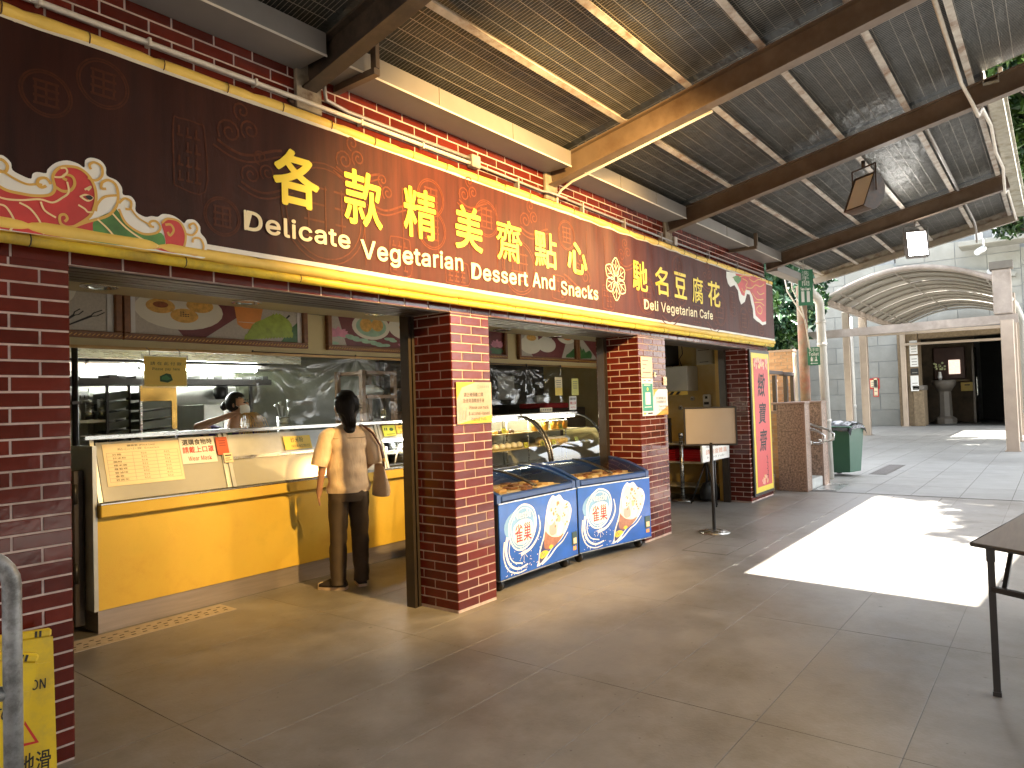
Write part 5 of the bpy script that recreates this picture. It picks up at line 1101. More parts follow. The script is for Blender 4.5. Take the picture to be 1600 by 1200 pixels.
    write('雀巢', M_fr, pnl, (0, -.012, .10), UX, UZ, .195*s, .42*s, .265, .415, off=.0024, bold=.012, local=True)
    b = MB(); b.box(Wd-.10, Wd-.02, -.0185, -.0125, .20, .32, ch=.002); b.build('control_panel', mat('control grey', (.03, .07, .07), rough=.4), t, **L)
    b = MB(); b.box(Wd-.085, Wd-.035, -.0205, -.0187, .215, .265); b.build('dial_label', M_cream_paper, t, **L)
    b = MB(); b.box(Wd-.085, Wd-.035, -.0155, -.0125, .155, .19); b.build('price_sticker', mat('orange sticker', (.7, .35, .12)), t, **L)
    for x in (.07, Wd-.12):
        for y in (.07, D-.09):
            b = MB(); b.lathe([(.045, -.014), (.045, .014)], (x, y, .046), 14, axis='x'); c = b.build('castor', M_black, t, **L); b = MB(); b.box(x-.02, x+.02, y-.025, y+.03, .075, .10); b.build('bracket', M_steel, c, **L)
    return t
freezer((4.335, 3.56, 0), 0, 1.135, 'blue ice cream freezer beside the first pillar, white streaks on its faded print')
freezer((5.515, 3.572, 0), math.atan2(3.36-3.57, 6.56-5.50), 1.06, 'blue ice cream freezer beside the second pillar, turned slightly outward')

# ------------------------------------------------------------------ third opening: service doorway
struct('service_wall', mat('service wall paint', (.58, .47, .22), rough=.5, var=.15, scale=2, dirt=(.50, .31, .05), dscale=.9), (10.455, 10.498, 3.86, 7.4, 0, 2.74))
struct('yellow_jamb', M_yellowwall, (9.93, 10.455, 3.84, 3.96, 0, 2.44))
def wallbox(y0, y1, z0, z1, d, m, nm, lab, cat):
    t = thing(nm, lab, cat, (10.45, (y0+y1)/2, z0)); b = MB(); b.box(10.453-d, 10.453, y0, y1, z0, z1, ch=.012); b.build('body', m, t); return t
k = 10.45/9.8
M_boxw = mat('off white appliance', (.50, .49, .43), rough=.45, var=.08)
t = wallbox(4.45, 5.5, 1.62, 2.0, .4, M_boxw, 'water_heater', 'big off-white box appliance hung on the service wall', 'appliance'); b = MB(); 
for q in range(9): b.prism([(0, 0), (.05, 0), (.09, .05), (.04, .05)], (10.046, 5.45-.1*q, 1.565), (0, -1, 0), (0, 0, 1), .004)
b.build('hazard_stripes', M_black, t, kind='stuff'); b = MB(); b.box(10.05, 10.053, 4.45, 5.5, 1.56, 1.618); b.build('stripe_band', M_ypaper, t); b = MB(); b.tube([(10.3, 4.8, 2.0), (10.3, 4.75, 2.15), (10.3, 4.85, 2.2), (10.3, 4.9, 2.43)], .012, 6); b.tube([(10.25, 4.62, 2.0), (10.25, 4.66, 2.12), (10.25, 4.6, 2.2), (10.25, 4.62, 2.43)], .008, 6); b.build('pipe', M_black, t)
t = wallbox(4.15, 4.42, 2.02, 2.29, .12, M_boxw, 'electric_box', 'off-white electric box high on the service wall', 'electric box'); b = MB(); b.box(10.328, 10.332, 4.22, 4.36, 2.05, 2.06); b.box(10.328, 10.332, 4.2, 4.38, 2.235, 2.243); b.build('print', M_ink, t, kind='stuff')
t = thing('dark_unit', 'black unit high in the doorway above the white appliance', 'appliance', (10.2, 5.2, 2.05)); b = MB(); b.box(9.95, 10.44, 4.75, 5.9, 2.03, 2.40, ch=.01); b.build('body', M_dark, t); b = MB(); b.box(9.94, 9.949, 4.85, 5.8, 2.06, 2.10); b.build('grille', M_black, t)
t = thing('thermometer', 'white wall thermometer with two dark displays above the blank sign', 'thermometer', (10.44, 4.3, 1.36)); b = MB(); b.box(10.40, 10.452, 4.24, 4.37, 1.36, 1.56, ch=.02); b.build('case', M_white, t); b = MB(); b.box(10.397, 10.3995, 4.265, 4.345, 1.40, 1.44); b.build('display', M_dark, t); b = MB(); b.box(10.397, 10.3995, 4.285, 4.325, 1.49, 1.53); b.build('sensor', M_dark, t)
for y, z, w_ in ((4.55, 1.5, 'right below the white appliance'), (4.75, 1.36, 'in the middle of the wall'), (4.95, 1.1, 'lowest, next to the pillar')):
    t = thing('wall_socket', 'small round grey socket on the service wall, '+w_, 'socket', (10.45, y, z), group='round sockets on the service wall'); b = MB(); b.lathe([(.035, -.02), (.035, 0)], (10.45, y, z), 10, axis='x'); b.build('plate', M_boxw, t); b = MB(); b.lathe([(.012, -.024), (.012, -.021)], (10.45, y, z), 8, axis='x'); b.build('pin', M_dark, t)
t = thing('cream_shelf_rack', 'cream shelf rack in the doorway with the red crates', 'rack', (10.2, 4.6, 0)); M_rk = mat('cream rack', (.55, .50, .38), rough=.5, var=.1)
for z in (.16, .52, .80): b = MB(); b.box(10.0, 10.42, 4.08, 5.6, z, z+.03, ch=.004); b.build('shelf_board', M_rk, t)
for y in (4.08, 5.57):
    for x in (10.0, 10.39): b = MB(); b.box(x-.002, x+.032, y-.002, y+.032, 0, .835); b.build('leg', M_rk, t)
def crate(y0, y1, lab):
    t = thing('red_crate', lab, 'crate', (10.2, y0, .551)); m = mat('red plastic crate', (.42, .012, .015), rough=.35, var=.1)
    b = MB(); b.box(10.02, 10.38, y0, y1, .551, .56); b.build('base', m, t)
    for k in range(4): b = MB(); z = .562+.036*k; b.box(10.015, 10.03, y0, y1, z, z+.026); b.build('slat', m, t)
    b = MB(); b.box(10.012, 10.034, y0, y1, .706, .725); b.box(10.37, 10.385, y0, y1, .56, .725); b.box(10.034, 10.37, y0, y0+.015, .56, .725); b.box(10.034, 10.37, y1-.015, y1, .56, .725); b.build('wall', m, t)
crate(4.28, 4.86, 'bright red slatted crate on the cream rack nearest the tripod'); crate(4.9, 5.5, 'second red slatted crate on the cream rack, half behind the pillar')
t = thing('stanchion', 'polished steel queue stanchion in the service doorway', 'stanchion', (9.72, 4.44, 0)); b = MB(); b.lathe([(.16, .001), (.16, .012), (.05, .03), (.03, .035)], (9.72, 4.44, 0), 24); b.build('base', M_steel, t); b = MB(); b.tube([(9.72, 4.44, .03), (9.72, 4.44, .93)], .03, 14); b.build('post', M_steel, t); b = MB(); b.lathe([(.036, .93), (.036, .99), (.02, 1.0)], (9.72, 4.44, 0), 16); b.build('head', M_steel, t)
t = thing('spray_bottle', 'clear bottle with an orange tip behind the stanchion head', 'bottle', (10.1, 4.55, .83)); b = MB(); b.lathe([(.035, .831), (.035, .95), (.015, .98)], (10.1, 4.5, 0), 12); b.build('body', clear('bottle plastic', gloss=.1, haze=.3), t); b = MB(); b.lathe([(.014, .98), (.012, 1.03)], (10.1, 4.5, 0), 10); b.build('tip', mat('orange tip', (.7, .25, .08)), t)
t = thing('wooden_board', 'orange wooden board with a dark edge leaning by the pillar', 'board', (10.0, 4.9, .8)); b = MB(); b.box(10.02, 10.05, 4.78, 5.3, .831, 1.19); b.build('face', mat('orange board', (.50, .25, .03), rough=.4, var=.1), t); b = MB(); b.box(10.015, 10.055, 4.74, 4.778, .831, 1.21); b.box(10.015, 10.055, 4.778, 5.3, 1.192, 1.21); b.build('edge', M_bronze, t)
t = thing('tripod', 'black folded camera tripod standing behind the sign stand', 'tripod', (9.6, 4.0, 0))
for a in (0, 2.1, 4.2): b = MB(); b.tube([(9.62, 4.02, .62), (9.62+.28*math.cos(a), 4.02+.22*math.sin(a), .005)], .012, 6); b.build('leg', M_black, t)
b = MB(); b.tube([(9.62, 4.02, .3), (9.62, 4.02, .72)], .02, 8); b.build('column', M_black, t)
t = thing('black_bag', 'dark bag slumped at the foot of the tripod', 'bag', (9.9, 4.15, 0)); b = MB(); b.lathe([(.05, .001), (.18, .02), (.2, .15), (.12, .26), (.03, .29)], (9.9, 4.1, 0), 14, sy=.7); b.v = [(x+.03*noise.noise(Vector((x*9, y*9, z*9))), y, max(.001, z)) for x, y, z in b.v]; b.build('body', M_dark, t); b = MB(); b.tube([(9.85, 4.05, .27), (9.88, 4.05, .36), (9.93, 4.05, .27)], .01, 6); b.build('handle', M_black, t)
p_ = PY(1098, 722, 3.75)
t, o, ux, uz = paper('doorway_notice', 'white notice with grey and orange characters behind the sign pole', 'notice', (p_.x, 3.75, PY(1098, 722, 3.75).z), (1, 0, 0), (0, 0, 1), PY(1140, 722, 3.75).x-p_.x, .27, M_paper); W_ = PY(1140, 722, 3.75).x-p_.x
write('酒精搓手液', M_sheen, t, o, ux, uz, .08*W_/.7, W_-.1, .175, .24, off=.001); write('請量度體溫', mat('orange ink', (.6, .2, .05)), t, o, ux, uz, .08*W_/.7, W_-.1, .085, .15, off=.001); write('hand rub', M_sheen, t, o, ux, uz, .15, W_-.2, .03, .06, off=.001)
b = MB(); b.box(p_.x, p_.x+W_, 3.752, 3.775, p_.z-.01, p_.z+.28); b.build('board', M_white, t); b = MB(); b.tube([(p_.x+W_/2, 3.78, 0), (p_.x+W_/2, 3.78, p_.z+.2)], .012, 6); b.build('stake', M_black, t)
# blank sign stand in front
sx_, sy_ = 7.57, 3.10; yaw = math.atan2(sx_, sy_)
t = thing('sign_stand', 'black pole sign stand with an empty beige board and round base', 'sign stand', (sx_, sy_, 0), -yaw)
b = MB(); b.lathe([(.17, .001), (.17, .012), (.06, .03), (.02, .032)], (0, 0, 0), 28); b.build('base', M_steel, t, local=True)
b = MB(); b.tube([(0, 0, .03), (0, 0, 1.0)], .019, 12); b.build('pole', M_black, t, local=True)
b = MB(); b.box(-.27, .27, -.012, .012, .985, 1.385, ch=.004); b.build('board', mat('beige blank board', (.40, .345, .28), rough=.45, var=.05, scale=2), t, local=True)
for (a, c, e, f) in ((-.285, .285, .968, .986), (-.285, .285, 1.384, 1.402), (-.285, -.268, .986, 1.384), (.268, .285, .986, 1.384)): b = MB(); b.box(a, c, -.02, .02, e, f); b.build('frame_bar', M_black, t, local=True)

# notices on the pillars
t, o, ux, uz = paper('mask_notice', 'yellowed mask notice in a plastic sleeve on the first pillar', 'notice', (3.80, 3.476, 1.365), (1, 0, 0), (0, 0, 1), .40, .31, mat('yellowed paper', (.33, .26, .155), rough=.35, var=.15, scale=8, coat=.5))
its = [([(0, .31), (0, .18), (.06, .27), (.22, .31)], 0, 0), ([(0, 0), (.4, 0), (.4, .06), (.12, .02)], 0, 0)]+[(stroke([(.03+.03*k, .03), (.05+.03*k, .12-.02*(k % 2))], .012), 1, 1) for k in range(3)]; b = MB(); layers(b, o, ux, uz, its); b.build('orange_print', [mat('orange print', (.75, .38, .05)), mat('grey figure print', (.3, .27, .24))], t, fixn=False)
write('請正確佩戴口罩', M_ink, t, o, ux, uz, .08, .30, .20, .232, off=.001); write('及使用酒精搓手液', M_ink, t, o, ux, uz, .07, .31, .155, .187, off=.001); write('Please use mask', M_ink, t, o, ux, uz, .14, .36, .107, .133, off=.001); write('& alcohol-based', M_ink, t, o, ux, uz, .13, .37, .062, .088, off=.001); write('hand rub', M_ink, t, o, ux, uz, .16, .33, .02, .045, off=.001)
b = MB(); layers(b, o, ux, uz, [(stroke(ell(.245, .275, .012, .014, 10, a1=6.2), .004), 0, 0)]+[(rect(.27+.022*k, .268, .283+.022*k, .284), 0, 0) for k in range(5)]); b.build('emblem', M_sheen, t, fixn=False)
t, o, ux, uz = paper('hours_notice', 'plain cream notice topmost on the second pillar', 'notice', (6.69, 3.476, 1.74), (1, 0, 0), (0, 0, 1), .26, .22, M_cream_paper); b = MB(); layers(b, o, ux, uz, [(rect(.03, .175-.042*k, (.17, .13, .09, .22)[k], .187-.042*k), 0, 0) for k in range(4)]); b.build('print', M_sheen, t, fixn=False)
t, o, ux, uz = paper('health_notice', 'green and white notice below the cream one on the second pillar', 'notice', (6.69, 3.476, 1.33), (1, 0, 0), (0, 0, 1), .26, .40, M_paper)
its = [(rect(.01, .05, .25, .345), 0, 0), (rect(.075, .12, .19, .25), 1, 1), (rect(.05, .325, .2, .333), 1, 1), (ell(.13, .285, .02, .02, 10), 2, 1), (rect(.05, .09, .21, .098), 1, 1), (rect(.04, .37, .1, .38), 4, 1), (rect(.15, .37, .21, .38), 4, 1), (ell(.05, .026, .03, .012, 12), 2, 1), (rect(.12, .018, .23, .034), 3, 1)]
b = MB(); layers(b, o, ux, uz, its); b.build('print', [mat('teal print', (.04, .28, .20)), M_paper, M_lime, M_ink, M_pred], t, fixn=False)
t, o, ux, uz = paper('mask_notice', 'orange and white mask notice beside the green one on the second pillar', 'notice', (6.955, 3.476, 1.33), (1, 0, 0), (0, 0, 1), .345, .285, M_paper)
its = [([(0, .285), (0, .2), (.05, .25), (.12, .285)], 0, 0), ([(.05, 0), (.345, 0), (.345, .1), (.2, .05)], 0, 0)]; b = MB(); layers(b, o, ux, uz, its); b.build('orange_print', mat('orange print', (.75, .38, .05)), t, fixn=False)
write('請正確佩戴口罩', M_ink, t, o, ux, uz, .06, .29, .17, .20, off=.001); write('及使用酒精搓手液', M_ink, t, o, ux, uz, .06, .29, .13, .16, off=.001); write('Please use mask', M_ink, t, o, ux, uz, .12, .33, .085, .11, off=.001); write('& hand rub', M_ink, t, o, ux, uz, .12, .33, .045, .07, off=.001)
t, o, ux, uz = paper('small_notice', 'small cream slip at the right edge of the second pillar', 'notice', (7.21, 3.476, 1.66), (1, 0, 0), (0, 0, 1), .085, .09, M_cream_paper); b = MB(); layers(b, o, ux, uz, [(rect(.01, .06-.02*k, .06, .065-.02*k), 0, 0) for k in range(3)]); b.build('print', M_sheen, t, fixn=False)
t = thing('door_bell', 'small white bell push next to the cream notice on the second pillar', 'bell push', (7.0, 3.48, 1.77)); b = MB(); b.box(6.985, 7.03, 3.462, 3.483, 1.745, 1.80, ch=.008); b.build('plate', M_white, t); b = MB(); b.lathe([(.01, -.006), (.01, 0)], (7.007, 3.461, 1.775), 8, axis='y'); b.build('button', M_dark, t)
# red scroll on the end pillar
t = thing('scroll_sign', 'tall red scroll sign with black brush characters in a yellow border', 'sign', (10.36, 3.475, .07)); M_sred = mat('scroll red', (.62, .075, .075), rough=.4, var=.08, scale=4); M_syel = mat('scroll yellow', (.80, .62, .06), rough=.4, var=.05); M_sfl = mat('scroll flowers', (.78, .55, .22), rough=.4, var=.3, scale=40)
b = MB(); b.box(9.96, 10.80, 3.455, 3.482, .075, 2.175, ch=.004); b.build('black_frame', M_black, t)
b = MB(); b.box(10.0, 10.76, 3.450, 3.4548, .12, 2.13); b.build('yellow_border', M_syel, t)
b = MB(); b.box(10.07, 10.69, 3.4465, 3.4497, .20, 2.05); b.build('red_sheet', M_sred, t)
o = (10.0, 3.4465, .12); its = []; rr = random.Random(2)
for k in range(40): its.append((ell(.1+.56*rr.random(), 1.80+.13*rr.random(), .035, .022, 8, rr.random()*3), k % 2, 1+k % 4))
for k in range(18): its.append((ell(.26+.24*rr.random(), .12+.10*rr.random(), .03, .02, 8, rr.random()*3), k % 2, 1+k % 4))
b = MB(); layers(b, o, UX, UZ, its); b.build('flower_print', [M_sfl, mat('pale flowers', (.75, .38, .30), rough=.4)], t, fixn=False)
for ch, z0, z1 in (('緻', 1.37, 1.72), ('寶', .98, 1.29), ('齋', .58, .90)): write(ch, M_ink, t, o, UX, UZ, .20, .54, z0, z1, off=.0012, bold=.012, shear=.15)
its = [(stroke([(.47+.03*(k % 3), .50-.03*k), (.52+.02*(k % 2), .49-.03*k), (.50+.01*(k % 4), .465-.03*k)], .010), 0, 1) for k in range(11)]+[(stroke([(.52, .52), (.515, .2)], .007), 0, 2)]; b = MB(); layers(b, o, UX, UZ, its); b.build('small_script', M_ink, t, fixn=False)
# ------------------------------------------------------------------ people
M_skin = mat('skin', (.46, .25, .15), rough=.5, var=.07, scale=9); M_hair = mat('black hair', (.009, .007, .006), spec=.3, rough=.5, var=.3, scale=30, stretch=(8, 8, 1)); M_blouse = mat('pale cotton blouse', (.74, .57, .38), rough=.85, var=.08, scale=20, bump=.011, bscale=6, stretch=(2.4, 2.4, .8)); M_trous = mat('dark brown trousers', (.066, .047, .031), rough=.8, var=.2, scale=6, bump=.003, bscale=12)
def skin_body(verts, edges, name, m, parent, sub=2):
    """verts: (co, radius); one continuous surface grown round the joints"""
    me = bpy.data.meshes.new(name); me.from_pydata([v[0] for v in verts], edges, []); o = bpy.data.objects.new(name, me); col.objects.link(o)
    o.modifiers.new('skin', 'SKIN'); sv = me.skin_vertices[0].data
    for i, v in enumerate(verts):
        r = v[1]; sv[i].radius = r if isinstance(r, tuple) else (r, r)
    sv[0].use_root = True
    md = o.modifiers.new('sub', 'SUBSURF'); md.levels = sub; md.render_levels = sub
    dg = bpy.context.evaluated_depsgraph_get(); m2 = bpy.data.meshes.new_from_object(o.evaluated_get(dg)); bpy.data.objects.remove(o); bpy.data.meshes.remove(me)
    m2.materials.clear(); m2.materials.append(m)
    for p in m2.polygons: p.use_smooth = True
    o = bpy.data.objects.new(name, m2); col.objects.link(o); o.parent = parent; return o
def loft(b, keys, n=28, steps=5, amp=0.0, seed=0.0, mi=0, freq=9, caps=True):
    """keys: (centre, rx, ry, yaw, axis direction) rings interpolated smoothly"""
    R_ = []
    K = [(Vector(k[0]), k[1], k[2], Vector(k[3]) if len(k) > 3 else Vector((0, 0, 1))) for k in keys]
    for i in range(len(K)-1):
        for s in range(steps+(1 if i == len(K)-2 else 0)):
            t_ = s/steps
            p0, p1, p2, p3 = K[max(i-1, 0)], K[i], K[i+1], K[min(i+2, len(K)-1)]
            cr = lambda a, b_, c, d: .5*((2*b_)+(c-a)*t_+(2*a-5*b_+4*c-d)*t_*t_+(3*b_-a-3*c+d)*t_**3)
            c = cr(p0[0], p1[0], p2[0], p3[0]); rx = cr(p0[1], p1[1], p2[1], p3[1]); ry = cr(p0[2], p1[2], p2[2], p3[2]); ax = (p1[3]*(1-t_)+p2[3]*t_).normalized()
            x = Vector((1, 0, 0)); x = (x-ax*x.dot(ax)); x = x.normalized() if x.length > .2 else Vector((0, 0, 1)).cross(ax).normalized(); y = ax.cross(x)
            rg = []
            for k in range(n):
                a = 2*math.pi*k/n; q = c+x*(rx*math.cos(a))+y*(ry*math.sin(a))
                if amp: q = q+(x*math.cos(a)+y*math.sin(a))*amp*(noise.noise(Vector((q.x*freq*.6, q.y*freq*.6+seed, q.z*freq*1.5)))+.5*noise.noise(Vector((q.x*freq*2, q.y*freq*2+seed, q.z*freq*2.6))))
                rg.append(q)
            R_.append(rg)
    return b.rings(R_, mi, True, caps)
def blob(b, c, r, sx=1, sy=1, sz=1, n=18, m=12, cut=None, mi=0):
    """ellipsoid; cut(p) drops faces"""
    vs = []; fs = []
    for i in range(m+1):
        for k in range(n):
            a = 2*math.pi*k/n; t_ = math.pi*i/m; vs.append(Vector(c)+Vector((r*sx*math.sin(t_)*math.cos(a), r*sy*math.sin(t_)*math.sin(a), r*sz*math.cos(t_))))
    for i in range(m):
        for k in range(n):
            f = (i*n+k, (i+1)*n+k, (i+1)*n+(k+1) % n, i*n+(k+1) % n)
            if cut is None or not cut(sum((vs[j] for j in f), Vector())/4): fs.append(f)
    return b.add(vs, fs, mi, True)
L = dict(local=True)
# --- the customer, seen from behind
cu = thing('person', 'woman with dark tied hair, pale blouse and brown trousers standing at the counter', 'person', (3.85, 4.79, 0), R(-24))
V = [((0, 0, .88), .11), ((0, 0, 1.04), .10), ((0, 0, 1.20), .11), ((0, -.005, 1.34), .055), ((0, .0, 1.41), .046), ((0, .018, 1.475), (.066, .078)), ((0, .022, 1.545), (.070, .086)), ((0, .018, 1.59), (.045, .055)),
     ((-.155, 0, 1.30), .05), ((-.215, -.02, 1.06), .036), ((-.235, .02, .86), .025), ((-.238, .045, .80), (.022, .038)),
     ((.155, 0, 1.30), .05), ((.215, -.01, 1.06), .036), ((.19, .16, .98), .027), ((.165, .23, .985), (.030, .018)),
     ((-.085, 0, .80), .085), ((-.095, .01, .47), .055), ((-.10, 0, .10), .038), ((-.105, .0, .05), .036), ((-.13, .12, .035), (.035, .025)),
     ((.085, 0, .80), .085), ((.09, .02, .47), .055), ((.095, .03, .10), .038), ((.095, .03, .05), .036), ((.10, .14, .035), (.035, .025))]
E_ = [(0, 1), (1, 2), (2, 3), (3, 4), (4, 5), (5, 6), (6, 7), (2, 8), (8, 9), (9, 10), (10, 11), (2, 12), (12, 13), (13, 14), (14, 15), (0, 16), (16, 17), (17, 18), (18, 19), (19, 20), (0, 21), (21, 22), (22, 23), (23, 24), (24, 25)]
for (base, h, dirs) in ((11, (-.238, .045, .80), [(-.006, -.018), (-.002, -.006), (0, .006), (.002, .018)]), (15, (.165, .23, .985), [])):
    for j, (dx, dy) in enumerate(dirs):
        i = len(V); ln = (.060, .072, .068, .052)[3-j]
        V += [((h[0]+dx, h[1]+dy*1.1+.004, h[2]-.03), .0105), ((h[0]+dx+.004, h[1]+dy*1.2+.012, h[2]-.03-ln*.5), .0098), ((h[0]+dx+.014, h[1]+dy*1.2+.02, h[2]-.03-ln), .008)]; E_ += [(base, i), (i, i+1), (i+1, i+2)]
    if dirs:
        i = len(V); V += [((h[0]+.012, h[1]+.028, h[2]-.0), .010), ((h[0]+.02, h[1]+.045, h[2]-.035), .008)]; E_ += [(base, i), (i, i+1)]
skin_body(V, E_, 'body', M_skin, cu)
b = MB()
loft(b, [((0, 0, .805), .182, .132), ((0, 0, .86), .180, .135), ((0, 0, .96), .172, .126), ((0, 0, 1.07), .166, .118), ((0, -.005, 1.18), .166, .112), ((0, -.01, 1.27), .170, .098), ((0, -.01, 1.325), .145, .075), ((0, -.005, 1.355), .095, .060), ((0, 0, 1.375), .058, .052)], 36, 7, .017, 3.3, caps=False)
for s in (-1, 1):
    d = (s*.25, 0, -1)
    loft(b, [((s*.115, -.005, 1.325), .03, .055, (s*1, 0, -.4)), ((s*.160, -.005, 1.285), .066, .068, (s*.6, 0, -1)), ((s*.198, -.01, 1.20), .070, .072, d), ((s*.222, -.012, 1.12), .071, .070, d), ((s*.238, -.012, 1.05), .066, .062, d), ((s*.241, -.012, 1.035), .060, .056, d)], 22, 5, .009, 7*s, caps=False)
bl = b.build('blouse', M_blouse, cu, **L)
b = MB(); b.tube([(x, -.107+.02*abs(x)/.14, 1.262) for x in [(-.14+.02*k) for k in range(15)]], .0035, 5); b.build('yoke_seam', mat('seam', (.50, .36, .23), rough=.8), bl, **L)
b = MB()
loft(b, [((0, 0, .87), .135, .095), ((0, 0, .845), .160, .115), ((0, -.005, .78), .172, .128), ((0, -.005, .73), .168, .122)], 30, 4, .004, 1)
for s, dy in ((-1, 0), (1, .03)):
    loft(b, [((s*.080, 0, .77), .086, .112), ((s*.085, 0, .68), .087, .104), ((s*.092, .005+dy*.3, .48), .074, .086), ((s*.098, .002+dy*.8, .28), .068, .078), ((s*.102, dy, .10), .064, .078), ((s*.103, dy, .045), .066, .082)], 24, 6, .010, 5*s, caps=False, freq=8)
b.build('trousers', M_trous, cu, **L)
for s, yaw, dy in ((-1, R(52), 0.0), (1, R(-8), .03)):
    Mz = Matrix.Translation((s*.104, dy, 0)) @ Matrix.Rotation(yaw, 4, 'Z')
    b = MB(); out = [(-.036, -.075), (.036, -.075), (.046, .02), (.048, .10), (.036, .165), (0, .185), (-.036, .165), (-.048, .10), (-.046, .02)]
    b.rings([[Mz @ Vector((x, y, 0)) for x, y in out], [Mz @ Vector((x*1.02, y*1.01, .022)) for x, y in out]], smooth=False); b.build('shoe_sole', mat('cream sole', (.55, .42, .30), rough=.6), cu, **L)
    b = MB(); b.rings([[Mz @ Vector((x*.97, y*.97, .0225)) for x, y in out], [Mz @ Vector((x*.9, y*.95, .045)) for x, y in out], [Mz @ Vector((x*.72, y*.6-.015, .075)) for x, y in out], [Mz @ Vector((x*.66, y*.36-.025, .10)) for x, y in out]]); sh = b.build('shoe', mat('dark canvas shoe', (.03, .022, .018), rough=.8), cu, **L)
    b = MB(); b.rings([[Mz @ Vector((x*.99, y if y > .09 else .09+.0*y, .0228)) for x, y in out[2:7]], [Mz @ Vector((x*.92, (y if y > .09 else .09)*.99, .047)) for x, y in out[2:7]], [Mz @ Vector((x*.6, .10+(y-.09)*.4, .060)) for x, y in out[2:7]]]); b.build('toe_cap', mat('cream toe', (.62, .52, .38), rough=.6), sh, **L)
b = MB(); loft(b, [((0, -.004, 1.662), .015, .015), ((0, -.002, 1.650), .055, .06), ((0, -.004, 1.61), .086, .098), ((0, -.008, 1.555), .097, .108), ((0, -.016, 1.50), .092, .100), ((0, -.034, 1.455), .078, .080), ((0, -.060, 1.415), .064, .058), ((0, -.078, 1.37), .054, .046), ((0, -.084, 1.325), .046, .038), ((0, -.085, 1.295), .024, .018)], 26, 4, .006, 2, freq=16)
keep = [i for i, f in enumerate(b.f) if not (sum(b.v[j][1] for j in f)/len(f) > .055 and sum(b.v[j][2] for j in f)/len(f) < 1.605)]
b.f = [b.f[i] for i in keep]; b.m = [b.m[i] for i in keep]; b.sm = [b.sm[i] for i in keep]
b.v = [tuple(Vector(v)+Vector((.006*noise.noise(Vector(v)*28), .006*noise.noise(Vector(v)*31+Vector((5, 5, 5))), .005*noise.noise(Vector(v)*25+Vector((9, 0, 0)))))) for v in b.v]
rr = random.Random(3)
for k in range(70):      # loose strands combed back into the tie
    a = math.pi*(1.0+k/69.0)*1.0; c_, s_ = math.cos(a), math.sin(a); j = .004*rr.random()
    b.tube([(.03*c_, .02+.03*s_, 1.662+j), (.090*c_, -.004+.100*s_, 1.60+j), (.103*c_*(.9+.1*rr.random()), -.010+.113*s_, 1.54), (.085*c_, -.03+.09*s_, 1.475), (.045*c_+.01*rr.random(), -.085+.04*s_, 1.43), (.04*c_+.012*rr.random(), -.10+.03*s_, 1.33+.05*rr.random())], [.002, .0045, .005, .005, .004, .0015], 4)
hr = b.build('hair', M_hair, cu, **L)
b = MB(); rr = random.Random(8)
for k in range(9): a = -1.2+.3*k; b.tube([(.02+.05*math.cos(a)*.4, -.10, 1.51+.01*math.sin(a)), (.03+.07*math.cos(a), -.125, 1.515+.05*math.sin(a))], [.01, .003], 6)
b.build('hair_clip', M_dark, hr, **L, kind='stuff')
b = MB()
for s in (-1, 1): blob(b, (s*.086, .03, 1.515), .03, .35, .6, 1, 10, 8)
b.build('ear', M_skin, cu, kind='stuff', **L)
# her bag, hung from the right shoulder
bg_ = thing('tote_bag', 'cream canvas tote bag with a thin brown strap on the right shoulder of the woman', 'bag', (3.85, 4.79, .70), R(-24))
M_canvas = mat('cream canvas', (.62, .48, .33), rough=.8, var=.08, scale=12, bump=.003, bscale=14)
zz = -.70
b = MB(); loft(b, [((.285, .02, .745+zz), .050, .135), ((.29, .02, .76+zz), .060, .155), ((.292, .02, .85+zz), .052, .150), ((.285, .02, .95+zz), .034, .138), ((.278, .02, 1.025+zz), .014, .125)], 26, 5, .010, 4); b.build('pouch', M_canvas, bg_, **L)
b = MB(); b.beam((.337, -.02, .80+zz), (.30, -.02, 1.0+zz), .004, .004); b.build('seam', mat('seam', (1, 1, 1)), bg_, **L)
M_strap = mat('brown leather strap', (.16, .055, .025), rough=.45)
b = MB(); b.tube([(.286, -.10, .93+zz), (.284, -.095, 1.06+zz), (.262, -.09, 1.18+zz), (.20, -.085, 1.29+zz), (.135, -.06, 1.352+zz), (.115, .0, 1.368+zz), (.14, .06, 1.335+zz), (.22, .085, 1.25+zz), (.272, .09, 1.08+zz), (.28, .085, .96+zz)], .010, 8); b.build('strap', M_strap, bg_, **L)
b = MB(); b.lathe([(.014, -.003), (.014, .003)], (.283, -.105, 1.06+zz), 10, axis='y'); b.build('buckle', M_gold, bg_, **L)

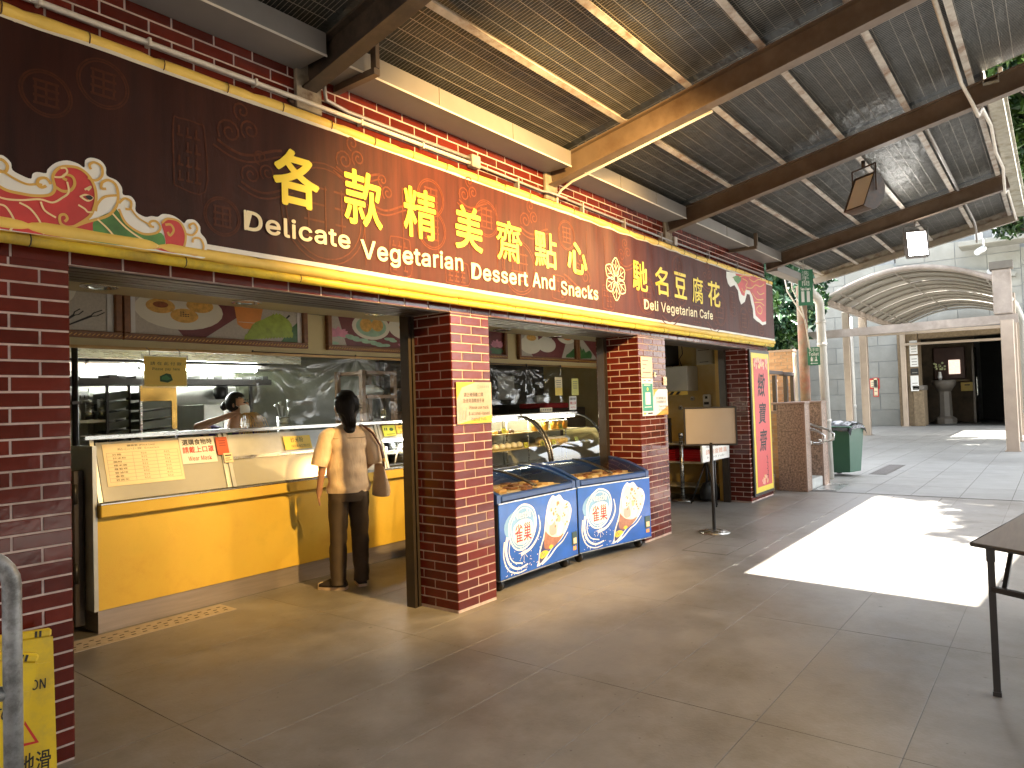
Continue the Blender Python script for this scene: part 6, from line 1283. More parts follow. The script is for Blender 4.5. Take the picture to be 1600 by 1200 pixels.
# --- the masked cook behind the counter (built in place, parts measured on its own plane)
cw = thing('person', 'masked worker in purple shirt with green apron straps lifting noodles behind the counter', 'person', (3.62, 6.1, 0))
q = lambda x, y, Y: PY(x, y, Y)
hd = q(371, 632, 6.08); fwd = Vector((.62, -.78, 0)).normalized(); sd = Vector((.78, .62, 0)).normalized()       # the face looks to the right of the picture
nb = Vector((hd.x-.035, hd.y+.03, hd.z-.205)); el = q(305, 668, 5.98); ha = q(362, 648, 5.80); shR = Vector((nb.x-.17, nb.y-.02, nb.z-.06)); shL = Vector((nb.x+.17, nb.y-.02, nb.z-.07))
elL = Vector((shL.x+.10, shL.y-.06, shL.z-.26)); haL = Vector((shL.x-.02, shL.y-.30, shL.z-.27))
V = [(Vector((nb.x, nb.y+.02, .95)), .13), (Vector((nb.x, nb.y+.01, 1.15)), .12), (Vector((nb.x, nb.y, nb.z-.16)), .115), (nb+Vector((0, 0, -.02)), .058), (Vector((hd.x-.018, hd.y+.016, hd.z-.12)), .052), (hd+Vector((0, 0, -.055))+fwd*.01, (.064, .07)), (hd+Vector((0, 0, .02)), (.074, .085)), (hd+Vector((0, 0, .075)), (.05, .055)),
     (shR, .055), (el, .040), (el.lerp(ha, .75), .027), (ha, (.035, .022)), (shL, .055), (elL, .042), (haL, .028)]
E_ = [(0, 1), (1, 2), (2, 3), (3, 4), (4, 5), (5, 6), (6, 7), (2, 8), (8, 9), (9, 10), (10, 11), (2, 12), (12, 13), (13, 14), (0, 15), (15, 16), (0, 17), (17, 18)]
V += [(Vector((nb.x-.09, nb.y+.02, .85)), .09), (Vector((nb.x-.09, nb.y+.02, .06)), .05), (Vector((nb.x+.09, nb.y+.02, .85)), .09), (Vector((nb.x+.09, nb.y+.02, .06)), .05)]
hdir = (ha-el).normalized(); side = hdir.cross(Vector((0, 0, 1))).normalized()
for j in range(4):
    i = len(V); o_ = side*(-.024+.016*j); a = ha+hdir*.035+o_; V += [(a, .0095), (a+hdir*.032+Vector((0, 0, -.008)), .009), (a+hdir*.044+Vector((0, 0, -.034)), .0075)]; E_ += [(11, i), (i, i+1), (i+1, i+2)]
i = len(V); V += [(ha+side*-.034+hdir*.01+Vector((0, 0, -.012)), .011), (ha+side*-.03+hdir*.04+Vector((0, 0, -.035)), .009)]; E_ += [(11, i), (i, i+1)]
skin_body(V, E_, 'body', M_skin, cw).location = -wloc(cw)
M_purple = mat('purple shirt', (.035, .018, .10), rough=.8, var=.15); M_apron = mat('green apron', (.03, .11, .05), rough=.8, var=.15)
b = MB(); loft(b, [((nb.x, nb.y+.01, .90), .19, .14), ((nb.x, nb.y+.01, 1.12), .175, .135), ((nb.x, nb.y, nb.z-.20), .18, .13), ((nb.x, nb.y, nb.z-.09), .165, .10), ((nb.x, nb.y, nb.z-.045), .115, .075)], 26, 5, .006, 2, caps=False)
du = (el-shR).normalized(); loft(b, [(shR-du*.03, .07, .07, du), (shR.lerp(el, .25), .074, .072, du), (shR.lerp(el, .55), .066, .064, du)], 18, 4, .006, 6, caps=False)
du = (elL-shL).normalized(); loft(b, [(shL-du*.03, .07, .07, du), (shL.lerp(elL, .4), .07, .07, du), (shL.lerp(elL, .8), .062, .06, du)], 18, 4, .006, 8, caps=False)
b.build('shirt', M_purple, cw)
b = MB()
for s in (-1, 1): b.grid(lambda u, v: (nb.x+s*(.085+.02*v)+(u-.5)*.045, nb.y-.082-.062*v**.6, nb.z-.035-.22*v), 2, 8)
b.grid(lambda u, v: (nb.x-.15+.30*u, nb.y-.10-.052*math.sin(math.pi*u)-.02*v, nb.z-.25-.30*v), 12, 6); b.build('apron', M_apron, cw)
hx = lambda f, s, u: hd+fwd*f+sd*s+Vector((0, 0, u))
b = MB(); blob(b, hd+Vector((0, 0, .02))-fwd*.016, .1, .96, .96, 1.02, 24, 18, cut=lambda p: (p-hd).dot(fwd) > .028 and (p-hd).z < .068 or (p-hd).z < -.055 and (p-hd).dot(fwd) > -.03)
loft(b, [(hx(-.09, 0, .0), .03, .03, -fwd), (hx(-.125, 0, -.01), .045, .045, -fwd), (hx(-.155, 0, -.015), .02, .02, -fwd)], 14, 4, .004, 1); b.build('hair', M_hair, cw)
b = MB(); 
def mk(u, v):
    a = R(-62)+R(124)*u; rr_ = .094+.016*math.sin(math.pi*v)*math.cos(a); z = -.012-.085*v+.012*math.cos(a*1.4)*(1-v)
    return hx(rr_*math.cos(a)+.004, rr_*.86*math.sin(a), z)
b.grid(mk, 16, 8); mk_ = b.build('face_mask', mat('white mask', (.74, .72, .68), rough=.8), cw)
b = MB(); b.tube([hx(.05, -.074, -.03), hx(.0, -.083, -.0), hx(-.02, -.086, .02)], .002, 5); b.build('ear_loop', M_white, mk_)
for s in (-1, 1):
    b = MB(); blob(b, hx(.082, s*.032, .018), .012, 1.2, 1.2, .6, 10, 8); e = b.build('eye', M_dark, cw)
    b = MB(); b.tube([hx(.088, s*.014, .038), hx(.087, s*.034, .044), hx(.076, s*.052, .038)], .0035, 5); b.build('brow', M_hair, cw)
    b = MB(); blob(b, hx(-.005, s*.082, .0), .028, .5, .5, 1, 10, 8); b.build('ear', M_skin, cw)
b = MB(); blob(b, hx(.092, 0, -.002), .014, 1, 1, 1.4, 10, 8); b.build('nose', M_skin, cw)
nd = thing('noodles', 'bundle of yellow fried noodles dangling from the raised hand of the masked worker', 'noodles', ha)
b = MB(); rr = random.Random(6); M_nood = mat('fried noodles', (.62, .36, .07), rough=.45, var=.35, scale=40)
top = ha+hdir*.10+Vector((0, 0, -.035))
for k in range(75):
    dx = rr.random()*.17; dy = -.05+.1*rr.random(); ln = .09+.11*rr.random(); a = top+Vector((dx*.35, dy*.3, .01*rr.random()))
    w2 = .02*rr.random()-.01; b.tube([a+Vector((-.03, 0, -.005)), a+Vector((dx*.3, dy*.4, .012*rr.random())), a+Vector((dx*.75, dy*.8, -.25*ln+w2)), a+Vector((dx*.95+w2, dy, -ln*.7)), a+Vector((dx-.012+.03*rr.random(), dy, -ln*1.1))], .0026, 4)
b.build('strands', M_nood, nd, kind='stuff')
# ------------------------------------------------------------------ foreground: table, handrail, floor signs
tc_ = (4.19, .30)
tb = thing('folding_table', 'folding table with a brown wood top and black steel legs at the right edge', 'table', (4.19, .30, 0))
o0 = Vector((4.165, .375, 0)); ex = Vector((4.035-4.165, .155-.375, 0)).normalized(); ey = Vector((1.0, -.16, 0)).normalized()
def tp(a, c, z): v = o0+ex*a+ey*c; return (v.x, v.y, z)
M_ttop = mat('brown table laminate', (.20, .15, .115), rough=.32, var=.3, scale=4, stretch=(.6, 8, 1)); 
b = MB(); b.hexa([tp(0, 0, .722), tp(.62, 0, .722), tp(.62, 1.8, .722), tp(0, 1.8, .722), tp(0, 0, .742), tp(.62, 0, .742), tp(.62, 1.8, .742), tp(0, 1.8, .742)]); b.build('tabletop', M_ttop, tb)
b = MB(); b.tube([tp(-.003, -.003, .732), tp(.623, -.003, .732)], .0105, 6); b.tube([tp(-.003, -.003, .732), tp(-.003, 1.803, .732)], .0105, 6); b.build('edge_band', M_black, tb)
lx = onleg = 0.0
for a, c in ((.075, .05), (.545, .05), (.075, 1.75), (.545, 1.75)):
    b = MB(); b.beam(tp(a, c, .008), tp(a, c, .72), .030, .030); lg = b.build('leg', M_black, tb); b = MB(); b.box(tp(a, c, 0)[0]-.018, tp(a, c, 0)[0]+.018, tp(a, c, 0)[1]-.018, tp(a, c, 0)[1]+.018, .001, .022); b.build('foot', M_black, lg)
    b = MB(); b.beam(tp(a, c, .655), tp(a, c, .718), .036, .036); b.build('sleeve', M_black, lg)
b = MB(); b.beam(tp(.075, .05, .52), tp(.545, .05, .52), .03, .025); b.build('cross_bar', M_black, tb); b = MB(); b.beam(tp(.075, 1.75, .52), tp(.545, 1.75, .52), .03, .025); b.build('cross_bar', M_black, tb)
b = MB(); b.beam(tp(.13, .07, .53), tp(.14, .22, .715), .02, .014); br = b.build('fold_brace', M_black, tb); b = MB(); [b.lathe([(.004, -.003), (.004, .003)], tp(.13+.004*k-.011, .09+.04*k, .56+.05*k), 6, axis='x') for k in range(3)]; b.build('rivet', M_steel, br, kind='stuff')
M_galv = mat('worn galvanised pipe', (.30, .31, .31), rough=.5, metal=.35, var=.22, scale=14, dirt=(.10, .10, .095), dscale=13, bump=.0015)
hr_ = thing('handrail', 'worn galvanised pipe handrail with peeling paint at the left edge', 'handrail', (.80, 2.67, 0))
k_ = .88; P0 = EYE+(PX(21, 1150, .9)-EYE)*k_; tz = (EYE+(PX(18, 905, .9)-EYE)*k_).z
dr = Vector((-.85, .45, .0)).normalized(); rpts = [Vector((P0.x, P0.y, 0)), Vector((P0.x, P0.y, tz-.02))]+[Vector((P0.x, P0.y, tz-.02))+dr*(.10*(1-math.cos(a)))+Vector((0, 0, .10*math.sin(a))) for a in [math.pi/2*i/6 for i in range(1, 7)]]
rpts.append(rpts[-1]+dr*1.4)
b = MB(); b.tube(rpts, .027, 18); b.build('rail', M_galv, hr_)
mz = (EYE+(PX(10, 1075, .9)-EYE)*k_).z; m0 = Vector((P0.x, P0.y, mz)); b = MB(); b.tube([m0, m0+dr*1.4], .023, 14); b.build('mid_rail', M_galv, hr_)
b = MB(); b.tube([(P0.x, P0.y, 0)+dr*1.3 if False else Vector((P0.x, P0.y, 0))+dr*1.3, Vector((P0.x, P0.y, tz+.07))+dr*1.3], .025, 12); b.build('post', M_galv, hr_)
b = MB(); b.lathe([(.05, .001), (.05, .012), (.03, .016)], (P0.x, P0.y, 0), 16); b.build('foot_plate', M_galv, hr_)
M_cy = mat('yellow sign plastic', (.74, .52, .02), rough=.42, var=.10, scale=6, dirt=(.5, .36, .05), dscale=6)
def wet_sign(loc, rz, lean, roll_, label, front=True):
    t = thing('caution_sign', label, 'floor sign', loc, rz); Mx = Matrix.Rotation(roll_, 4, 'Y') @ Matrix.Rotation(lean, 4, 'X')
    def add(b, nm, m): b.v = [tuple(Mx @ Vector(v)) for v in b.v]; return b.build(nm, m, t, **L)
    for y0 in (0, .022):
        b = MB(); b.prism([(-.14, 0), (.14, 0), (.105, .60), (-.105, .60)], (0, y0, 0), (1, 0, 0), (0, 0, 1), -.016); add(b, 'panel', M_cy)
        b = MB(); b.prism([(-.118, .05), (.118, .05), (.10, .50), (-.10, .50)], (0, y0-.0001, 0), (1, 0, 0), (0, 0, 1), .002); add(b, 'raised_face', M_cy)
    b = MB(); b.box(-.10, .10, -.004, .042, .60, .635, ch=.008); add(b, 'handle', M_cy)
    b = MB(); [b.box(x, x+.008, -.006, -.0045, .605, .63) for x in (-.06, -.045, .04, .055)]; add(b, 'slot', M_dark).__setitem__('kind', 'stuff')
    if front:
        I = [(stroke([(-.062, .20), (.062, .20), (0, .315), (-.062, .20), (-.055, .20)], .016, sm=False), 0, 0), (stroke([(0, .225), (.0, .265)], .012), 1, 1)]
        b = MB(); layers(b, (0, -.0022, 0), UX, UZ, I); add(b, 'warning_triangle', [M_redink, M_ink])
        for s, x0, x1, z0, z1 in (('小心地滑', -.112, .112, .085, .165), ('CAUTION', -.085, .085, .40, .44)):
            o = write(s, M_ink, t, (0, -.0022, 0), UX, UZ, x0, x1, z0, z1, off=.001, bold=.015, local=True)
            for v in o.data.vertices: v.co = Mx @ v.co
    return t
wet_sign((.985, 3.30, .005), R(-9), R(-9), R(4), 'yellow wet floor sign leaning on the brick wall, black characters and red triangle')
wet_sign((.74, 3.15, .015), R(-12), R(-7), R(17), 'second yellow caution sign tilted to the right in front of the other')

# ------------------------------------------------------------------ steps, piers and brick planters beyond the shop
M_pink = mat('pink granite', (.25, .165, .12), rough=.45, var=.9, scale=38, bump=.0006, bscale=90); M_redg = mat('polished granite edge', (.30, .21, .165), rough=.3, var=.3, scale=60)
M_tan = mat('tan brick slips', (.42, .24, .12), rough=.6, var=.25, scale=12, rnd=.2); M_tanm = mat('tan mortar', (.38, .29, .20), rough=.9, var=.15)
def pier(x0, x1, y0, y1, h, lab):
    t = thing('granite_pier', lab, 'pier', ((x0+x1)/2, (y0+y1)/2, 0))
    b = MB(); b.box(x0, x1, y0, y1, 0, h, ch=.006); b.build('block', M_pink, t); b = MB(); b.box(x0-.012, x1+.012, y0-.012, y1+.1, h+.001, h+.035, ch=.006); b.build('cap', M_redg, t)
    for x in (x0-.003, x1-.02): b = MB(); b.box(x, x+.023, y0-.004, y0+.02, .0, h); b.build('corner_strip', M_redg, t)
pier(11.37, 11.62, 3.13, 3.56, 1.36, 'speckled brown granite pier nearest to the red scroll sign'); pier(12.30, 12.62, 3.12, 3.56, 1.36, 'speckled granite pier behind the other, next to the white drain pipe')
t = thing('stone_steps', 'pale stone steps rising to the left between the granite piers', 'steps', (11.9, 3.6, 0))
for k in range(6): b = MB(); b.box(11.63, 12.29, 3.14+.30*k, 3.44+.30*k+.02, .0, .165*(k+1), ch=.008); b.build('step', mat('pale step stone', (.42, .43, .41), rough=.4, var=.15, scale=8), t)
t = thing('stair_landing', 'grey polished landing slab at the foot of the steps', 'slab', (12, 3.0, 0)); b = MB(); b.box(11.62, 12.55, 2.78, 3.11, .001, .012, ch=.003); b.build('slab', mat('polished grey slab', (.33, .34, .33), rough=.15, var=.2, scale=6), t)
def tanwall(org, ux, W_, H_, D_, lab, nm='brick_planter'):
    org = Vector(org); ux = Vector(ux); n_ = Vector((0, 0, 1)).cross(ux)       # depth goes away from the face
    t = thing(nm, lab, 'brick wall', org); b = MB(); c = [org, org+ux*W_, org+ux*W_+n_*D_, org+n_*D_]; b.hexa([*c, *[p+Vector((0, 0, H_)) for p in c]]); b.build('core', M_tanm, t)
    z = .006; r = 0; cnt = 0; rz = math.atan2(ux.y, ux.x)
    while z < H_-.03:
        u = -(r % 2)*.11
        while u < W_-.02:
            a, e = max(u, 0), min(u+.21, W_)
            if e-a > .03: me = BR.setdefault(('tan', round(e-a, 3)), None) or MB().box(-(e-a)/2+.004, (e-a)/2-.004, -.005, .003, -.028, .028, ch=.002).mesh('brick', M_tan); BR[('tan', round(e-a, 3))] = me; link_mesh('brick', me, t, org+ux*(a+e)/2+Vector((0, 0, z+.028)), rz)
            u += .22
        z += .064; r += 1
    b = MB(); b.hexa([*[p+Vector((0, 0, H_+.001)) for p in (org-ux*.01-n_*.015, org+ux*(W_+.01)-n_*.015, org+ux*(W_+.01)+n_*(D_+.015), org-ux*.01+n_*(D_+.015))], *[p+Vector((0, 0, H_+.04)) for p in (org-ux*.01-n_*.015, org+ux*(W_+.01)-n_*.015, org+ux*(W_+.01)+n_*(D_+.015), org-ux*.01+n_*(D_+.015))]]); b.build('coping', M_redg, t)
    return t
tanwall((11.40, 4.5, 0), (0, -1, 0), .94, 1.22, .2, 'tan brick wall between the shop end and the granite pier')
tanwall((11.05, 3.62, 0), (1, 0, 0), .30, .22, .3, 'low red brick kerb box at the foot of the tan wall')
tanwall((13.2, 6.2, 0), (0, -1, 0), 2.4, 2.3, .25, 'tall orange tan brick wall behind the dark railings')
tanwall((12.7, 5.6, 0), (0, -1, 0), 1.6, 1.75, .2, 'mid-height tan brick wall left of the tall one')
t = thing('bollard_block', 'small stack of rough brick blocks on the kerb box', 'brick stack', (11.15, 3.6, .27))
for k, (dx, z) in enumerate(((0, .262), (.10, .262), (.05, .322), (-.02, .382), (.08, .382))): b = MB(); b.box(11.12+dx-.045, 11.12+dx+.045, 3.66, 3.76, z+.001, z+.058, ch=.006); b.build('brick', M_brick, t)
# dark railings above the wall
M_rail = mat('dark brown railing', (.045, .027, .022), rough=.45, var=.2)
t = thing('railing', 'dark brown railing with broad top rail above the granite piers', 'railing', (12, 3.8, 1.4))
b = MB(); b.box(11.1, 12.35, 3.72, 3.80, 1.86, 1.92, ch=.005); b.build('top_rail', M_rail, t); b = MB(); b.box(12.36, 13.0, 3.72, 3.80, 1.845, 1.905, ch=.005); b.build('top_rail', M_rail, t)
for x in (11.95, 12.55, 12.95): b = MB(); b.box(x, x+.07, 3.73, 3.79, 1.0, 1.845); b.build('post', M_rail, t)
t = thing('railing', 'second dark railing higher up on the steps behind', 'railing', (12.2, 5, 2)); b = MB(); b.box(11.6, 12.5, 4.82, 4.9, 2.22, 2.28, ch=.005); b.build('top_rail', M_rail, t)
b = MB(); b.box(12.05, 12.12, 4.83, 4.89, 1.0, 2.22); b.build('post', M_rail, t)
def hoop(y, lab, x):
    t = thing('stair_handrail', lab, 'handrail', (x, 3.2, .5)); z = .98
    b = MB(); b.tube([(x, 3.9, z+.24), (x, 3.2, z), (x, 3.02, z-.06), (x, 2.93, z-.13), (x, 2.94, z-.22), (x, 3.02, z-.25), (x, 3.10, z-.24)], .019, 10); b.build('rail', M_steel, t); b = MB(); b.tube([(x, 3.125, z-.235), (x, 3.16, z-.235)], .03, 10); b.build('flange', M_steel, t)
hoop(0, 'curved steel stair handrail on the nearer granite pier', 11.67); hoop(0, 'curved steel stair handrail on the farther granite pier', 12.25)
# drain pipe, rusty post, toilet signs
M_pvc = mat('white drain pipe', (.62, .60, .55), rough=.4, var=.08, scale=5)
t = thing('drain_pipe', 'thick white rainwater pipe standing in front of the green bin', 'pipe', (13.3, 3.26, 0))
b = MB(); b.tube([(13.25, 3.27, 0), (13.10, 3.27, 3.0), (13.09, 3.27, 3.10), (13.03, 3.29, 3.2), (12.85, 3.33, 3.27), (12.78, 3.35, 3.33), (12.77, 3.35, 3.42)], .075, 16); b.build('pipe', M_pvc, t)
for z, x in ((1.0, 13.2), (2.35, 13.135), (2.75, 13.115)): b = MB(); b.tube([(x, 3.27, z), (x-.003, 3.27, z+.06)], .083, 16); b.build('collar', M_pvc, t)
t = thing('rusty_post', 'old steel post with peeling orange paint behind the white pipe', 'post', (12.75, 3.48, 0)); b = MB(); b.tube([(12.75, 3.48, 0), (12.75, 3.48, 3.4)], .085, 14); b.build('shaft', mat('peeling post paint', (.27, .19, .12), rough=.7, var=.35, scale=6, dirt=(.34, .11, .055), dscale=2.6), t); b = MB(); b.lathe([(.12, .001), (.12, .02), (.085, .025)], (12.75, 3.48, 0), 14); b.build('base', M_rust, t)
M_sgreen = mat('green sign', (.035, .17, .085), rough=.4, var=.06)
t = thing('toilet_sign', 'green Toilet sign with arrow fixed on the rusty post', 'sign', (12.7, 3.38, 2.1)); vd = Vector((.80, -.60, 0)).normalized() 
s0 = PX(1263, 571, 12.66); ux = (PX(1282, 571, 12.66)-s0); w_ = ux.length; ux.normalize(); h_ = (PX(1263, 543, 12.66)-s0).length
ux = Vector((.35, -.94, 0)).normalized(); org = Vector((12.64, s0.y, s0.z)); b = MB(); b.prism(rect(0, 0, w_, h_), org, ux, UZ, -.012); b.build('plate', M_sgreen, t)
write('洗手間', M_white, t, org, ux, UZ, .12*w_, .88*w_, .76*h_, .95*h_, off=.003); write('Toilet', M_white, t, org, ux, UZ, .1*w_, .9*w_, .52*h_, .72*h_, off=.003, bold=.015)
its = [(ell(.32*w_, .44*h_, .06*w_, .035*h_, 10), 0, 0), (rect(.24*w_, .22*h_, .40*w_, .40*h_), 0, 0), (ell(.68*w_, .44*h_, .06*w_, .035*h_, 10), 0, 0), ([(.56*w_, .22*h_), (.80*w_, .22*h_), (.68*w_, .42*h_)], 0, 0), (rect(.49*w_, .2*h_, .51*w_, .46*h_), 0, 0), ([(.2*w_, .10*h_), (.34*w_, .04*h_), (.34*w_, .08*h_), (.8*w_, .08*h_), (.8*w_, .12*h_), (.34*w_, .12*h_), (.34*w_, .16*h_)], 0, 0)]
b = MB(); layers(b, org, ux, UZ, its, base=.003); b.build('pictogram', M_white, t, fixn=False, kind='stuff')
t = thing('toilet_sign', 'tall narrow green toilet sign hanging from the canopy end', 'sign', (12.0, 3.35, 2.9))
org = Vector(PX(1248, 478, 12.1)); ux = Vector((.62, -.78, 0)).normalized(); hh = (PX(1248, 421, 12.1)-PX(1248, 478, 12.1)).length; ww = .24
b = MB(); b.prism([(0, 0), (ww, .01), (ww+.02, hh), (.02, hh-.01)], org, ux, UZ, -.012); b.build('plate', M_sgreen, t)
for k, ch in enumerate('洗手間'): write(ch, M_white, t, org, ux, UZ, .07, .19, hh*(.86-.14*k)-.02, hh*(.86-.14*k)+.06, off=.003)
write('Toilet', M_white, t, org, ux, UZ, .03, .21, hh*.42, hh*.50, off=.003, bold=.01); b = MB(); layers(b, org, ux, UZ, [(rect(.05, .06, .10, .24), 0, 0), (rect(.14, .06, .19, .24), 0, 0), (ell(.075, .27, .02, .02, 8), 0, 0), (ell(.165, .27, .02, .02, 8), 0, 0)], base=.003); b.build('pictogram', M_white, t, fixn=False, kind='stuff')
b = MB(); b.tube([org+ux*.1+Vector((0, 0, hh)), org+ux*.1+Vector((0, .0, hh+.3))], .01, 6); b.build('hanger', M_purlin, t)
t = thing('cable', 'loose pale cables looping down beside the hanging toilet sign', 'cable', (12.2, 3.5, 3)); b = MB(); b.tube([PX(1225, 430, 12.2), PX(1230, 455, 12.2), PX(1245, 478, 12.2), PX(1258, 500, 12.2), PX(1265, 545, 12.2)], .012, 6); b.tube([PX(1235, 425, 12.2), PX(1238, 452, 12.2), PX(1252, 478, 12.2), PX(1262, 520, 12.2)], .012, 6); b.build('strand', M_pipe, t, kind='stuff')
# wall end duct past the shop corner
t = thing('cable_duct', 'grey duct end sticking out past the shop corner under the canopy', 'duct', (11.8, 3.35, 3.52)); b = MB(); b.box(10.9, 12.7, 3.30, 3.48, 3.40, 3.52, ch=.003); b.build('duct_body', M_duct, t); b = MB(); b.box(12.702, 12.71, 3.31, 3.47, 3.41, 3.51); b.build('end_cap', M_sheen, t)
# wheelie bin
t = thing('wheelie_bin', 'green wheelie bin with a black bag bulging from under the lid', 'bin', (13.98, 3.2, 0), R(-14)); M_bin = mat('green bin plastic', (.022, .088, .052), rough=.42, var=.08, scale=4)
b = MB(); b.hexa([(-.20, -.22, .08), (.20, -.22, .08), (.20, .20, .05), (-.20, .20, .05), (-.27, -.27, .90), (.27, -.27, .90), (.27, .29, .90), (-.27, .29, .90)]); b.build('body', M_bin, t, **L)
b = MB(); b.box(-.285, .285, -.285, .30, .88, .915, ch=.01); b.build('rim', M_bin, t, **L)
b = MB(); b.grid(lambda u, v: (-.31+.62*u, -.31+.64*v, .925+.075*math.sin(math.pi*min(1, u*1.0))*(.4+.6*math.sin(math.pi*v))+.03*noise.noise(Vector((u*5, v*6, 1)))-(.10*max(0, abs(u-.5)-.42)/.08+.08*max(0, abs(v-.5)-.42)/.08)), 24, 24); b.build('black_bag', mat('black bin bag', (.012, .012, .013), rough=.25, bump=.01, bscale=18), t, **L)
for x in (-.23, .20):
    b = MB(); b.lathe([(.10, -.025), (.105, 0), (.10, .025)], (x+.015, .20, .106), 18, axis='x'); w_o = b.build('wheel', M_black, t, **L); b = MB(); b.lathe([(.055, -.03), (.055, .03)], (x+.015, .20, .106), 12, axis='x'); b.build('hub', M_duct, w_o, **L)
b = MB(); b.tube([(-.22, .34, .86), (.22, .34, .86)], .018, 8); b.build('handle', M_bin, t, **L)
t = thing('drain_grate', 'dark floor grate in the paving beside the green bin', 'grate', (15, 2.9, 0)); b = MB(); b.box(14.3, 16.3, 2.55, 2.85, .001, .004); b.build('frame', M_bronze, t); b = MB(); [b.box(14.32+.05*k, 14.345+.05*k, 2.57, 2.83, .0045, .007) for k in range(39)]; b.build('bars', M_duct, t, kind='stuff')

# ------------------------------------------------------------------ temple entrance and vaulted canopy
M_stone = mat('grey stone cladding', (.25, .25, .225), rough=.6, var=.2, scale=1.2, rnd=.12, dirt=(.22, .215, .19), dscale=.8); M_brown = mat('brown rough stone', (.20, .145, .085), rough=.8, var=.35, scale=10, bump=.01, bscale=12); M_pale = mat('pale stone trim', (.15, .13, .105), rough=.6, var=.12)
ht = thing('temple_building', 'grey stone clad building with a dark entrance hall and stepped gable', 'building', (36, 6, 0)); FXX = 35.0
b = MB(); b.box(FXX, FXX+7, 5.55, 14, 0, 9.5); b.box(FXX, FXX+7, -8, 1.75, 0, 7.2); b.box(FXX, FXX+7, 1.75, 5.55, 4.05, 7.2); b.box(FXX+.3, FXX+7, -3, 5.54, 7.2, 10.5); b.box(FXX+6.5, FXX+7, 1.75, 5.55, 0, 4.05); b.build('wall', mat('stone joints', (.22, .23, .23), rough=.8), ht)
rr = random.Random(12)
for r in range(10):
    y = 5.60-(.5 if r % 2 else 0)
    while y < 12.5:
        w_ = 1.25; a, e = max(y, 5.56), y+w_
        b = MB(); b.box(FXX-.02-.006*rr.random(), FXX-.001, a+.012, e-.012, .72*r+.012, .72*r+.708, ch=.004); b.build('stone_panel', M_stone, ht); y += w_
    y = 1.0
    if r < 10:
        while y > -5: b = MB(); b.box(FXX-.025, FXX-.001, y-1.24, y, .72*r+.012, .72*r+.708, ch=.004); b.build('stone_panel', M_stone, ht); y -= 1.25
for r in range(5, 10):
    y = 1.03
    while y < 5.5: b = MB(); b.box(FXX-.025, FXX-.001, y, min(y+1.1, 5.55), .72*r+.6, .72*r+1.29, ch=.004); b.build('stone_panel', M_stone, ht); y += 1.12
def rough(x0, x1, y0, y1, z0, z1, nm='rough_pillar', m=M_brown): b = MB(); b.box(x0, x1, y0, y1, z0, z1, ch=.02); return b.build(nm, m, ht)
rough(FXX-.35, FXX+.6, 4.75, 5.54, 0, 4.2); rough(FXX-.35, FXX+.6, 1.06, 1.76, 0, 4.2); rough(FXX-.42, FXX+.65, 4.60, 5.0, 0, 1.55, 'pillar_base'); rough(FXX-.45, FXX+.7, 4.58, 5.02, 1.551, 1.75, 'pillar_cap', M_pale); rough(FXX-.3, FXX+.2, 1.77, 4.74, 3.75, 4.04, 'lintel')
# hall inside the entrance
struct('hall_wall', mat('hall wall', (.085, .06, .035), rough=.8, var=.4, scale=3), (FXX+3.2, FXX+3.4, 3.0, 5.54, 0, 4), (FXX+.601, FXX+3.2, 5.40, 5.54, 0, 4)); struct('hall_floor', mat('hall floor', (.06, .06, .055), rough=.5, var=.3), (FXX-.2, FXX+6.4, 1.77, 5.39, .001, .03)); struct('hall_ceiling', M_dark, (FXX+.21, FXX+6.4, 1.77, 5.39, 3.9, 4.04)); struct('hall_end_wall', M_dark, (FXX+6.3, FXX+6.45, 1.77, 3.0, 0, 4))
t = thing('hall_door', 'dark half-open door with a metal handle in the temple entrance', 'door', (FXX+2.8, 3.0, 0)); b = MB(); b.box(FXX+1.8, FXX+3.15, 2.92, 3.0, .035, 3.4); b.build('leaf', M_bronze, t); b = MB(); b.tube([(FXX+1.85, 2.88, 1.2), (FXX+1.85, 2.84, 1.3), (FXX+1.85, 2.84, 2.0), (FXX+1.85, 2.88, 2.1)], .03, 6); b.build('handle', M_steel, t)
t = thing('altar_frame', 'carved dark altar frame with a pale lit picture', 'altar', (FXX+3.1, 3.9, 2.2)); b = MB(); b.box(FXX+3.05, FXX+3.19, 3.35, 4.6, 2.0, 3.5, ch=.03); b.build('frame', mat('altar red brown', (.07, .03, .02), rough=.5), t); b = MB(); b.box(FXX+3.0, FXX+3.045, 3.55, 4.0, 2.25, 2.9, ch=.01); b.build('picture', mat('altar picture', (.60, .50, .42), rough=.4, var=.35, scale=6, emit=.15, ecol=(1, .75, .6)), t); b = MB(); b.box(FXX+2.8, FXX+3.19, 3.2, 4.7, 1.9, 1.99); b.build('shelf', M_brown, t)
t = thing('stone_pedestal', 'grey stone pedestal with a bowl top in the entrance hall', 'pedestal', (FXX+1.6, 4.05, 0)); b = MB(); b.lathe([(.42, .031), (.42, .25), (.36, .30), (.27, .36), (.25, 1.45), (.30, 1.5)], (FXX+1.6, 4.05, 0), 8, smooth=False); b.build('shaft', M_pale, t); b = MB(); b.lathe([(.28, 1.501), (.44, 1.75), (.46, 1.95), (.38, 1.97)], (FXX+1.6, 4.05, 0), 20); b.build('bowl', M_pale, t)
t = thing('flower_vase', 'white vase with pale flowers on the stone pedestal', 'vase', (FXX+1.6, 4.15, 1.975)); b = MB(); b.lathe([(.05, 1.975), (.09, 2.1), (.05, 2.3), (.06, 2.34)], (FXX+1.6, 4.2, 0), 12); b.build('vase', M_white, t); b = MB(); rr = random.Random(1)
for k in range(14): blob(b, (FXX+1.6+.2*(rr.random()-.5), 4.2+.4*(rr.random()-.5), 2.45+.3*rr.random()), .05, n=7, m=5)
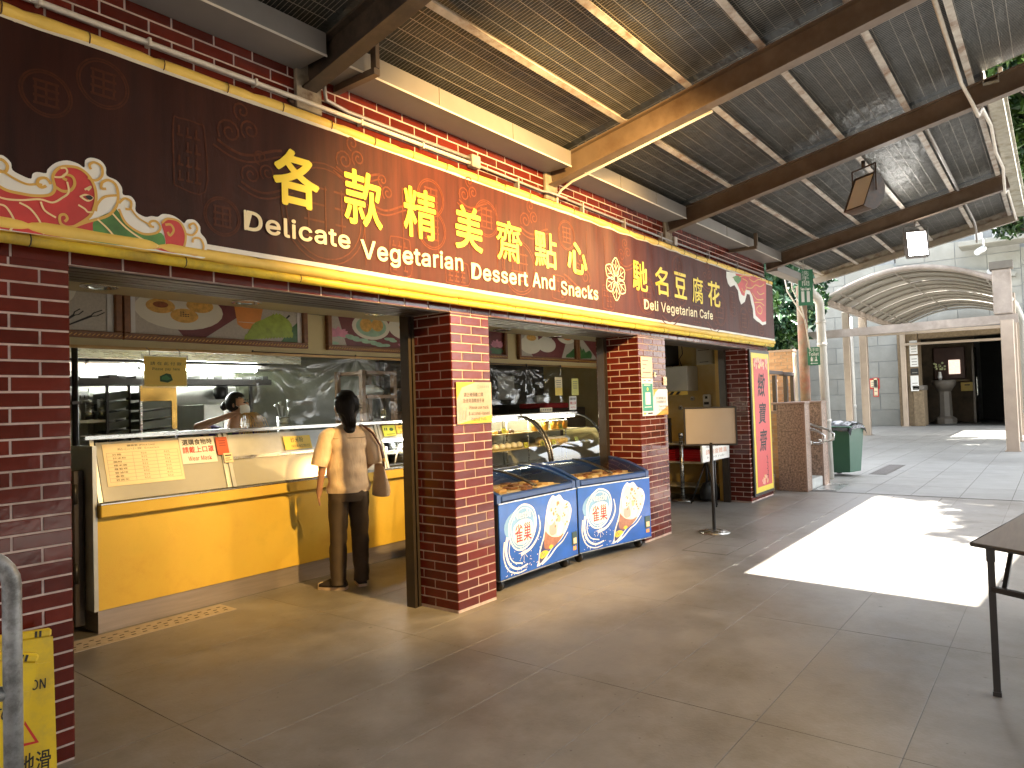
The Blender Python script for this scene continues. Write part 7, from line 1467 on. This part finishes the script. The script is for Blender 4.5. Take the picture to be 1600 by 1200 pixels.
b.build('flowers', mat('pale flowers far', (.45, .48, .25), rough=.7, var=.4), t, kind='stuff')
t = thing('donation_box', 'small yellow sign box on the low wall in the entrance hall', 'box', (FXX+2.9, 3.3, 1.4)); b = MB(); b.box(FXX+2.9, FXX+3.0, 3.02, 3.55, 1.45, 1.85, ch=.01); b.build('body', mat('box yellow', (.60, .42, .08), rough=.5), t); b = MB(); b.box(FXX+2.895, FXX+2.899, 3.2, 3.4, 1.70, 1.75); b.build('slot', M_dark, t)
for (x0, y0, x1, y1, m1, lab) in ((1365, 590, 1372, 620, M_redink, 'narrow red edged notice on the grey stone wall'), (1361, 590, 1373, 607, M_redink, ''), (1358, 591, 1374, 608, M_redink, 'red framed yellow notice on the grey stone wall')):
    if not lab: continue
    a = PX(x0, y1, FXX-.03); c = PX(x1, y0, FXX-.03); t = thing('wall_notice', lab, 'notice', (FXX, a.y, a.z)); b = MB(); b.box(FXX-.045, FXX-.03, c.y, a.y, a.z, c.z); b.build('red_frame', M_redink, t); mg = (a.y-c.y)*.16; b = MB(); b.box(FXX-.049, FXX-.0455, c.y+mg, a.y-mg, a.z+mg, c.z-mg); b.build('sheet', M_cream_paper, t); b = MB(); [b.box(FXX-.052, FXX-.0495, c.y+mg*1.5, a.y-mg*1.5, a.z+mg*1.5+(c.z-a.z)*.2*k, a.z+mg*1.5+(c.z-a.z)*.2*k+.03) for k in range(3)]; b.build('print', M_sheen, t, kind='stuff')
for k, (z0, z1, m_, lab) in enumerate(((3.1, 3.7, M_paper, 'white notice topmost on the brown entrance pillar'), (2.55, 3.05, M_paper, 'pale blue notice in the middle of the brown entrance pillar'), (2.2, 2.5, M_dark, 'dark photo panel on the brown entrance pillar'), (1.5, 2.18, M_paper, 'white notice lowest on the brown entrance pillar'))):
    t = thing('wall_notice', lab, 'notice', (FXX-.4, 4.85, z0)); b = MB(); b.box(FXX-.45 if z0 < 1.7 else FXX-.375, FXX-.352 if z0 > 1.7 else FXX-.44, 4.76, 5.06, z0+.02, z1); b.build('sheet', m_, t); b = MB(); xx = FXX-.379 if z0 > 1.7 else FXX-.454; [b.box(xx, xx+.003, 4.80, 5.0, z0+.1+.12*q, z0+.13+.12*q) for q in range(3) if z0+.2+.12*q < z1]; b.build('print', M_sheen, t, kind='stuff')
# barrel vault of clear ribs
M_alu = mat('bronze aluminium post', (.42, .34, .27), rough=.35, metal=.6, var=.12, scale=3); M_vault = mat('milky vault sheet', (.34, .31, .26), rough=.45, var=.12, scale=2); M_vrib = mat('vault rib', (.30, .27, .23), rough=.5, var=.15); M_tie = mat('weathered tie beam', (.40, .33, .28), rough=.6, var=.22, scale=3, dirt=(.25, .2, .16), dscale=1.2)
va = thing('vaulted_canopy', 'barrel vaulted canopy with milky sheets on bronze posts before the temple entrance', 'canopy', (28, 3.2, 0))
VX0, VX1, VY0, VY1, VS, VR = 22.0, 34.4, 1.05, 5.35, 4.28, .66
def arc(u, dz=0): y = VY0+(VY1-VY0)*u; return y, VS+VR*math.sin(math.pi*u)**.9*1.0+dz if 0 < u < 1 else VS+dz
for k in range(8):
    x0 = VX0+(VX1-VX0)*k/8; x1 = VX0+(VX1-VX0)*(k+1)/8
    b = MB(); b.grid(lambda u, v: (x0+(x1-x0-.02)*v, *arc(u, .03)), 20, 1); b.build('vault_sheet', M_vault, va)
for k in range(13):
    x = VX0+(VX1-VX0)*k/12; b = MB(); w_ = .16 if k == 0 else .07; b.tube([(x, *arc(i/20, -.03)) for i in range(21)], w_*.5, 6); b.build('rib_arch', M_tie if k == 0 else M_vrib, va)
for i in (1, 7, 11): y, z = arc(i/12, -.03); b = MB(); b.beam((VX0, y, z), (VX1, y, z), .04, .05); b.build('purlin', M_vrib, va)
for y in (VY0, VY1): b = MB(); b.beam((VX0, y, VS-.05), (VX1, y, VS-.05), .14, .16); b.build('eave_beam', M_tie, va)
b = MB(); b.beam((21.9, .75, 3.28), (21.9, 8.6, 3.22), .2, .22); b.build('tie_beam', M_tie, va)
for x in (27.5, 34.5): b = MB(); b.beam((x, VY0, 3.5), (x, VY1, 3.55), .08, .1); b.build('tie_bar', M_alu, va)
def post(x, y, h, w_=.2): b = MB(); b.box(x-w_/2, x+w_/2, y-w_/2, y+w_/2, 0, h, ch=.01); b.build('post', M_alu, va); b = MB(); b.box(x-.16, x+.16, y-.16, y+.16, .001, .02); b.build('foot_plate', M_alu, va)
post(20.6, .93, 3.15, .26); post(24.4, .98, 4.2); post(27.6, 1.0, 4.2); post(25.2, 5.5, 4.2); post(27.5, 5.45, 4.2, .24); post(34.6, 5.3, 4.2); post(34.6, 1.1, 4.2)
b = MB(); b.box(21.75, 22.05, .85, 1.25, 3.4, 4.55, ch=.02); b.build('corner_bracket', M_tie, va); b = MB(); b.box(21.7, 22.1, .8, 1.3, 4.551, 4.75, ch=.01); b.build('bracket_cap', M_pale, va)
t = thing('drain_pipe', 'thin white pipe standing between the left canopy posts', 'pipe', (27, 5.65, 0)); b = MB(); b.tube([(27.0, 5.75, 0), (27.0, 5.75, 4.2)], .07, 10); b.build('pipe', M_pvc, t); b = MB(); b.tube([(27.0, 5.75, 1.0), (27.0, 5.75, 1.1)], .085, 10); b.build('collar', M_pvc, t)
t = thing('drain_pipe', 'bent white pipe behind the right canopy post', 'pipe', (24.8, .8, 0)); b = MB(); b.tube([(24.8, .75, 0), (24.8, .75, 3.4), (24.8, .9, 3.9), (23.2, 1.2, 4.3), (22.3, 1.3, 4.6)], .09, 10); b.build('pipe', M_pvc, t); b = MB(); b.tube([(24.8, .75, .8), (24.8, .75, .9)], .11, 10); b.build('collar', M_pvc, t)
t = thing('gable_trim', 'sloping pale stone coping with balustrade above the vault', 'coping', (34, 2, 7)); b = MB(); b.beam((34.9, 5.6, 6.95), (34.9, 1.2, 6.1), .5, .16); b.build('coping', M_stone, t); b = MB(); b.box(33.6, 34.8, -3, 3.0, 7.3, 7.5, ch=.02); b.build('ledge', M_stone, t)
for k in range(9): b = MB(); b.box(33.9, 34.2, -2.6+.6*k, -2.35+.6*k, 7.501, 8.2, ch=.03); b.build('baluster', M_white, t)
b = MB(); b.box(33.8, 34.3, -3, 3.0, 8.201, 8.4, ch=.02); b.build('handrail', M_white, t)
t = thing('column', 'pale grey column at the far right edge under the gutter end', 'column', (18.5, .12, 0)); xr = PX(1592, 400, 18.5); b = MB(); b.tube([(18.5, .30, 0), (18.5, .30, 5.2)], .14, 16); b.build('shaft', mat('pale column', (.46, .47, .46), rough=.5, var=.1), t); b = MB(); b.lathe([(.2, 5.201), (.24, 5.3), (.2, 5.35)], (18.5, .30, 0), 16); b.build('cap', M_stone, t)
t = thing('security_camera', 'small white security camera under the roof edge', 'camera', (20, 1.5, 5)); c = PX(1537, 388, 20); b = MB(); b.tube([c, c+Vector((-.25, .12, -.12))], .07, 10); b.build('body', M_white, t); b = MB(); b.tube([c, c+Vector((.1, 0, .25))], .02, 6); b.build('arm', M_white, t)
# low far wall left of the temple, pale post, orange roof
t = thing('garden_wall', 'grey garden wall behind the planter trees', 'wall', (19, 9, 0)); b = MB(); b.box(20, 34.9, 9.6, 9.9, 0, 4.2); b.build('body', M_stone, t); b = MB(); b.box(19.95, 34.9, 9.5, 10, 4.201, 4.35); b.build('coping', M_pale, t)
t = thing('pale_post', 'short pale post with peeling paint standing on the tie beam', 'post', (21.9, 8.2, 3.4)); c = PX(1219, 500, 21.9); b = MB(); b.tube([(21.9, c.y, 3.36), (21.9, c.y, 4.75)], .13, 12); b.build('shaft', mat('peeling white', (.55, .53, .5), rough=.6, var=.3, scale=9), t); b = MB(); b.lathe([(.17, 4.751), (.17, 4.8), (.05, 4.85)], (21.9, c.y, 0), 12); b.build('cap', M_pale, t)
t = thing('temple_pavilion', 'orange tiled eave of a temple pavilion between the trees', 'building', (60, 2, 0)); M_or = mat('orange glazed eave', (.55, .20, .05), rough=.4, var=.2, scale=2)
b = MB(); b.box(60, 70, -14, 8, 0, 15); b.build('wall', mat('pavilion wall', (.42, .30, .2), rough=.7, var=.15), t); b = MB(); b.hexa([(57.5, -17, 15.2), (72, -17, 15.2), (72, 10, 15.2), (57.5, 10, 15.2), (62, -12, 19), (70, -12, 19), (70, 6, 19), (62, 6, 19)]); b.build('roof', M_or, t)
for k in range(16): b = MB(); b.box(59.6, 59.98, -12+1.2*k, -11.5+1.2*k, 11.5, 14.6); b.build('eave_bracket', M_or, t)

# ------------------------------------------------------------------ trees
M_bark = mat('tree bark', (.09, .065, .045), rough=.9, var=.35, scale=6, bump=.02, bscale=10)
import numpy as np
def leafmat(nm, c): return mat(nm, c, rough=.45, var=.45, scale=1.4)
M_lf = [leafmat('leaves dark', (.022, .065, .022)), leafmat('leaves mid', (.05, .115, .022)), leafmat('leaves bright', (.095, .17, .03)), leafmat('leaves bluish', (.03, .085, .045))]
def tree(x, y, h, lobes, n, size, mats, label, trunk=.16, seed=1, cat='tree', z0=0, limbs=True, fine=.55):
    rng = np.random.default_rng(seed); t = thing('tree', label, cat, (x, y, z0))
    b = MB(); b.tube([(x, y, z0), (x+.1, y-.05, z0+h*.3), (x-.05, y+.1, z0+h*.6), (x+.1, y, z0+h*.85)], [trunk*1.15, trunk*.85, trunk*.55, trunk*.2], 10)
    for (cx, cy, cz, r) in lobes: b.tube([(x, y, z0+h*.35), (x+(cx)*.5, y+(cy)*.5, z0+(h*.35+cz)*.5+.2), (x+cx, y+cy, z0+cz)], [trunk*.5, trunk*.3, trunk*.1], 6)
    b.build('trunk', M_bark, t)
    tot = sum(r**2 for *_, r in lobes); V_ = []; 
    cl = []
    for (cx, cy, cz, r) in lobes:
        k = max(4, int(60*r*r/tot*len(lobes)**.5)); d = rng.normal(size=(k, 3)); d /= np.linalg.norm(d, axis=1)[:, None]
        p = d*(r*(.45+.6*rng.random((k, 1)))); p[:, 2] *= .8; cl.append(p+np.array([x+cx, y+cy, z0+cz])); 
    cl = np.vstack(cl); rad = np.mean([r for *_, r in lobes])*.30
    idx = rng.integers(0, len(cl), n); d = rng.normal(size=(n, 3)); d /= np.linalg.norm(d, axis=1)[:, None]; pos = cl[idx]+d*rad*(rng.random((n, 1))**.45)
    pos[:, 2] = np.maximum(pos[:, 2], z0+.05)
    a = rng.normal(size=(n, 3)); a[:, 2] -= .5; a /= np.linalg.norm(a, axis=1)[:, None]; c = np.cross(a, rng.normal(size=(n, 3))); c /= np.linalg.norm(c, axis=1)[:, None]
    s = size*(.6+.8*rng.random((n, 1))); up = np.cross(a, c)*.12*s
    P = np.stack([pos-a*s*.5, pos+c*s*.24+up, pos+a*s*.5, pos-c*s*.24+up], 1).reshape(-1, 3)
    me = bpy.data.meshes.new('crown'); me.from_pydata(P.tolist(), [], np.arange(4*n).reshape(n, 4).tolist())
    for m_ in mats: me.materials.append(m_)
    ci = (idx*7919+rng.integers(0, 2, n)) % len(mats); me.polygons.foreach_set('material_index', ci.astype(np.int32)); me.update()
    o = bpy.data.objects.new('crown', me); col.objects.link(o); o.parent = t; o.location = -wloc(t); o['kind'] = 'stuff'; return t
D_, Mi, Br, Bl = M_lf
tree(17.8, 6.9, 5.5, [(0, 0, 3.6, 1.2), (-.6, -.7, 4.3, 1.0), (.2, -.9, 3.3, .9), (.6, .5, 4.6, 1.2), (.5, -1.0, 4.6, .9), (0, 1.2, 3.9, 1.2), (-.3, .6, 2.7, .9), (.2, -.2, 2.2, .8), (.2, -.6, 5.2, 1.0)], 26000, .24, [D_, Bl, Mi], 'dark glossy tree between the shop corner and the white pipe', .16, 1)
tree(24, 11.5, 8, [(0, 0, 6, 2.2), (1, 2, 7, 2), (-1, -1.5, 5.5, 2), (1, 3.5, 6.5, 2)], 9000, .4, [D_, Mi, Bl], 'dark tree rising behind the grey garden wall', .25, 2)
tree(26.5, -2.2, 9, [(0, 0, 9.2, 2.4), (-1.8, .8, 8.0, 2.0), (1.6, 1.2, 8.2, 2.2), (-.4, 2.3, 9.0, 1.9), (-2, 2.6, 8.6, 1.5), (-1.6, 3.4, 9.8, 1.6), (-2.4, 3.3, 8.0, 1.3), (-.6, 3.6, 7.0, 1.2), (-2.6, -.8, 9.2, 1.9), (.5, 2.6, 7.2, 1.7), (1.5, 3.2, 8.6, 1.6)], 42000, .20, [Mi, Br, Mi, D_], 'bright green tree seen beyond the canopy edge at upper right', .3, 3)
tree(38, -1.5, 9, [(0, 0, 8.5, 2.6), (0, 2.2, 9.5, 2.4), (0, 3.6, 8, 2)], 16000, .22, [Bl, Mi, D_], 'bluish green tree below the orange temple eave', .3, 7)
tree(17.2, -3.3, 8.5, [(-1.6, .6, 8.3, 1.5), (-1.2, 2.6, 8.6, 1.6), (.4, 3.9, 8.6, 1.7), (2.6, 4.2, 8.8, 1.7), (0, 0, 8.6, 2.0), (-1.0, 1.2, 8.2, 1.5), (1.6, .6, 8.8, 1.9), (-.6, -1.8, 8.6, 2.0), (2.2, 2.2, 8.2, 1.6), (3.6, 1.5, 8.4, 1.7), (2.5, -1.5, 9, 2.2), (.8, 2.6, 7.8, 1.3)], 34000, .31, [Mi, Br, D_], 'spreading tree beside the path that dapples the paving', .28, 4)
tree(21.8, -4.4, 9, [(0, 0, 9, 2.2), (-1.2, 2.2, 8.4, 1.8), (1.4, 2.2, 8.6, 1.9), (.2, 3.8, 8.2, 1.6), (0, 4.7, 8.3, 1.5), (-1.4, 4.2, 8.5, 1.4), (1.2, 5.2, 8.8, 1.7), (2.8, 1, 9, 2)], 26000, .29, [Mi, D_, Br], 'second spreading tree along the path by the vaulted canopy', .28, 5)
tree(13.6, -4.6, 8, [(0, 0, 8.2, 1.6), (-1.2, .9, 8, 1.3), (.6, 1.5, 8.2, 1.3), (1.6, .4, 8.4, 1.6), (-.6, -1.2, 8, 1.6), (2.2, 2.0, 8.2, 1.3)], 13000, .27, [Mi, Br, D_], 'tree in the yard whose leaf shadow frays the far edge of the sun patch', .25, 6)
tree(20.5, 7.6, 6.5, [(0, 0, 4.6, 1.5), (-.8, -1.3, 5.4, 1.2), (.8, 1.2, 5.2, 1.4), (0, -.6, 3.2, 1.3), (.3, -1.8, 4.2, 1.1)], 16000, .26, [D_, Mi, Bl], 'dense dark tree standing just behind the white pipe', .16, 9)
for k, (x, y) in enumerate(((-3, -9.5), (2, -11), (7, -9.5), (12, -11), (-8, -5))):
    tree(x, y, 7, [(0, 0, 4.4, 2.4), (-1.8, .5, 3.4, 2.0), (1.8, -.4, 3.8, 2.0), (.2, .8, 2.2, 1.8), (0, 0, 6.2, 1.9)], 5000, .42, [Mi, D_, Br], 'broad green tree across the yard facing the shop, number'.replace(', number', (' at its west end', ' behind the table', ' opposite the freezers', ' opposite the scroll sign', ' behind the viewer')[k]), .25, 20+k)

# unseen building added behind the viewer to keep skylight off the left bricks
t = thing('light_blocker', 'plain unseen building added behind the viewer to block skylight', 'building', (-6, -2, 0)); b = MB(); b.box(-9, -5.2, -9, 3.6, 0, 6); b.box(-5.19, 5.0, -7.2, -6.6, 0, 5.5); b.build('wall', mat('dim render', (.16, .12, .09), rough=.8, var=.15), t); b = MB(); b.box(-5.19, -5.12, -2, -1, 0, 2.1); b.build('door', M_bronze, t)
